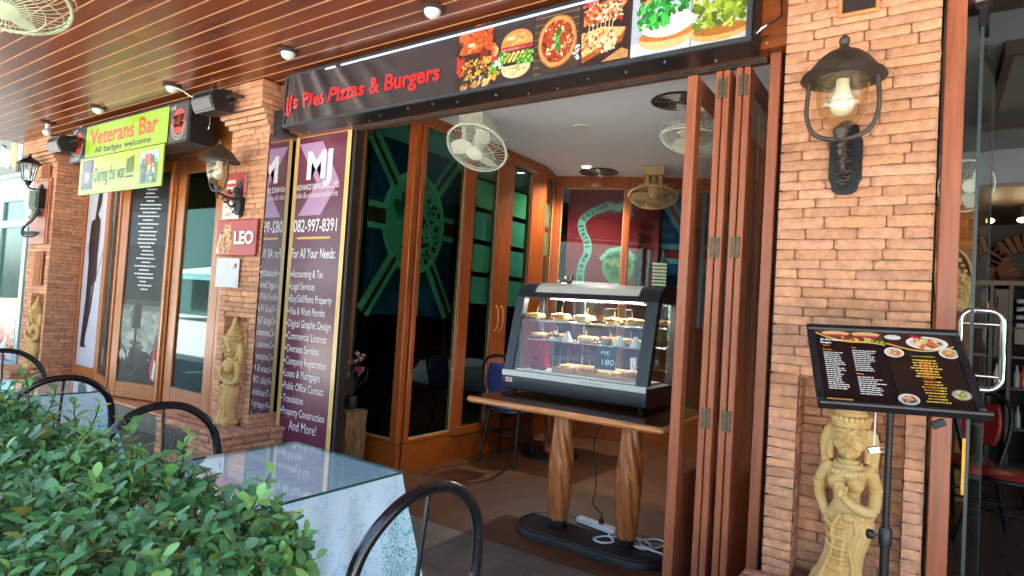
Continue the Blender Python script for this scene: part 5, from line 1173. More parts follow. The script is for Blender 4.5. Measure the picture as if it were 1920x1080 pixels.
def bent_chair(label, loc, rz, pad, group=None, scale=1):
    """bentwood chair; local -Y is its back"""
    t = thing('bentwood_chair', label, 'chair', loc, rz, group); P = lambda *a: Vector(a)
    b = MB(); b.lathe([(.0, .475), (.19, .475), (.215, .49), (.215, .505), (.2, .512), (0, .512)], (0, 0, 0), 28); b.build('seat_ring', 'black_metal', t, False, smooth=45)
    b = MB(); b.lathe([(.19, .513), (.195, .53), (.17, .548), (0, .556)], (0, 0, 0), 28); b.build('seat_pad', pad, t, False, smooth=50)
    b = MB(); b.tube(smoothpath([(-.17, -.15, .5), (-.19, -.2, .65), (-.2, -.25, .85), (-.15, -.28, 1.0), (0, -.29, 1.045), (.15, -.28, 1.0), (.2, -.25, .85), (.19, -.2, .65), (.17, -.15, .5)], 5), .0165, 10); bk = b.build('back_hoop', 'black_metal', t, False, smooth=70)
    b = MB(); 
    def fb(u, v):
        a = (u - .5) * 2; h = .64 + .33 * v; wv = .135 * (1 - .25 * (2 * v - 1) ** 2); return (a * wv, -.235 - .04 * v - .012 * (1 - a * a), h)
    b.grid(fb, 10, 10); o = b.build('back_pad', pad, bk, False, smooth=80); md = o.modifiers.new('thick', 'SOLIDIFY'); md.thickness = .03; md.offset = 0
    for q in (-1, 1):
        b = MB(); b.tube(smoothpath([(q * .16, -.14, .5), (q * .17, -.18, .3), (q * .19, -.25, .0)], 4), .016, 9); b.build('leg', 'black_metal', t, False, smooth=70)
        b = MB(); b.tube(smoothpath([(q * .15, .13, .49), (q * .17, .16, .25), (q * .2, .2, .0)], 4), .016, 9); b.build('leg', 'black_metal', t, False, smooth=70)
    b = MB(); b.tube([(cos(a) * .165, sin(a) * .165, .27) for a in [2 * pi * k / 28 for k in range(28)]], .009, 7, True); b.build('stretcher_ring', 'black_metal', t, False, smooth=70)
    return t
M['blue_pad'] = mat('navy_blue_pad', '#1c2a66', .5, var=.15, scale=9, bump=.1)
M['red_pad'] = mat('dark_red_pad', '#8e1f22', .4, var=.15, scale=9, bump=.1)
bent_chair('black chair with navy pads inside the burger shop', (-3.42, 5.1, .002), radians(8), 'blue_pad')
# ================================================================== STATUES
def statue_mesh():
    b = MB()
    def T(pts, r, n=16): b.tube(smoothpath(pts, 5), [r[min(len(r) - 1, int(i / 5))] + (r[min(len(r) - 1, int(i / 5) + 1)] - r[min(len(r) - 1, int(i / 5))]) * ((i % 5) / 5) for i in range((len(pts) - 1) * 5 + 1)], n)
    # rock base, flaring pleated skirt with its S-curve
    b.ball((-.015, 0, .03), .115, 20, 12, sc=(1.05, .8, .42)); b.ball((-.07, -.03, .035), .05, 12, 8); b.ball((.05, -.04, .03), .05, 12, 8)
    prof = [(.01, .118, .08, -.03), (.05, .108, .076, -.028), (.10, .088, .068, -.018), (.16, .080, .062, -.004), (.22, .086, .064, .008), (.27, .096, .068, .014), (.305, .099, .07, .016), (.335, .092, .064, .014), (.36, .078, .054, .008), (.385, .06, .044, .002), (.41, .055, .042, -.002), (.44, .063, .047, -.004), (.475, .08, .056, -.004), (.505, .088, .058, -.003), (.53, .084, .05, -.002), (.548, .06, .042, 0), (.562, .036, .034, .001)]
    n = 72; V = []
    for z, rx, ry, ox in prof:
        for k in range(n):
            a = 2 * pi * k / n; pl_ = max(0, min(1, (.34 - z) / .03)) * (.075 if z < .3 else .03); fr = sin(a)
            q = 1 + pl_ * (abs(sin(a * 13 + z * 4)) - .5) * (1 if fr < .95 else .4)
            V.append((ox + cos(a) * rx * q, sin(a) * ry * q, z))
    m = len(prof); b.add(V, [(i * n + k, i * n + (k + 1) % n, (i + 1) * n + (k + 1) % n, (i + 1) * n + k) for i in range(m - 1) for k in range(n)] + [tuple(range(n))[::-1], tuple((m - 1) * n + k for k in range(n))])
    # central sash with scrolls
    for k in range(16):
        z = .33 - k * .0195; b.ball((.006 - .02 * (k / 15), -.064 - .004 * sin(k * .2) - (.012 if k > 12 else 0), z), .012, 10, 7, sc=(1, .5, .9)); b.ball((.006 - .02 * (k / 15) + .018, -.064, z), .0055, 8, 6); b.ball((.006 - .02 * (k / 15) - .018, -.064, z), .0055, 8, 6)
    for q in (-1, 1): T([(.03 * q + .004, -.066, .335), (.05 * q, -.064, .27), (.035 * q - .01, -.062, .2), (.055 * q - .015, -.062, .12), (.07 * q - .03, -.07, .04)], [.008, .009, .008, .008, .012], 8)
    for k in range(5):
        zz = .31 - k * .045; T([(-.085 + .004 * k, -.04, zz), (-.05, -.066, zz - .02), (-.005, -.072, zz - .024)], [.006, .007, .006], 8)
    # belt
    for z, r in ((.34, .087), (.325, .093)):
        b.tube([(.013 + cos(2 * pi * k / 40) * r, sin(2 * pi * k / 40) * r * .71, z - .012 * abs(cos(pi * k / 40 - pi * .25)) * 0) for k in range(40)], .0075, 8, True)
    for k in range(26): a = 2 * pi * k / 26; b.ball((.013 + cos(a) * .094, sin(a) * .068, .333), .009, 8, 6)
    b.ball((.012, -.07, .332), .02, 12, 8, sc=(1.2, .6, 1))
    # bust, shoulders, neck
    for q in (-1, 1): b.ball((.039 * q - .003, -.05, .475), .0385, 16, 10, sc=(1, 1, .95)); b.ball((.082 * q, 0, .522), .034, 14, 9, sc=(1.05, .95, .9))
    T([(0, .002, .54), (.002, 0, .60)], [.033, .029]); 
    for k, r in enumerate((.04, .052, .064, .074)): b.tube([(cos(2 * pi * j / 32) * r * 1.05, -.006 + sin(2 * pi * j / 32) * r * .86, .566 - k * .0125 + (-.016 * k * .45 if sin(2 * pi * j / 32) < 0 else .004)) for j in range(32)], .0058, 7, True)
    for k in range(13): a = pi + pi * k / 12; b.ball((cos(a) * .074, -.01 + sin(a) * .058, .513 + .012 * abs(cos(a))), .0105, 9, 6)
    # arms: one falls behind the hip, one folds over the breast
    T([(-.09, .0, .52), (-.115, .006, .46), (-.118, .012, .405), (-.1, .01, .35), (-.085, -.004, .315)], [.03, .027, .023, .021, .018])
    b.ball((-.08, -.01, .30), .02, 12, 8, sc=(.8, .7, 1.4))
    T([(.092, .0, .52), (.112, -.004, .46), (.112, -.012, .40), (.108, -.03, .368)], [.031, .028, .026, .024])
    T([(.108, -.03, .366), (.07, -.065, .372), (.02, -.086, .4), (-.01, -.09, .425)], [.026, .023, .019, .016])
    b.ball((-.022, -.088, .44), .0215, 14, 9, sc=(.95, .62, 1.2))
    for k in range(4): T([(-.036 + k * .0115, -.092, .448), (-.038 + k * .0105, -.097, .472), (-.036 + k * .009, -.09, .488 - abs(k - 1.5) * .004)], [.0062, .006, .0048], 8)
    T([(-.002, -.094, .438), (.006, -.1, .455), (.006, -.098, .47)], [.0068, .0062, .005], 8)
    for q, z in ((-1, .455), (1, .46)): b.tube([(.114 * q + cos(2 * pi * k / 20) * .031, 0 + sin(2 * pi * k / 20) * .03, z) for k in range(20)], .006, 7, True)
    # head
    H0 = len(b.v); hz = .652; b.ball((.002, -.004, hz), .062, 28, 20, sc=(.92, 1.0, 1.16)); b.ball((.002, -.022, hz - .045), .04, 18, 12, sc=(1, .9, .8))
    T([(.002, -.062, hz + .022), (.002, -.07, hz + .002), (.002, -.0745, hz - .012)], [.006, .0085, .0115], 8); b.ball((-.006, -.068, hz - .014), .006, 8, 6); b.ball((.01, -.068, hz - .014), .006, 8, 6)
    for q in (-1, 1):
        b.ball((.002 + q * .0255, -.0545, hz + .008), .0145, 14, 9, sc=(1.3, .8, .66))
        T([(.002 + q * .008, -.064, hz + .024), (.002 + q * .026, -.0615, hz + .03), (.002 + q * .045, -.049, hz + .022)], [.0052, .0056, .004], 7)
        T([(.002 + q * .011, -.0615, hz + .001), (.002 + q * .027, -.0605, hz - .0005), (.002 + q * .042, -.051, hz + .005)], [.0028, .003, .002], 6)
        b.ball((.002 + q * .028, -.048, hz - .022), .022, 12, 8, sc=(1, .7, .9))
        b.ball((.002 + q * .058, .004, hz + .004), .018, 10, 8, sc=(.5, .9, 1.6)); T([(.06 * q, .0, hz - .02), (.064 * q, -.006, hz - .06), (.06 * q, -.012, hz - .085)], [.012, .014, .01], 9)
        # looped hair falling behind the ears
        T([(.05 * q, .02, hz + .02), (.07 * q, .016, hz + .01), (.08 * q, .014, hz - .04), (.078 * q, .016, hz - .09), (.082 * q, .02, hz - .12)], [.016, .021, .022, .019, .015], 12)
    T([(-.016, -.0635, hz - .0345), (-.006, -.0685, hz - .0318), (.002, -.0678, hz - .0335), (.01, -.0685, hz - .0318), (.02, -.0635, hz - .0345)], [.0035, .0055, .0048, .0055, .0035], 7)
    T([(-.012, -.063, hz - .0405), (.002, -.0665, hz - .0435), (.016, -.063, hz - .0405)], [.0035, .0066, .0035], 7); b.ball((.002, -.052, hz - .06), .0125, 10, 7)
    # crown: beaded band and pointed tiers
    for z, r in ((.044, .061), (.054, .062)): b.tube([(.002 + cos(2 * pi * k / 36) * r, -.002 + sin(2 * pi * k / 36) * r * 1.04, hz + z) for k in range(36)], .0062, 7, True)
    for k in range(22): a = 2 * pi * k / 22; b.ball((.002 + cos(a) * .063, -.002 + sin(a) * .065, hz + .066), .0085, 8, 6, sc=(1, 1, 1.3))
    b.lathe([(.058, .05), (.056, .085), (.046, .1), (.044, .112), (.034, .122), (.032, .135), (.022, .15), (.018, .175), (.008, .205), (0, .215)], (.002, 0, hz), 24)
    for k in range(H0, len(b.v)):    # the head is large for the body
        x, y, z = b.v[k]; b.v[k] = (.001 + (x - .001) * 1.24, -.004 + (y + .004) * 1.2, .582 + (z - .582) * 1.22)
    b.v = [(x * .94, y, z) for x, y, z in b.v]
    o = b.build('goddess_body', 'sand'); md = o.modifiers.new('rm', 'REMESH'); md.mode = 'VOXEL'; md.voxel_size = .0027; md.use_smooth_shade = True
    sm = o.modifiers.new('sm', 'SMOOTH'); sm.factor = .4; sm.iterations = 1
    dg = bpy.context.evaluated_depsgraph_get(); dg.update(); me = bpy.data.meshes.new_from_object(o.evaluated_get(dg)); bpy.data.objects.remove(o)
    me.materials.clear(); me.materials.append(M['sand']); me.name = 'goddess'; return me
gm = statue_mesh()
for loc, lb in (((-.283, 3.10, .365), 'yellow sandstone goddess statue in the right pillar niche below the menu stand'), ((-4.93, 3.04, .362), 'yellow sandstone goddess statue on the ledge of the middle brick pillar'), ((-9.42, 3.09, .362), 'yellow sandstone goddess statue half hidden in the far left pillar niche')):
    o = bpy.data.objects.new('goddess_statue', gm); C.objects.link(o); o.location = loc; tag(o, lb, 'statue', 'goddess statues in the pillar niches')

# ================================================================== LANTERNS
def lantern():
    t = thing('wall_lantern', 'round iron wall lantern with white bulb on the right brick pillar', 'wall lantern', (-.345, 3.09, 2.1), group='domed iron lanterns on the brick pillars')
    L = (0, -.21, 0)   # local axis of the lantern head, heights from the plate foot
    b = MB(); b.lathe([(.158, .452), (.165, .455), (.16, .468), (.132, .49), (.122, .505), (.1, .535), (.07, .56), (.035, .578), (.02, .59), (.016, .602), (.022, .612), (.02, .628), (.008, .642), (0, .648)], L, 36); b.lathe([(.157, .452), (.105, .47), (.1, .44), (.095, .44)], L, 36, caps=False); b.build('hood', 'iron', t, False, smooth=40)
    b = MB(); b.lathe([(.101, .452), (.1, .40), (.096, .345), (.082, .295), (.055, .262), (.022, .248), (0, .246)], L, 36); b.build('glass_bowl', 'amber_glass', t, False, smooth=60)
    b = MB(); b.lathe([(.026, .45), (.026, .425), (.03, .405), (.042, .37), (.047, .345), (.042, .318), (.025, .3), (0, .294)], L, 22); b.build('bulb', 'frost', t, False, smooth=60)
    b = MB(); U = [(.128 * q, L[1], z) for q, z in ((-1, .452), (-1.06, .36), (-1.04, .3), (-.85, .235), (-.45, .205), (0, .198), (.45, .205), (.85, .235), (1.04, .3), (1.06, .36), (1, .452))]
    b.tube(smoothpath(U, 5), .0095, 9)
    b.lathe([(.012, .19), (.022, .2), (.02, .215), (.03, .225), (.03, .24), (.012, .246)], L, 16); b.build('cradle', 'iron', t, False, smooth=60)
    b = MB(); pts = [(-.055, .05), (-.05, .02), (-.03, .004), (0, 0), (.03, .004), (.05, .02), (.055, .05), (.066, .07), (.066, .24), (.052, .27), (.048, .305), (.025, .33), (0, .338), (-.025, .33), (-.048, .305), (-.052, .27), (-.066, .24), (-.066, .07)]
    b.prism(pts, (0, .008, 0), (1, 0, 0), (0, 0, 1), .018); b.prism([(x * .78, .02 + z * .88) for x, z in pts], (0, -.0105, 0), (1, 0, 0), (0, 0, 1), .008); b.build('wall_plate', 'black_metal', t, False, smooth=30)
    b = MB()
    arm = smoothpath([(0, -.015, .17), (0, -.06, .16), (0, -.12, .165), (0, -.18, .178), (0, -.21, .192)], 5); b.tube(arm, .011, 9)
    for c, r, a0, a1, s in (((-.075, .115), .045, .4, 6.2, 1), ((-.135, .13), .03, 3.2, 9.0, -1), ((-.045, .235), .03, -1, 4.4, 1), ((-.1, .215), .022, 0, 5.4, -1)):
        b.tube([(0, c[0] + cos(a0 + (a1 - a0) * k / 20) * r * (1 - .55 * k / 20), c[1] + s * sin(a0 + (a1 - a0) * k / 20) * r * (1 - .55 * k / 20)) for k in range(21)], .0085, 8)
    R = random.Random(3)
    for k in range(12):
        a = R.uniform(0, 6.28); z = .05 + k * .017; b.tube([(R.uniform(-.022, .022) + cos(a + j * .8) * .014, -.028 - .02 * sin(j * .5) - R.uniform(0, .01), z + sin(a + j * .8) * .014) for j in range(6)], .0048, 6)
    b.ball((0, -.21, .172), .014, 12, 8); b.lathe([(.006, .13), (.012, .145), (.008, .16)], (0, -.21, 0), 10); b.build('scroll_bracket', 'iron', t, False, smooth=60)
    return t
ln = lantern(); dup(ln, (-5.085, 3.09, 2.15), None, 'round iron wall lantern with amber glass on the middle brick pillar, beside the bar')
t = thing('coach_lamp', 'small black coach lamp with clear glass on the far left pillar', 'wall lantern', (-9.56, 3.07, 2.66))
b = MB(); c = (-9.56, 2.92, 0)
b.lathe([(.135, 2.955), (.14, 2.96), (.07, 3.02), (.03, 3.04), (.014, 3.06), (.014, 3.09), (0, 3.1)], c, 6); b.lathe([(.1, 2.95), (.055, 2.74), (.03, 2.71), (.03, 2.69), (0, 2.68)], c, 6, caps=False); 
b2 = MB(); b2.lathe([(.098, 2.949), (.056, 2.745)], c, 6, caps=False); b2.build('glass_panes', 'glass', t)
b = MB(); b.lathe([(.135, 2.955), (.14, 2.96), (.07, 3.02), (.03, 3.04), (.014, 3.06), (.014, 3.09), (0, 3.1)], c, 6); b.lathe([(.056, 2.744), (.03, 2.71), (.03, 2.69), (0, 2.68)], c, 6)
for k in range(6): a = 2 * pi * k / 6; b.tube([(c[0] + cos(a) * .1, c[1] + sin(a) * .1, 2.955), (c[0] + cos(a) * .058, c[1] + sin(a) * .058, 2.744)], .006, 6)
b.build('frame', 'black_metal', t, smooth=30)
b = MB(); b.tube(smoothpath([(-9.56, 2.92, 2.69), (-9.56, 2.94, 2.655), (-9.56, 3.0, 2.65), (-9.56, 3.055, 2.66)], 4), .011, 8); b.lathe([(.06, 0), (.058, .012), (.02, .03)], (-9.56, 3.069, 2.67), 20, (0, -1, 0)); b.build('arm', 'black_metal', t, smooth=50)
b = MB(); b.ball((-9.56, 2.92, 2.84), .05, 14, 10, sc=(.8, .8, 1.2)); b.build('bulb', 'frost', t, smooth=80)
t = thing('meter_box', 'pale electric meter box with black cable loops on the far left pillar', 'meter', (-9.55, 3.03, 2.2))
b = MB(); b.box(-9.66, -9.5, 2.92, 3.069, 2.42, 2.62, .012); b.box(-9.68, -9.5, 2.95, 3.069, 2.3, 2.4, .02); b.build('box', mat('pale_meter_plastic', '#a9c2b8', .4, var=.1), t)
b = MB(); b.box(-9.49, -9.39, 2.99, 3.069, 2.4, 2.66, .006); b.build('side_box', 'black_plastic', t)
b = MB()
for q in (0, .03, .055): b.tube(smoothpath([(-9.48 + q, 3.03, 2.42), (-9.5 + q, 3.0, 2.3), (-9.62 + q, 2.97, 2.2), (-9.72 + q * .5, 2.95, 2.1 + q), (-9.66, 2.96, 2.04 + q), (-9.5, 3.0, 2.04 + q), (-9.42, 3.03, 2.09)], 5), .012, 7)
b.build('cable_loop', 'rubber', t, smooth=70)
def flood(x, y, z, label, s=.74):
    t = thing('floodlight', label, 'floodlight', (x, y, z), group='black floodlights at the bar sign')
    b = MB(); b.prism([(-.11 * s, .1 * s), (.1 * s, .15 * s), (.14 * s, .12 * s), (.14 * s, -.1 * s), (-.08 * s, -.12 * s), (-.14 * s, .03 * s)], (x - .21 * s, y, z), (0, 1, 0), (0, 0, 1), .42 * s); hs = b.build('housing', 'black_plastic', t, smooth=25)
    b = MB(); b.obox((x - .01, y - .0, z + .135 * s), (1, 0, 0), (0, .97, .23), (0, -.23, .97), (.225 * s, .12 * s, .005), .003); b.obox((x - .01, y - .118 * s, z - .045 * s), (1, 0, 0), (0, .4, -.92), (0, .92, .4), (.2 * s, .06 * s, .004), .003); b.build('visor', 'slate_grey', hs)
    b = MB(); b.tube([(x + .225, y, z + .02), (x + .24, y + .05, z + .06), (x + .24, y + .2, z + .08)], .014, 8); b.tube([(x + .22, y + .03, z - .02), (x + .22, y + .09, z + .03), (x + .225, y + .03, z + .06)], .01, 8); b.build('bracket', 'iron', t, smooth=50)
    return t
M['slate_grey'] = mat('dull_grey_visor', '#33383a', .45, var=.15, scale=8)
flood(-5.24, 2.86, 3.12, 'black wedge shaped floodlight in front of the middle pillar top'); flood(-8.40, 2.86, 3.06, 'black wedge shaped floodlight at the left end of the bar sign')
b = MB(); b.tube(smoothpath([(-5.70, 2.75, 3.29), (-5.62, 2.78, 3.27), (-5.5, 2.83, 3.2), (-5.36, 2.84, 3.21)], 5), .006, 6); tag(b.build('white_cable', 'white_enamel', smooth=70), 'white cable running from a ceiling light to the floodlight', 'cable')
b = MB(); b.tube(smoothpath([(-8.36, 2.9, 3.19), (-8.3, 2.93, 3.2), (-8.25, 2.95, 3.26), (-8.18, 2.96, 3.29)], 5), .006, 6); tag(b.build('grey_cable', 'alu', smooth=70), 'grey cable from the left floodlight to the bar sign', 'cable')
t = thing('wall_speaker', 'small black box fixed above the mirror on the middle pillar side', 'speaker', (-4.66, 3.2, 2.88)); b = MB(); b.box(-4.733, -4.6, 3.13, 3.29, 2.87, 3.075, .008); b.build('cabinet', 'black_plastic', t); b = MB(); b.box(-4.72, -4.61, 3.122, 3.1295, 2.885, 3.06, .003); b.build('grille', 'rubber', t)
t = thing('framed_plaque', 'small framed brown plaque high on the right brick pillar', 'plaque', (-.318, 3.08, 2.91)); b = MB(); X0, X1, Z0, Z1 = -.4, -.236, 2.912, 3.13
for q in ((X0, X1, Z0, Z0 + .016), (X0, X1, Z1 - .016, Z1), (X0, X0 + .016, Z0 + .0165, Z1 - .0165), (X1 - .016, X1, Z0 + .0165, Z1 - .0165)): b.box(q[0], q[1], 3.068, 3.086, q[2], q[3], .004)
b.build('frame', 'table_wood', t); b = MB(); b.box(X0 + .0165, X1 - .0165, 3.078, 3.084, Z0 + .0165, Z1 - .0165); b.build('panel', 'dark_room', t)

# ================================================================== MENU STAND
def menu_stand():
    t = thing('menu_stand', 'black menu stand with two food menus, tilted on a pole before the right pillar', 'menu stand', (-.115, 2.63, .002))
    O = Vector((-.312, 2.42, 1.236)); U = Vector((.467, .15, .01)); W = Vector((-.083, .24, .266)); w_, h_ = U.length, W.length; ux = U.normalized(); uy = (W - ux * W.dot(ux)).normalized(); skew = W.dot(ux); n = ux.cross(uy)
    O2 = O + ux * skew * .5
    def Q(u, v, l=0): return O2 + ux * u + uy * v + n * l
    b = MB(); m = .012; bd = .028; H = uy.dot(W) + .01
    c = lambda u0, u1, v0, v1: b.obox(Q((u0 + u1) / 2, (v0 + v1) / 2, -.008), ux, uy, n, ((u1 - u0) / 2, (v1 - v0) / 2, .009), .006)
    c(-m, w_ + m, H - bd + .008, H + .01); c(-m, -m + bd, .02, H - bd + .007); c(w_ + m - bd, w_ + m, .02, H - bd + .007); c(-m, w_ + m, -.012, .0195); b.build('frame', 'black_plastic', t, smooth=30)
    b = MB(); b.obox(Q(w_ / 2, -.012, .012), ux, uy, n, (w_ / 2 + .014, .008, .02), .005); b.build('ledge', 'black_plastic', t)
    b = MB(); b.obox(Q(w_ / 2, H / 2, -.016), ux, uy, n, (w_ / 2, H / 2 - .004, .004)); b.build('back_plate', 'black_plastic', t)
    b = MB(); pl = Plane2D(b, Q(0, 0, -.0085), ux, uy, .0005); R = random.Random(31)
    a0, a1, v0, v1 = .018, w_ * .505, .022, H - .022; mid = w_ * .51; e1 = w_ - .018
    pl.rect(a0, v0, a1, v1, '#1c1416', 1); pl.rect(mid, v0, e1, v1, '#231b17', 1)
    # left sheet: sandwich picture over a golden wave, title, columns
    hw = a1 - a0; 
    def wave(u): return v1 - .008 - .062 * (u - a0) / hw - .013 * sin(2 * pi * (u - a0) / hw * .8)
    us = [a0 + hw * k / 20 for k in range(21)]
    pl.poly([(u, wave(u) - .008) for u in us] + [(a1, v1), (a0, v1)], '#d8a24a', 2); pl.poly([(u, wave(u)) for u in us] + [(a1, v1), (a0, v1)], '#5d3a2a', 3)
    for q in (0, 1):
        u = a0 + hw * (.3 + .45 * q); pl.ell(u, v1 - .012, hw * .21, .012, '#d9a56c', 4, 20); pl.ell(u, v1 - .024, hw * .2, .006, '#a2364a', 5, 16); 
    blobs(pl, 26, a0 + hw * .3, v1 - .05, a0 + hw * .98, v1 - .03, .008, ['#d8b05a', '#6f4426', '#c8934a'], 5, R, .7, lambda u, v: v > wave(u)); blobs(pl, 22, a0 + hw * .72, v1 - .056, a0 + hw * .98, v1 - .04, .007, ['#58b03c', '#86d25c', '#3a8a2a'], 6, R, .7, lambda u, v: v > wave(u))
    pl.text("JJ's Pies Pizzas &", a0 + .012, v1 - .052, .0092, '#eeeae6', 7, .078, 'L', .03); pl.text('Burgers', a0 + .012, v1 - .067, .0092, '#eeeae6', 7, .036, 'L', .03); pl.text('Menu', a0 + .018, v1 - .08, .007, '#e08a3a', 7, .024, 'L', .02)
    def col(u, v, n_, ln, lh, c='#d9d2cc', hd=None, cen=False):
        if hd: pl.text(hd, u, v + lh * .4, .0075, '#e08a3a', 7, None, 'L', .02)
        for k in range(n_):
            L = ln * R.uniform(.6, 1); x = u if not cen else u - L / 2; z = v - lh * (k + 1); e = x + L
            while x < e: l = R.uniform(.006, .016); pl.rect(x, z, min(e, x + l), z + lh * .44, c, 7); x += l + .0022
    col(a0 + .016, v1 - .105, 19, .072, .0094, '#d9d2cc', 'Burgers'); col(a0 + hw * .5, v1 - .09, 11, .08, .0094, '#d9d2cc', 'Pies'); col(a0 + hw * .5, v1 - .215 + .0, 9, .09, .0094, '#d9d2cc', 'Pizzas')
    pl.rect(a0 + .004, v0 + .002, a0 + hw * .38, v0 + .009, '#d8903c', 7)
    # right sheet
    rw = e1 - mid; us = [mid + rw * k / 24 for k in range(25)]
    def wv(u): s = (u - mid) / rw; return v1 - .05 - .028 * sin(pi * min(1, max(0, (s - .05) / .95))) + (.03 * (1 - s) if s < .25 else 0) * 0
    pl.poly([(u, wv(u) - .006) for u in us] + [(e1, v1), (mid, v1)], '#d8a24a', 2); pl.poly([(u, wv(u)) for u in us] + [(e1, v1), (mid, v1)], '#3a2620', 3)
    def plate(u, v, ru, rv, ly, food, rim='#d9d6d0'):
        pl.ell(u, v, ru, rv, rim, ly, 26); pl.ell(u, v, ru * .8, rv * .8, '#b9b2a6', ly + .4, 26); blobs(pl, 34, u - ru * .6, v - rv * .6, u + ru * .6, v + rv * .6, ru * .2, food, ly + .8, R, .7, lambda a, b_: ((a - u) / ru) ** 2 + ((b_ - v) / rv) ** 2 < .4)
    pl.ell(mid + .03, v1 - .02, .028, .012, '#cfcbc4', 4, 20); plate(mid + rw * .62, v1 - .042, .068, .032, 4, ['#b9743a', '#8a4a26', '#d8a86a', '#c03a2a', '#e0c08a']); blobs(pl, 10, mid + rw * .36, v1 - .02, mid + rw * .55, v1 - .008, .008, ['#b02a26', '#8c1f1f'], 4, R)
    plate(mid + .022, v1 - .095, .032, .024, 4, ['#b9743a', '#c85a3a', '#e0b87a']); plate(e1 - .024, v1 - .088, .032, .024, 4, ['#c8863a', '#a86a2c', '#e0a85a']); plate(e1 - .028, v0 + .06, .03, .022, 4, ['#8a7a3a', '#b99a4c', '#6a8a3a'], '#8a8070'); plate(mid + .03, v0 + .026, .033, .024, 4, ['#b05a3a', '#d8a27a', '#6a3a24'])
    pl.text('Thai Food & Sizzlers', mid + rw * .5, v1 - .112, .006, '#b7c23a', 7, .075, 'C', .02)
    col(mid + rw * .5, v1 - .118, 7, .105, .0125, '#d8b04a', None, True); col(mid + rw * .53, v1 - .215, 8, .075, .0125, '#d8b04a', None, True); col(mid + rw * .5, v1 - .124, 14, .05, .0128, '#b0542c', None, True)
    b.build('menu_sheet', 'gloss_print', t)
    b = MB(); b.tube([(-.115, 2.63, .03), (-.115, 2.63, .76)], .0155, 14); b.build('lower_pole', 'black_metal', t, smooth=60)
    b = MB(); b.tube([(-.115, 2.63, .76), (-.115, 2.63, 1.335)], .0115, 14); b.build('upper_pole', 'black_metal', t, smooth=60)
    b = MB(); b.lathe([(.019, .735), (.021, .745), (.021, .79), (.017, .8)], (-.115, 2.63, 0), 18); cl = b.build('collar', 'black_plastic', t, smooth=40)
    b = MB(); b.lathe([(.005, .018), (.005, .035), (.016, .038), (.018, .055), (.012, .06), (0, .061)], (-.115, 2.63, .768), 14, (-.95, -.3, 0)); b.build('knob', 'black_plastic', cl, smooth=40)
    for k in range(3):
        a = 2 * pi * k / 3 + .3; b = MB(); b.tube(smoothpath([(-.115, 2.63, .09), (-.115 + cos(a) * .12, 2.63 + sin(a) * .12, .05), (-.115 + cos(a) * .26, 2.63 + sin(a) * .26, .012)], 4), .01, 8); b.build('foot', 'black_metal', t, smooth=60)
    b = MB(); b.obox((-.115, 2.63, 1.345), ux, uy, n, (.05, .04, .01), .003); b.build('head_bracket', 'black_metal', t)
    return Q, w_, H
Q, MW, MH = menu_stand()
t = thing('bulldog_clip', 'small steel clip hanging on a white string below the menu stand', 'clip', (-.155, 2.47, 1.09))
b = MB(); p = Q(MW * .34, -.016, -.004); b.tube([p, (p.x, p.y, 1.11)], .0022, 6); b.build('string', 'white_enamel', t, smooth=70)
b = MB(); b.obox((p.x, p.y, 1.095), (1, .3, .3), (-.3, 1, 0), (-.3, 0, 1), (.018, .008, .012), .002); b.tube([(p.x + .012, p.y, 1.105), (p.x + .03, p.y - .005, 1.11), (p.x + .032, p.y, 1.095), (p.x + .014, p.y, 1.09)], .0018, 6); b.build('clip_body', 'steel', t, smooth=40)
b = MB(); p = Q(MW * .72, -.02, -.006); b.obox(p + Vector((0, 0, -.02)), (1, .3, .6), (-.3, 1, 0), (-.5, 0, 1), (.02, .006, .012), .002); b.tube([p + Vector((-.02, 0, -.02)), p + Vector((-.035, 0, -.03)), p + Vector((-.02, 0, -.035))], .002, 6); tag(b.build('binder_clip', 'black_metal', smooth=40), 'black binder clip under the right half of the menu stand', 'clip')

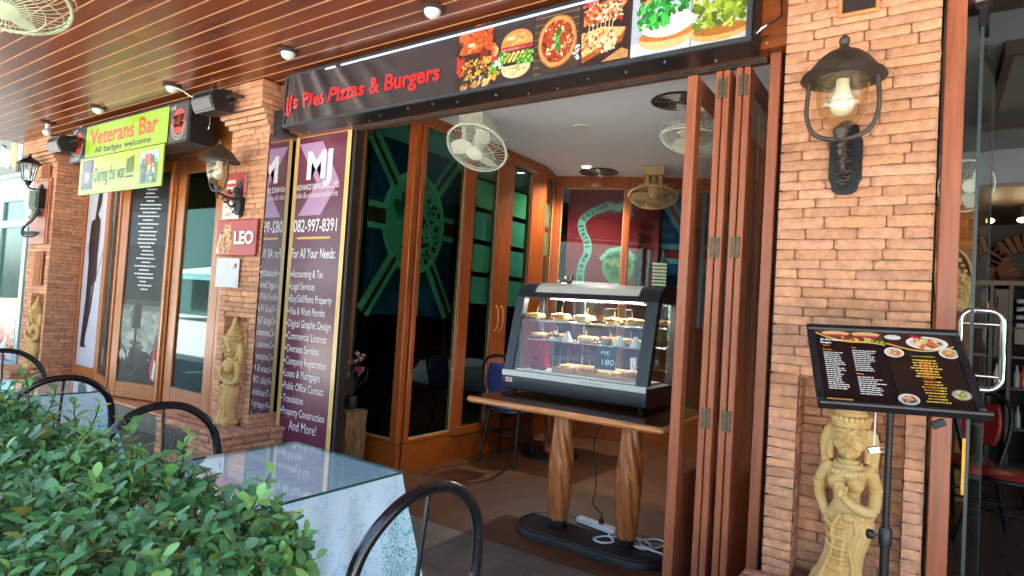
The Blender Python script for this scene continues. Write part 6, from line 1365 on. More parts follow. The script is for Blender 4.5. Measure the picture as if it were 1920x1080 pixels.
# ================================================================== TERRACE TABLES AND CHAIRS
def clothmat():
    m, n, b = newmat('lace_print_cloth'); N, L = n.nodes, n.links
    tc = N.new('ShaderNodeTexCoord'); sp = N.new('ShaderNodeSeparateXYZ'); L.new(tc.outputs['Object'], sp.inputs[0])
    vo = N.new('ShaderNodeTexVoronoi'); vo.feature = 'DISTANCE_TO_EDGE'; vo.inputs['Scale'].default_value = 17
    nz = N.new('ShaderNodeTexNoise'); nz.inputs['Scale'].default_value = 11; nz.inputs['Detail'].default_value = 4; nz.inputs['Distortion'].default_value = 1.8
    mv = N.new('ShaderNodeMixRGB'); mv.inputs[0].default_value = .14; L.new(tc.outputs['Object'], mv.inputs[1]); L.new(nz.outputs['Color'], mv.inputs[2]); L.new(mv.outputs[0], vo.inputs['Vector']); L.new(tc.outputs['Object'], nz.inputs['Vector'])
    v2 = N.new('ShaderNodeTexVoronoi'); v2.inputs['Scale'].default_value = 9; L.new(mv.outputs[0], v2.inputs['Vector'])
    wv = N.new('ShaderNodeMath'); wv.operation = 'SINE'; k = N.new('ShaderNodeMath'); k.operation = 'MULTIPLY'; k.inputs[1].default_value = 46; L.new(v2.outputs['Distance'], k.inputs[0]); L.new(k.outputs[0], wv.inputs[0])
    r1 = N.new('ShaderNodeValToRGB'); r1.color_ramp.elements[0].position = .3; r1.color_ramp.elements[1].position = .5; r1.color_ramp.elements[0].color = (0, 0, 0, 1); r1.color_ramp.elements[1].color = (1, 1, 1, 1)
    a = N.new('ShaderNodeMath'); a.operation = 'MULTIPLY_ADD'; a.inputs[1].default_value = .3; L.new(wv.outputs[0], a.inputs[0]); L.new(nz.outputs['Fac'], a.inputs[2]); L.new(a.outputs[0], r1.inputs[0])
    # aqua hem
    am = N.new('ShaderNodeAttribute'); am.attribute_name = 'Col'; sr = N.new('ShaderNodeSeparateColor'); L.new(am.outputs['Color'], sr.inputs[0]); md = N.new('ShaderNodeMapRange'); md.inputs['From Min'].default_value = .42; md.inputs['From Max'].default_value = .5; L.new(sr.outputs[0], md.inputs['Value'])
    hem = N.new('ShaderNodeMix'); hem.data_type = 'RGBA'; hem.inputs['A'].default_value = lin('#58bcc2'); hem.inputs['B'].default_value = lin('#cfe6ee'); L.new(r1.outputs[0], hem.inputs[0])
    top = N.new('ShaderNodeValToRGB'); top.color_ramp.elements[0].position = .7; top.color_ramp.elements[1].position = .82; top.color_ramp.elements[0].color = lin('#c9e0ea'); top.color_ramp.elements[1].color = lin('#a6c8d8')
    L.new(a.outputs[0], top.inputs[0])
    mx = N.new('ShaderNodeMix'); mx.data_type = 'RGBA'; L.new(md.outputs[0], mx.inputs[0]); L.new(top.outputs[0], mx.inputs['A']); L.new(hem.outputs['Result'], mx.inputs['B']); L.new(mx.outputs['Result'], b.inputs['Base Color'])
    b.inputs['Roughness'].default_value = .8; b.inputs['Specular IOR Level'].default_value = .2
    bp = N.new('ShaderNodeBump'); bp.inputs['Strength'].default_value = .2; bp.inputs['Distance'].default_value = .004; L.new(r1.outputs[0], bp.inputs['Height']); L.new(bp.outputs[0], b.inputs['Normal']); return m
M['lace'] = clothmat()
def terrace_table(x0, x1, y0, y1, which, seed):
    zt = .846; t = thing('terrace_table', 'metal terrace table under a blue cloth, ' + which, 'table', ((x0 + x1) / 2, (y0 + y1) / 2, 0), group='terrace tables along the hedge')
    b = MB(); b.box(x0 + .02, x1 - .02, y0 + .02, y1 - .02, zt - .035, zt - .002, .006); b.build('table_top', 'black_metal', t)
    for x in (x0 + .07, x1 - .07):
        for y in (y0 + .07, y1 - .07): b = MB(); b.tube([(x, y, .002), (x, y, zt - .036)], .017, 10); b.build('leg', 'black_metal', t, smooth=60)
    b = MB(); R = random.Random(seed); dx, dy, dr = x1 - x0, y1 - y0, .36; N_ = 64
    cx, cy = (x0 + x1) / 2, (y0 + y1) / 2
    def per(u):   # walk the table edge
        p = u * 2 * (dx + dy)
        for a, l, q in ((0, dx, (x0, y0, 1, 0)), (1, dy, (x1, y0, 0, 1)), (2, dx, (x1, y1, -1, 0)), (3, dy, (x0, y1, 0, -1))):
            if p <= l + 1e-9: return (q[0] + q[2] * p, q[1] + q[3] * p, [(0, -1), (1, 0), (0, 1), (-1, 0)][a], min(p, l - p))
            p -= l
        return (x0, y0, (0, -1), 0)
    n = 200; rows = 18; V = []; cols = []
    for j in range(rows + 1):
        v = j / rows
        for i in range(n):
            x, y, nn, ed = per(i / n); cf = math.exp(-(ed / .12) ** 2); dvec = Vector((x - cx, y - cy)).normalized(); no = Vector(nn) * (1 - cf) + dvec * cf
            rip = .016 * sin(i * .62 + seed) * v + .02 * noise.noise(Vector((i * .08, v * 1.2, seed)))* v
            out = .006 + (.02 + .10 * cf) * v ** 1.1 + rip; drop = dr * (1 + .28 * cf) * v
            V.append((x + no.x * out, y + no.y * out, zt + .002 - drop)); hm = min(1, cf * 1.35) * max(0, min(1, (v - .12) * 4)) + max(0, (v - .9) * 6); cols.append((min(1, hm), 0, .01))
    b.add(V, [(j * n + i, j * n + (i + 1) % n, (j + 1) * n + (i + 1) % n, (j + 1) * n + i) for j in range(rows) for i in range(n)] + [tuple(range(n))]); b.c = cols
    o = b.build('tablecloth', 'lace', smooth=50); md = o.modifiers.new('thick', 'SOLIDIFY'); md.thickness = .002; tag(o, 'blue lace print cloth with aqua hem on the ' + which, 'tablecloth', 'blue cloths on the terrace tables')
    b = MB(); b.box(x0 - .004, x1 + .004, y0 - .004, y1 + .004, zt + .0035, zt + .0115, .0015); o = b.build('glass_top', 'table_glass')
    g = MB(); e = .0045
    for q in ((x0 - e, x1 + e, y0 - .0075, y0 - .0045), (x0 - e, x1 + e, y1 + .0045, y1 + .0075), (x0 - .0075, x0 - .0045, y0 - e, y1 + e), (x1 + .0045, x1 + .0075, y0 - e, y1 + e)): g.box(q[0], q[1], q[2], q[3], zt + .0035, zt + .0115)
    r = thing('glass_sheet', 'clear glass sheet lying on the ' + which, 'glass sheet', ((x0 + x1) / 2, (y0 + y1) / 2, zt + .003)); o.parent = r; o.location = -r.location; g.build('green_edge', 'green_edge', r)
terrace_table(-2.29, -1.645, .92, 1.735, 'terrace table by the food shop', 1); terrace_table(-4.78, -4.09, .9, 1.735, 'terrace table by the bar', 2)
def metal_chair(label, loc, rz, proto=[None]):
    if proto[0]: return dup(proto[0], loc, rz, label)
    t = thing('metal_chair', label, 'chair', loc, rz, 'black hoop backed terrace chairs'); proto[0] = t; t.scale = (1.07, 1, 1)
    b = MB(); hp = smoothpath([(-.2, -.16, .47), (-.222, -.185, .62), (-.228, -.2, .76), (-.2, -.21, .895), (-.11, -.218, .985), (0, -.22, 1.012), (.11, -.218, .985), (.2, -.21, .895), (.228, -.2, .76), (.222, -.185, .62), (.2, -.16, .47)], 6); b.tube(hp, .0165, 12); bk = b.build('back_hoop', 'worn_black', t, False, smooth=70)
    for a, c in (((0, -.2175, 1.0), (0, -.165, .475)), ((-.222, -.196, .72), (-.02, -.165, .48)), ((.222, -.196, .72), (.02, -.165, .48))): b = MB(); b.tube([a, c], .0065, 8); b.build('back_spoke', 'worn_black', bk, False, smooth=70)
    b = MB(); b.lathe([(0, .455), (.2, .455), (.218, .466), (.218, .478), (.205, .484), (0, .48)], (0, 0, 0), 30); b.build('seat', 'worn_black', t, False, smooth=45)
    for q in (-1, 1):
        for y in (-.16, .15): b = MB(); b.tube(smoothpath([(q * .17, y * .9, .46), (q * .19, y * 1.05, .25), (q * .225, y * 1.35, .0)], 4), .0145, 9); b.build('leg', 'worn_black', t, False, smooth=70)
    b = MB(); b.tube([(cos(a) * .185, sin(a) * .175, .24) for a in [2 * pi * k / 28 for k in range(28)]], .007, 7, True); b.build('stretcher_ring', 'worn_black', t, False, smooth=70); return t
metal_chair('black hoop backed chair nearest the camera, right of the glass table', (-1.30, 1.26, 0), radians(88)); metal_chair('black hoop backed chair between the hedge and the middle pillar', (-2.39, 1.32, 0), radians(-90))
metal_chair('black hoop backed chair against the table in front of the bar door', (-3.82, 1.32, 0), radians(90)); metal_chair('black hoop backed chair cut off by the left edge of the photo', (-4.87, 1.5, 0), radians(-90))

# ================================================================== HEDGE
def hedge():
    t = thing('hedge', 'dense leafy green hedge in the foreground in front of the terrace tables', 'hedge', (-2.9, .58, 0)); R = random.Random(77)
    X0, X1, Y0, Y1 = -5.4, -1.06, .18, .88
    def top(x): return 1.045 + .05 * noise.noise(Vector((x * 1.7, 0, 3))) + .03 * noise.noise(Vector((x * 5, 1, 3)))
    b = MB(); br = MB()
    def leaf1(p, d, up_, L, col):
        d = d.normalized(); s = d.cross(up_);
        if s.length < 1e-3: s = d.orthogonal()
        s.normalize(); u = s.cross(d); W = L * .3; f = .22 * W; c = .12 * L
        V = [p, p + d * L * .3 + s * W * .66 + u * f, p + d * L * .62 + s * W + u * f * 1.1 - u * c * .3, p + d * L * .9 + s * W * .58 + u * (f * .4) - u * c * .8, p + d * L - u * c,
             p + d * L * .9 - s * W * .58 + u * (f * .4) - u * c * .8, p + d * L * .62 - s * W + u * f * 1.1 - u * c * .3, p + d * L * .3 - s * W * .66 + u * f, p + d * L * .35, p + d * L * .68 - u * c * .35]
        b.add(V, [(0, 1, 8), (1, 2, 9, 8), (2, 3, 9), (3, 4, 9), (0, 8, 7), (8, 9, 6, 7), (9, 5, 6), (9, 4, 5)], 0, col)
    def sprig(p, d, n, L, young):
        side = d.orthogonal().normalized(); ln = n * L * .36; q = p.copy(); dd = d.copy(); pts = [p.copy()]
        for k in range(n):
            dd = (dd + Vector((R.gauss(0, .12), R.gauss(0, .12), R.gauss(.03, .1)))).normalized(); q = q + dd * L * .36; pts.append(q.copy())
            a = k * 2.4 + R.uniform(-.4, .4); o = (side * cos(a) + dd.cross(side) * sin(a)); ld = (o * .95 + dd * .55 + Vector((0, 0, .12))).normalized()
            g = R.uniform(.6, 1.3) * (1.0 if not young else 1.25); hue = R.uniform(-.12, .12)
            cl = (.092 * g * (1 + hue + (.6 if young else 0)), .245 * g * (1.0 + (.3 if young else 0)), .085 * g * (1 - hue))
            if R.random() < .035: cl = R.choice([(.28, .27, .04), (.2, .13, .05), (.16, .2, .05)])
            leaf1(q, ld, (dd * .6 + Vector((0, 0, .8))).normalized(), L * R.uniform(.65, 1.25) * (1 if k < n - 1 else .7), cl)
        br.tube(pts, [.0022] * (len(pts) - 1) + [.001], 4, caps=False)
    def surf():
        f = R.random()
        if f < .60:    # top
            x, y = R.uniform(X0, X1), R.uniform(Y0, Y1); ex = min(1, (X1 - x) / .12, (Y1 - y + .03) / .1); return Vector((x, y, top(x) - .07 * (1 - max(0, ex)) ** 2 - R.random() ** 2 * .12)), Vector((R.gauss(0, .5), R.gauss(-.1, .5), 1))
        if f < .74:    # right end
            y, z = R.uniform(Y0, Y1), R.uniform(.35, 1.0); return Vector((X1 - R.random() ** 2 * .1 - .05 * (z - .6) ** 2, y, z)), Vector((1, R.gauss(0, .5), R.gauss(.35, .4)))
        if f < .88:    # side towards the tables
            x, z = R.uniform(X0, X1), R.uniform(.4, 1.0); return Vector((x, Y1 - R.random() ** 2 * .1, z)), Vector((R.gauss(0, .5), 1, R.gauss(.35, .4)))
        x, z = R.uniform(X0, X1), R.uniform(.4, 1.0); return Vector((x, Y0 + R.random() ** 2 * .1, z)), Vector((R.gauss(0, .5), -1, R.gauss(.35, .4)))
    for k in range(7400):
        p, d = surf(); sprig(p - d.normalized() * .05, d.normalized(), R.choice((4, 5, 5, 6)), R.uniform(.028, .048), R.random() < .16)
    for k in range(46):   # stray shoots
        x = R.uniform(X0, X1 - .05); p = Vector((x, R.uniform(Y1 - .3, Y1), top(x) - .03)); sprig(p, Vector((R.gauss(0, .35), R.gauss(.1, .3), 1)).normalized(), R.choice((7, 8, 10)), .04, True)
    for q in ((-2.55, .83), (-2.35, .8), (-2.62, .75)): sprig(Vector((q[0], q[1], top(q[0]) - .04)), Vector((.05, .1, 1)).normalized(), 11, .042, True)
    m, n, pb = newmat('glossy_green_leaf'); N, L = n.nodes, n.links; at = N.new('ShaderNodeAttribute'); at.attribute_name = 'Col'
    L.new(at.outputs['Color'], pb.inputs['Base Color']); pb.inputs['Roughness'].default_value = .38; pb.inputs['Specular IOR Level'].default_value = .55
    tr = N.new('ShaderNodeBsdfTranslucent'); hs = N.new('ShaderNodeHueSaturation'); hs.inputs['Value'].default_value = 1.6; hs.inputs['Hue'].default_value = .48; L.new(at.outputs['Color'], hs.inputs['Color']); L.new(hs.outputs[0], tr.inputs[0])
    mx = N.new('ShaderNodeMixShader'); mx.inputs[0].default_value = .28; L.new(pb.outputs[0], mx.inputs[1]); L.new(tr.outputs[0], mx.inputs[2]); L.new(mx.outputs[0], N['Material Output'].inputs[0])
    b.build('foliage', m, t, recalc=False, smooth=40); br.col = (1, 1, 1); br.build('twigs', mat('green_brown_twig', '#4a4a22', .8), t, recalc=False)
    b = MB(); 
    for k in range(60): x = R.uniform(X0 + .1, X1 - .12); y = R.uniform(Y0 + .12, Y1 - .12); b.tube([(x, y, .1), (x + R.gauss(0, .04), y + R.gauss(0, .04), .5), (x + R.gauss(0, .08), y + R.gauss(0, .08), .85)], [.014, .01, .004], 6)
    b.build('stems', 'iron', t)
    b = MB(); b.box(X0, X1 - .03, Y0 + .06, Y1 - .06, .002, .3, .02); b.build('planter', 'black_plastic', t)
hedge()
# ================================================================== DINING ROOM ON THE RIGHT
t = thing('timber_post', 'reddish brown timber post at the right edge of the brick pillar', 'post', (.045, 3.25, 0)); b = MB(); b.box(.008, .082, 3.2, 3.32, 0, 3.318, .005); b.build('post', 'leaf_wood', t)
t = thing('head_rail', 'dark timber rail above the open glass door', 'rail', (1, 3.25, 2.9)); b = MB(); b.box(.083, 5, 3.22, 3.36, 2.93, 3.318, .005); b.build('rail', 'dark_room', t)
P0, P1 = Vector((.137, 3.22, 0)), Vector((.232, 4.12, 0)); dx = (P1 - P0).normalized(); dn = Vector((dx.y, -dx.x, 0))
t = thing('frameless_door', 'frameless glass door standing open with a chrome loop handle', 'door', (.137, 3.22, .01))
b = MB(); c = (P0 + P1) / 2; c.z = 1.45; b.obox(c, dx, dn, (0, 0, 1), ((P1 - P0).length / 2, .005, 1.42)); b.build('glass_leaf', 'glass', t)
for p in (P0, P1): b = MB(); b.obox(p + Vector((0, 0, 1.45)) + dx * (-.003 if p is P0 else .003), dx, dn, (0, 0, 1), (.0025, .0065, 1.42)); b.build('polished_edge', mat('grey_glass_edge', '#2e3a3e', .4, var=.1), t)
b = MB(); b.obox(P0 + dx * .06 + Vector((0, 0, 2.86)), dx, dn, (0, 0, 1), (.07, .016, .04), .004); b.obox(P0 + dx * .06 + Vector((0, 0, 2.915)), dx, dn, (0, 0, 1), (.03, .02, .014), .003); b.build('patch_fitting', 'black_metal', t)
b = MB(); b.obox(P0 + dx * .02 + Vector((0, -.0, 2.945)), dx, dn, (0, 0, 1), (.04, .03, .022), .003); b.build('pivot', 'steel', t)
b = MB(); hp = []
hc = P0 + dx * .09 + dn * .026 + Vector((0, 0, 1.447)); hw, hh, r = .074, .168, .052
for cx_, cz_, a0 in ((1, 1, 0), (-1, 1, pi / 2), (-1, -1, pi), (1, -1, 1.5 * pi)):
    for k in range(7): a = a0 + pi / 2 * k / 6; hp.append(hc + dn * (cx_ * (hw - r) + cos(a) * r) + Vector((0, 0, cz_ * (hh - r) + sin(a) * r)))
b.tube(hp, .0135, 12, True)
for z in (-.11, .11): b.tube([hc - dn * hw + Vector((0, 0, z)), hc + dn * hw + Vector((0, 0, z))], .006, 8)
b.build('loop_handle', 'chrome', t, smooth=70)
b = MB(); b.bar(P0 + dx * .12 - dn * .02 + Vector((0, 0, .82)), P0 + dx * .12 - dn * .02 + Vector((0, 0, 1.06)), .03, .012); b.build('lock_plate', mat('brass_plate', '#b08a3a', .3, metal=.9), t)
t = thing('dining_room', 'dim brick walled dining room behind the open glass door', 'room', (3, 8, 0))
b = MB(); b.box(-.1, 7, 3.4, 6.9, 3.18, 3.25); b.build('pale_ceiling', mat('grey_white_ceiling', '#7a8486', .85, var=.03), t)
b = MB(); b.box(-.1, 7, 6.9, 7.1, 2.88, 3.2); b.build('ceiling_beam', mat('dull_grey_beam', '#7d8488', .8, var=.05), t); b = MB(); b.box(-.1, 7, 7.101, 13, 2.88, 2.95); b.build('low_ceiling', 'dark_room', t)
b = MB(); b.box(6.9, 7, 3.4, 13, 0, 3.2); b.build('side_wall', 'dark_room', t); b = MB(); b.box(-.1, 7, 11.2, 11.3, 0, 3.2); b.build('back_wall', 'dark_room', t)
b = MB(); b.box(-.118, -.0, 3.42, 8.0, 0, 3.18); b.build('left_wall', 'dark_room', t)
for k, (x0, x1, y0, y1) in enumerate(((.285, .95, 4.35, 5.95), (1.2, 1.9, 4.35, 5.95))):
    b = MB(); w_ = .05; z0, z1 = 3.1, 3.1795
    for q in ((x0, x1, y0, y0 + w_), (x0, x1, y1 - w_, y1), (x0, x0 + w_, y0 + w_ + .0005, y1 - w_ - .0005), (x1 - w_, x1, y0 + w_ + .0005, y1 - w_ - .0005)): b.box(*q, z0, z1, .005)
    b.build('coffer_frame', 'dark_room', t); b = MB(); b.box(x0 + w_, x1 - w_, y0 + w_, y1 - w_, 3.17, 3.1785); b.build('coffer_panel', mat('grey_coffer', '#565d5c', .7), t)
t = thing('brick_wall', 'warm orange inner brick wall with carved relief beside the glass door', 'wall', (.2, 7.05, 0)); b = MB(); b.box(-.0, .37, 7.02, 7.11, 0, 3.17); b.build('mortar_core', 'mortar', t)
b = MB(); brick_rows(b, (-.0, 7.02, 0), (1, 0, 0), (0, -1, 0), .37, 0, 2.87, [(.02, .3, 1.1, 2.32)], seed=91, ch=.07, bl=.22); brick_rows(b, (-.0, 7.0, 0), (1, 0, 0), (0, -1, 0), .37, 2.9, 3.17, seed=92, ch=.07, bl=.22)
for z in [2.33]: b.box(.02, .3, 6.985, 7.015, z, z + .05, .005)
b.build('brickwork', mat('orange_inner_brick', '#b5702f', .85, var=.15, scale=14, attr=True, bump=.3), t, smooth=50)  # warm orange base colour, varied brick by brick
b = MB(); b.lathe([(.0, .02), (.1, .03), (.13, .02), (.15, .0)], (.155, 7.012, 1.95), 24, (0, -1, 0), sx=1, sy=2.3); R = random.Random(5)
for k in range(46): a = R.uniform(0, 6.28); q = R.random() ** .5; b.ball((.155 + cos(a) * q * .11, 6.99, 1.95 + sin(a) * q * .27), R.uniform(.012, .028), 8, 6)
b.tube([(.155 + cos(2 * pi * k / 30) * .14, 6.99, 1.95 + sin(2 * pi * k / 30) * .34) for k in range(30)], .014, 8, True); b.build('carved_relief', 'sand', t, smooth=60)
# wall fan peeking out
fan('wall_fan', 'white caged fan half hidden beside the timber post in the dining room', (.16, 6.9, 2.78), (.2, 6.55, 2.8), (.4, -.9, -.2), .22, 'cream', block=False)
t = thing('arch_cabinet', 'dark brown cabinet wall with open shelves below brick arches', 'cabinet', (.9, 9, 0))
b = MB(); b.box(.38, 3.6, 9.3, 9.36, 0, 2.12); b.build('back_panel', 'dark_room', t); b = MB(); b.box(.38, 3.6, 8.86, 9.3, 2.10, 2.16, .006); b.build('cornice', mat('dull_brown_cabinet', '#54423a', .5, var=.15, scale=5, stretch=(6, 6, .8)), t)
CB = mat('brown_cabinet_front', '#46362f', .5, var=.15, scale=5, stretch=(6, 6, .8))
for x in (.4, .55, .72, .92, 1.12, 1.32, 1.6, 2.0): b = MB(); b.box(x - .02, x + .02, 8.86, 9.299, .1005, 2.0995, .003); b.build('upright', CB, t)
for z in (.5, .95, 1.3, 1.62): b = MB(); b.box(.4, 2.0, 8.9, 9.298, z - .015, z + .015); b.build('shelf', CB, t)
b = MB(); b.box(.575, .70, 8.85, 8.859, 1.32, 2.06, .003); b.build('door_panel', CB, t); b = MB(); b.tube([(.6, 8.84, 1.85), (.6, 8.83, 1.9), (.6, 8.84, 1.97)], .008, 8); b.build('handle', 'black_metal', t)
b = MB(); b.box(.76, 1.0, 8.85, 8.859, 1.45, 1.62, .003); b.build('drawer_front', mat('grey_drawer', '#6a605a', .5), t)
t = thing('brick_arches', 'pair of brick arches above the cabinet wall in the dining room', 'arch', (.9, 9.5, 2.1)); b = MB(); R = random.Random(8)
for cx_, rr in ((.95, .36), (.38, .26), (1.8, .36)):
    for k in range(21):
        a = pi * k / 20; p = Vector((cx_ + cos(a) * (rr + .1), 9.4, 2.2 + sin(a) * (rr + .1))); q = R.uniform(.8, 1.1); b.obox(p, (cos(a), 0, sin(a)), (0, 1, 0), (-sin(a), 0, cos(a)), (.1, .06, .028), .005, 0, (q, q, q))
b.build('arch_bricks', mat('dark_arch_brick', '#5a3826', .9, attr=True, bump=.3), t); b = MB(); b.box(.37, 7, 9.47, 9.6, 2.161, 2.879); b.build('arch_wall', 'dark_wall', t)  # dark brown arch bricks, toned at random
R = random.Random(23); RC = ['#c9c5bc', '#7b8c94', '#c4532c', '#d8d2c6', '#8a8f92', '#2f4a5c']
for i, (x, z) in enumerate(((.62, 1.64), (.8, 1.64), (.88, 1.64), (.45, 1.64), (.46, 1.32), (.5, .97), (.62, .97), (.8, .97), (.86, .97), (.95, .97), (.48, .52), (.82, .52))):
    if i in (1, 2, 3, 4): continue
    b = MB(); b.lathe([(.03, 0), (.032, .01), (.032, .14), (.013, .19), (.012, .235), (.015, .24), (0, .245)], (x, 8.95, z), 14); o = b.build('bottle', mat('bottle_glass_%s' % 'abcdefghijklm'[i], R.choice(RC), .2, coat=.4), smooth=50)
    tag(recentre(o), 'small bottle on the dark cabinet shelves behind the glass door', 'bottle', 'bottles on the cabinet shelves')
UM = mat('grey_unit_front', '#6f7478', .4, var=.1)
for k in range(4):
    b = MB(); b.box(.775, .985, 8.93, 9.15, 1.637 + k * .09, 1.637 + k * .09 + .05, .006); b.box(.79, .97, 8.925, 8.929, 1.645 + k * .09, 1.68 + k * .09, 0); tag(recentre(b.build('audio_unit', UM)), 'grey box unit, %s in the stack on the cabinet shelf' % ['lowest', 'second lowest', 'second highest', 'highest'][k], 'unit', 'grey box units stacked on the cabinet shelf')
for x, lb in ((.452, 'left'), (.717, 'right')):
    t = thing('pendant_bulb', 'warm lit bulb, %s of the two under the dark dining ceiling' % lb, 'lamp', (x, 8.0, 2.7)); b = MB(); b.tube([(x, 8, 2.88), (x, 8, 2.75)], .008, 7); b.build('stem', 'black_metal', t); b = MB(); b.ball((x, 8.0, 2.712), .034, 14, 10, sc=(1.3, 1, .8)); b.build('bulb', 'warm_lit', t, smooth=80)
    l = bpy.data.lights.new('bulb_lamp', 'POINT'); l.energy = .8; l.color = (1, .72, .38); l.shadow_soft_size = .04; o = bpy.data.objects.new('bulb_lamp', l); C.objects.link(o); o.parent = t; o.location = (0, -.08, -.06)
bent_chair('black chair with dark red pads in front of the cabinet, behind the glass door', (.47, 5.75, .004), radians(-105), 'red_pad'); bent_chair('black chair with dark red pads half hidden behind the menu stand', (.235, 6.1, .004), radians(150), 'red_pad')
t = thing('door_weight', 'chrome door stop strip at the foot of the dining room entrance', 'strip', (1, 3.3, 0)); b = MB(); b.box(.09, 5, 3.26, 3.3, .003, .008); b.build('strip', 'steel', t)

# ================================================================== WHITE SHOP BEYOND THE LEFT PILLAR
WF = mat('pale_mint_frame', '#9ab8b2', .35, var=.05)
t = thing('white_shop', 'white framed shop front with tall panes beyond the far left pillar', 'shop', (-12.5, 3.6, 0))
b = MB(); b.box(-18, -10.35, 3.5, 3.58, 2.78, 3.12, .01); b.box(-18, -10.35, 3.44, 3.499, 3.06, 3.13, .01); b.build('fascia', mat('pale_grey_fascia', '#a9b8bb', .6, var=.08), t)
for x in (-12.46, -11.36, -10.47, -13.6, -14.8): b = MB(); b.box(x - .07, x + .07, 3.49, 3.57, 0, 2.775, .006); b.build('mullion', WF, t)
b = MB()
for a, c_ in ((-12.39, -11.43), (-11.29, -10.54), (-13.53, -12.53)): 
    for z0, z1 in ((2.28, 2.4), (.02, .2), (2.7, 2.775)): b = MB(); b.box(a, c_, 3.495, 3.565, z0, z1, .006); b.build('transom', WF, t)
for a, c_ in ((-12.39, -11.43), (-11.29, -10.54), (-13.53, -12.53)): b = MB(); b.box(a, c_, 3.525, 3.535, .2, 2.28); b.box(a, c_, 3.525, 3.535, 2.4, 2.7); b.build('glass_pane', 'shop_glass', t)
b = MB(); b.box(-18, -10.36, 4.6, 4.7, 0, 3.1); b.build('inner_wall', mat('grey_pink_interior', '#4c4448', .8, var=.4, scale=3), t)
b = MB(); b.box(-10.36, -10.3, 3.4, 4.7, 0, 3.6); b.build('end_wall', 'brick_dark', t)
b = MB(); b.box(-19, -10.35, 3.6, 9, 3.14, 5.0); b.build('upper_wall', mat('grey_rendered_wall', '#8a9090', .8, var=.08), t)
b = MB(); b.box(-18, -10.35, .2, 3.59, 4.0, 4.05); b.build('added_shade_roof', 'alu', t)  # unseen roof added to keep the shop front in shade
R = random.Random(41); SC = ['#c86a78', '#d8d4d0', '#a03a48', '#e0b8c0', '#6a7480', '#3f7a3a', '#d87a3a', '#b0b6ba']
for k in range(34):
    x = R.uniform(-12.7, -10.6); z = .3 + R.randint(0, 6) * .36; b = MB(); w_, h_ = R.uniform(.08, .2), R.uniform(.1, .28); b.box(x, x + w_, 4.1, 4.3, z, z + h_, .01); tag(recentre(b.build('goods_box', mat('shop_goods_%d' % (k % 8), SC[k % 8], .6))), 'small coloured box of goods inside the white shop', 'box', 'goods inside the white shop')
for z in (.28, .64, 1.0, 1.36, 1.72, 2.08, 2.44): b = MB(); b.box(-13, -10.5, 4.05, 4.4, z - .03, z - .002); b.build('display_shelf', WF, t)
b = MB(); pl = Plane2D(b, (0, 3.488, 0), (1, 0, 0), (0, 0, 1), .001); R = random.Random(2)
pl.rect(-12.3, .25, -11.44, .62 + .55, '#d8d0cc', 0); pl.rect(-12.3, 1.09, -11.44, 1.17, '#d8c83a', 1); pl.rect(-12.26, .3, -11.7, 1.05, '#e4dedc', 1.5); pl.ell(-11.98, .7, .18, .24, '#c03a2c', 2, 24); pl.ell(-11.98, .7, .13, .18, '#d86a4a', 3, 24); pl.ell(-11.98, .7, .06, .08, '#8a241c', 4); blobs(pl, 26, -11.72, .4, -11.48, .75, .05, ['#d8642c', '#e08a4a', '#c0482a'], 2, R); pl.rect(-12.3, .25, -11.7, .31, '#c8322c', 2)
o = tag(b.build('food_poster', 'gloss_print'), 'white and yellow food poster with a red round dish on the white shop window', 'poster')
b = MB(); pl = Plane2D(b, (0, 3.517, 0), (1, 0, 0), (0, 0, 1), .001); pl.rect(-11.24, 2.42, -10.62, 2.66, '#b0606c', 0); pl.text('Massage', -11.2, 2.48, .12, '#e0a8b0', 2, .52); pl.rect(-11.24, 2.4, -10.62, 2.42, '#e8d8d8', 1); tag(b.build('window_banner', 'gloss_print'), 'pink lettered banner behind the upper pane of the white shop', 'banner')
for k, (x, z, w_, h_) in enumerate(((-12.6, 3.28, .34, .3), (-12.1, 3.2, .3, .42), (-11.75, 3.24, .24, .34))):
    b = MB()
    def fd(u, v): return (x + w_ * u, 3.46 + .05 * sin(u * 9 + k), z + h_ * v + .06 * sin(u * 5))
    b.grid(fd, 10, 8, 0, [(.75, .8, .78), (.6, .5, .35), (.7, .75, .76)][k]); o = b.build('cloth_bunting', 'cloth_print', smooth=60); md = o.modifiers.new('thick', 'SOLIDIFY'); md.thickness = .004; tag(o, 'pale cloth bunting above the white shop, %s of the three' % ['leftmost', 'middle', 'rightmost'][k], 'bunting', 'cloth bunting above the white shop')
b = MB(); b.box(-13.2, -11.2, 2.6, 3.0, .3, .36, .01); b.box(-13.1, -13.0, 2.7, 2.9, 0, .3); b.box(-11.4, -11.3, 2.7, 2.9, 0, .3); tag(recentre(b.build('slatted_bench', mat('grey_bench_wood', '#6a6a66', .7, var=.2, scale=4, stretch=(1, 12, 1)))), 'grey bench in front of the white shop', 'bench')

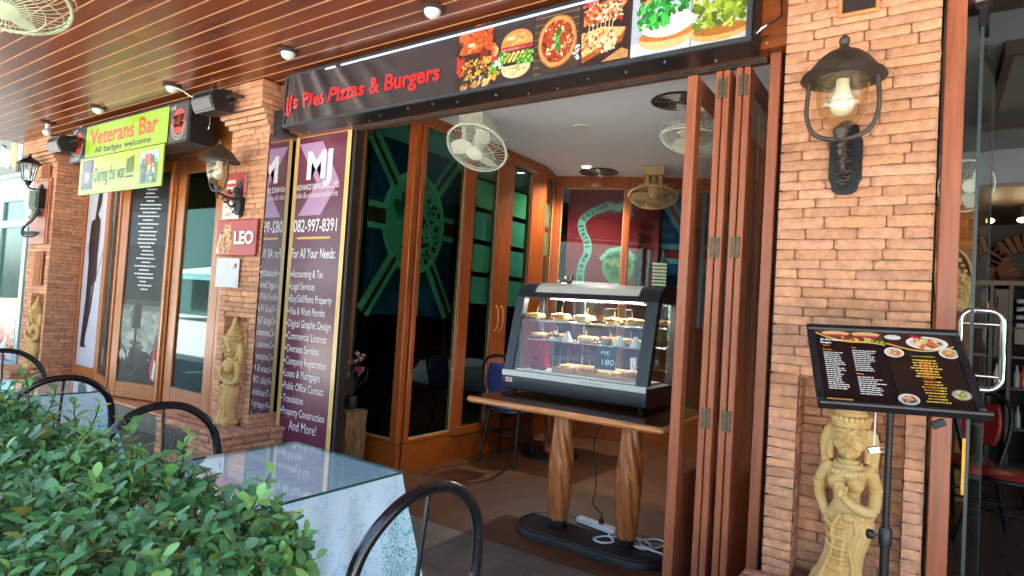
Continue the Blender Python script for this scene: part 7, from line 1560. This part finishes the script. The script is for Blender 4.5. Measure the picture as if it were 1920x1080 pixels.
# ================================================================== ACROSS THE STREET (seen in the panes)
t = thing('street_building', 'pale shophouse row across the street with dark window openings', 'building', (-6, -13, 0))
b = MB(); b.box(-40, 30, -19, -13.5, -.12, 6.5); b.build('wall', mat('grey_green_street_wall', '#62807c', .85, var=.1), t); b = MB()
for k in range(20): b.box(-38 + k * 3.4, -36.2 + k * 3.4, -13.52, -13.47, .2, 2.3)
b.build('shop_openings', mat('dark_shop_opening', '#2b3a3c', .3, var=.4, scale=2), t)
t = thing('market_awning', 'long white awning over the stalls across the street', 'awning', (-6, -10.5, 0)); b = MB(); b.prism([(-12.9, 2.9), (-9.2, 2.25), (-9.2, 2.17), (-12.9, 2.82)], (-34, 0, 0), (0, 1, 0), (0, 0, 1), 52); b.build('sheet', mat('white_awning_sheet', '#d5dadc', .6, var=.06), t); b = MB(); b.box(-34, 18, -9.2, -9.17, 1.95, 2.25); b.build('valance', mat('aqua_valance', '#9fd0d4', .7, var=.1), t)
for x in range(-32, 18, 4): b = MB(); b.tube([(x, -9.3, -.12), (x, -9.3, 2.2)], .04, 8); b.build('awning_pole', 'alu', t)
def bush(x, y, s, label):
    t = thing('potted_bush', label, 'bush', (x, y, -.12), group='potted bushes across the street'); R = random.Random(int(x * 10)); b = MB()
    for k in range(420):
        d = Vector((R.gauss(0, 1), R.gauss(0, 1), R.gauss(0, .8))).normalized() * R.random() ** .4 * s; p = Vector((x, y, .75 + s * .6)) + d; u = Vector((R.gauss(0, 1), R.gauss(0, 1), R.gauss(0, 1))).normalized() * .09; v = u.orthogonal().normalized() * .045; g = R.uniform(.6, 1.3); b.add([p - u, p + v, p + u, p - v], [(0, 1, 2, 3)], 0, (.07 * g, .17 * g, .05 * g))
    b.build('foliage', 'print', t, recalc=False); b = MB(); b.lathe([(.2, -.12), (.28, .3), (.3, .42)], (x, y, 0), 16); b.build('pot', 'brick_dark', t)
    b = MB(); b.tube([(x, y, .3), (x, y, .9)], .03, 7); b.build('stem', 'iron', t)
for k, x in enumerate((-14, -10, -7.2, -5.6, -3.8, -1.5)): bush(x, -6.4 - (k % 2) * .5, .62, 'round green potted bush across the street, reflected in the panes')
b = MB(); b.lathe([(1.5, 1.95), (1.1, 2.25), (.5, 2.5), (.02, 2.62)], (-11.5, -5.6, 0), 8); b.tube([(-11.5, -5.6, -.1), (-11.5, -5.6, 2.6)], .03, 8); tag(b.build('teal_parasol', mat('teal_canvas', '#3fb6b4', .7)), 'teal parasol across the street, reflected in the bar window', 'parasol')
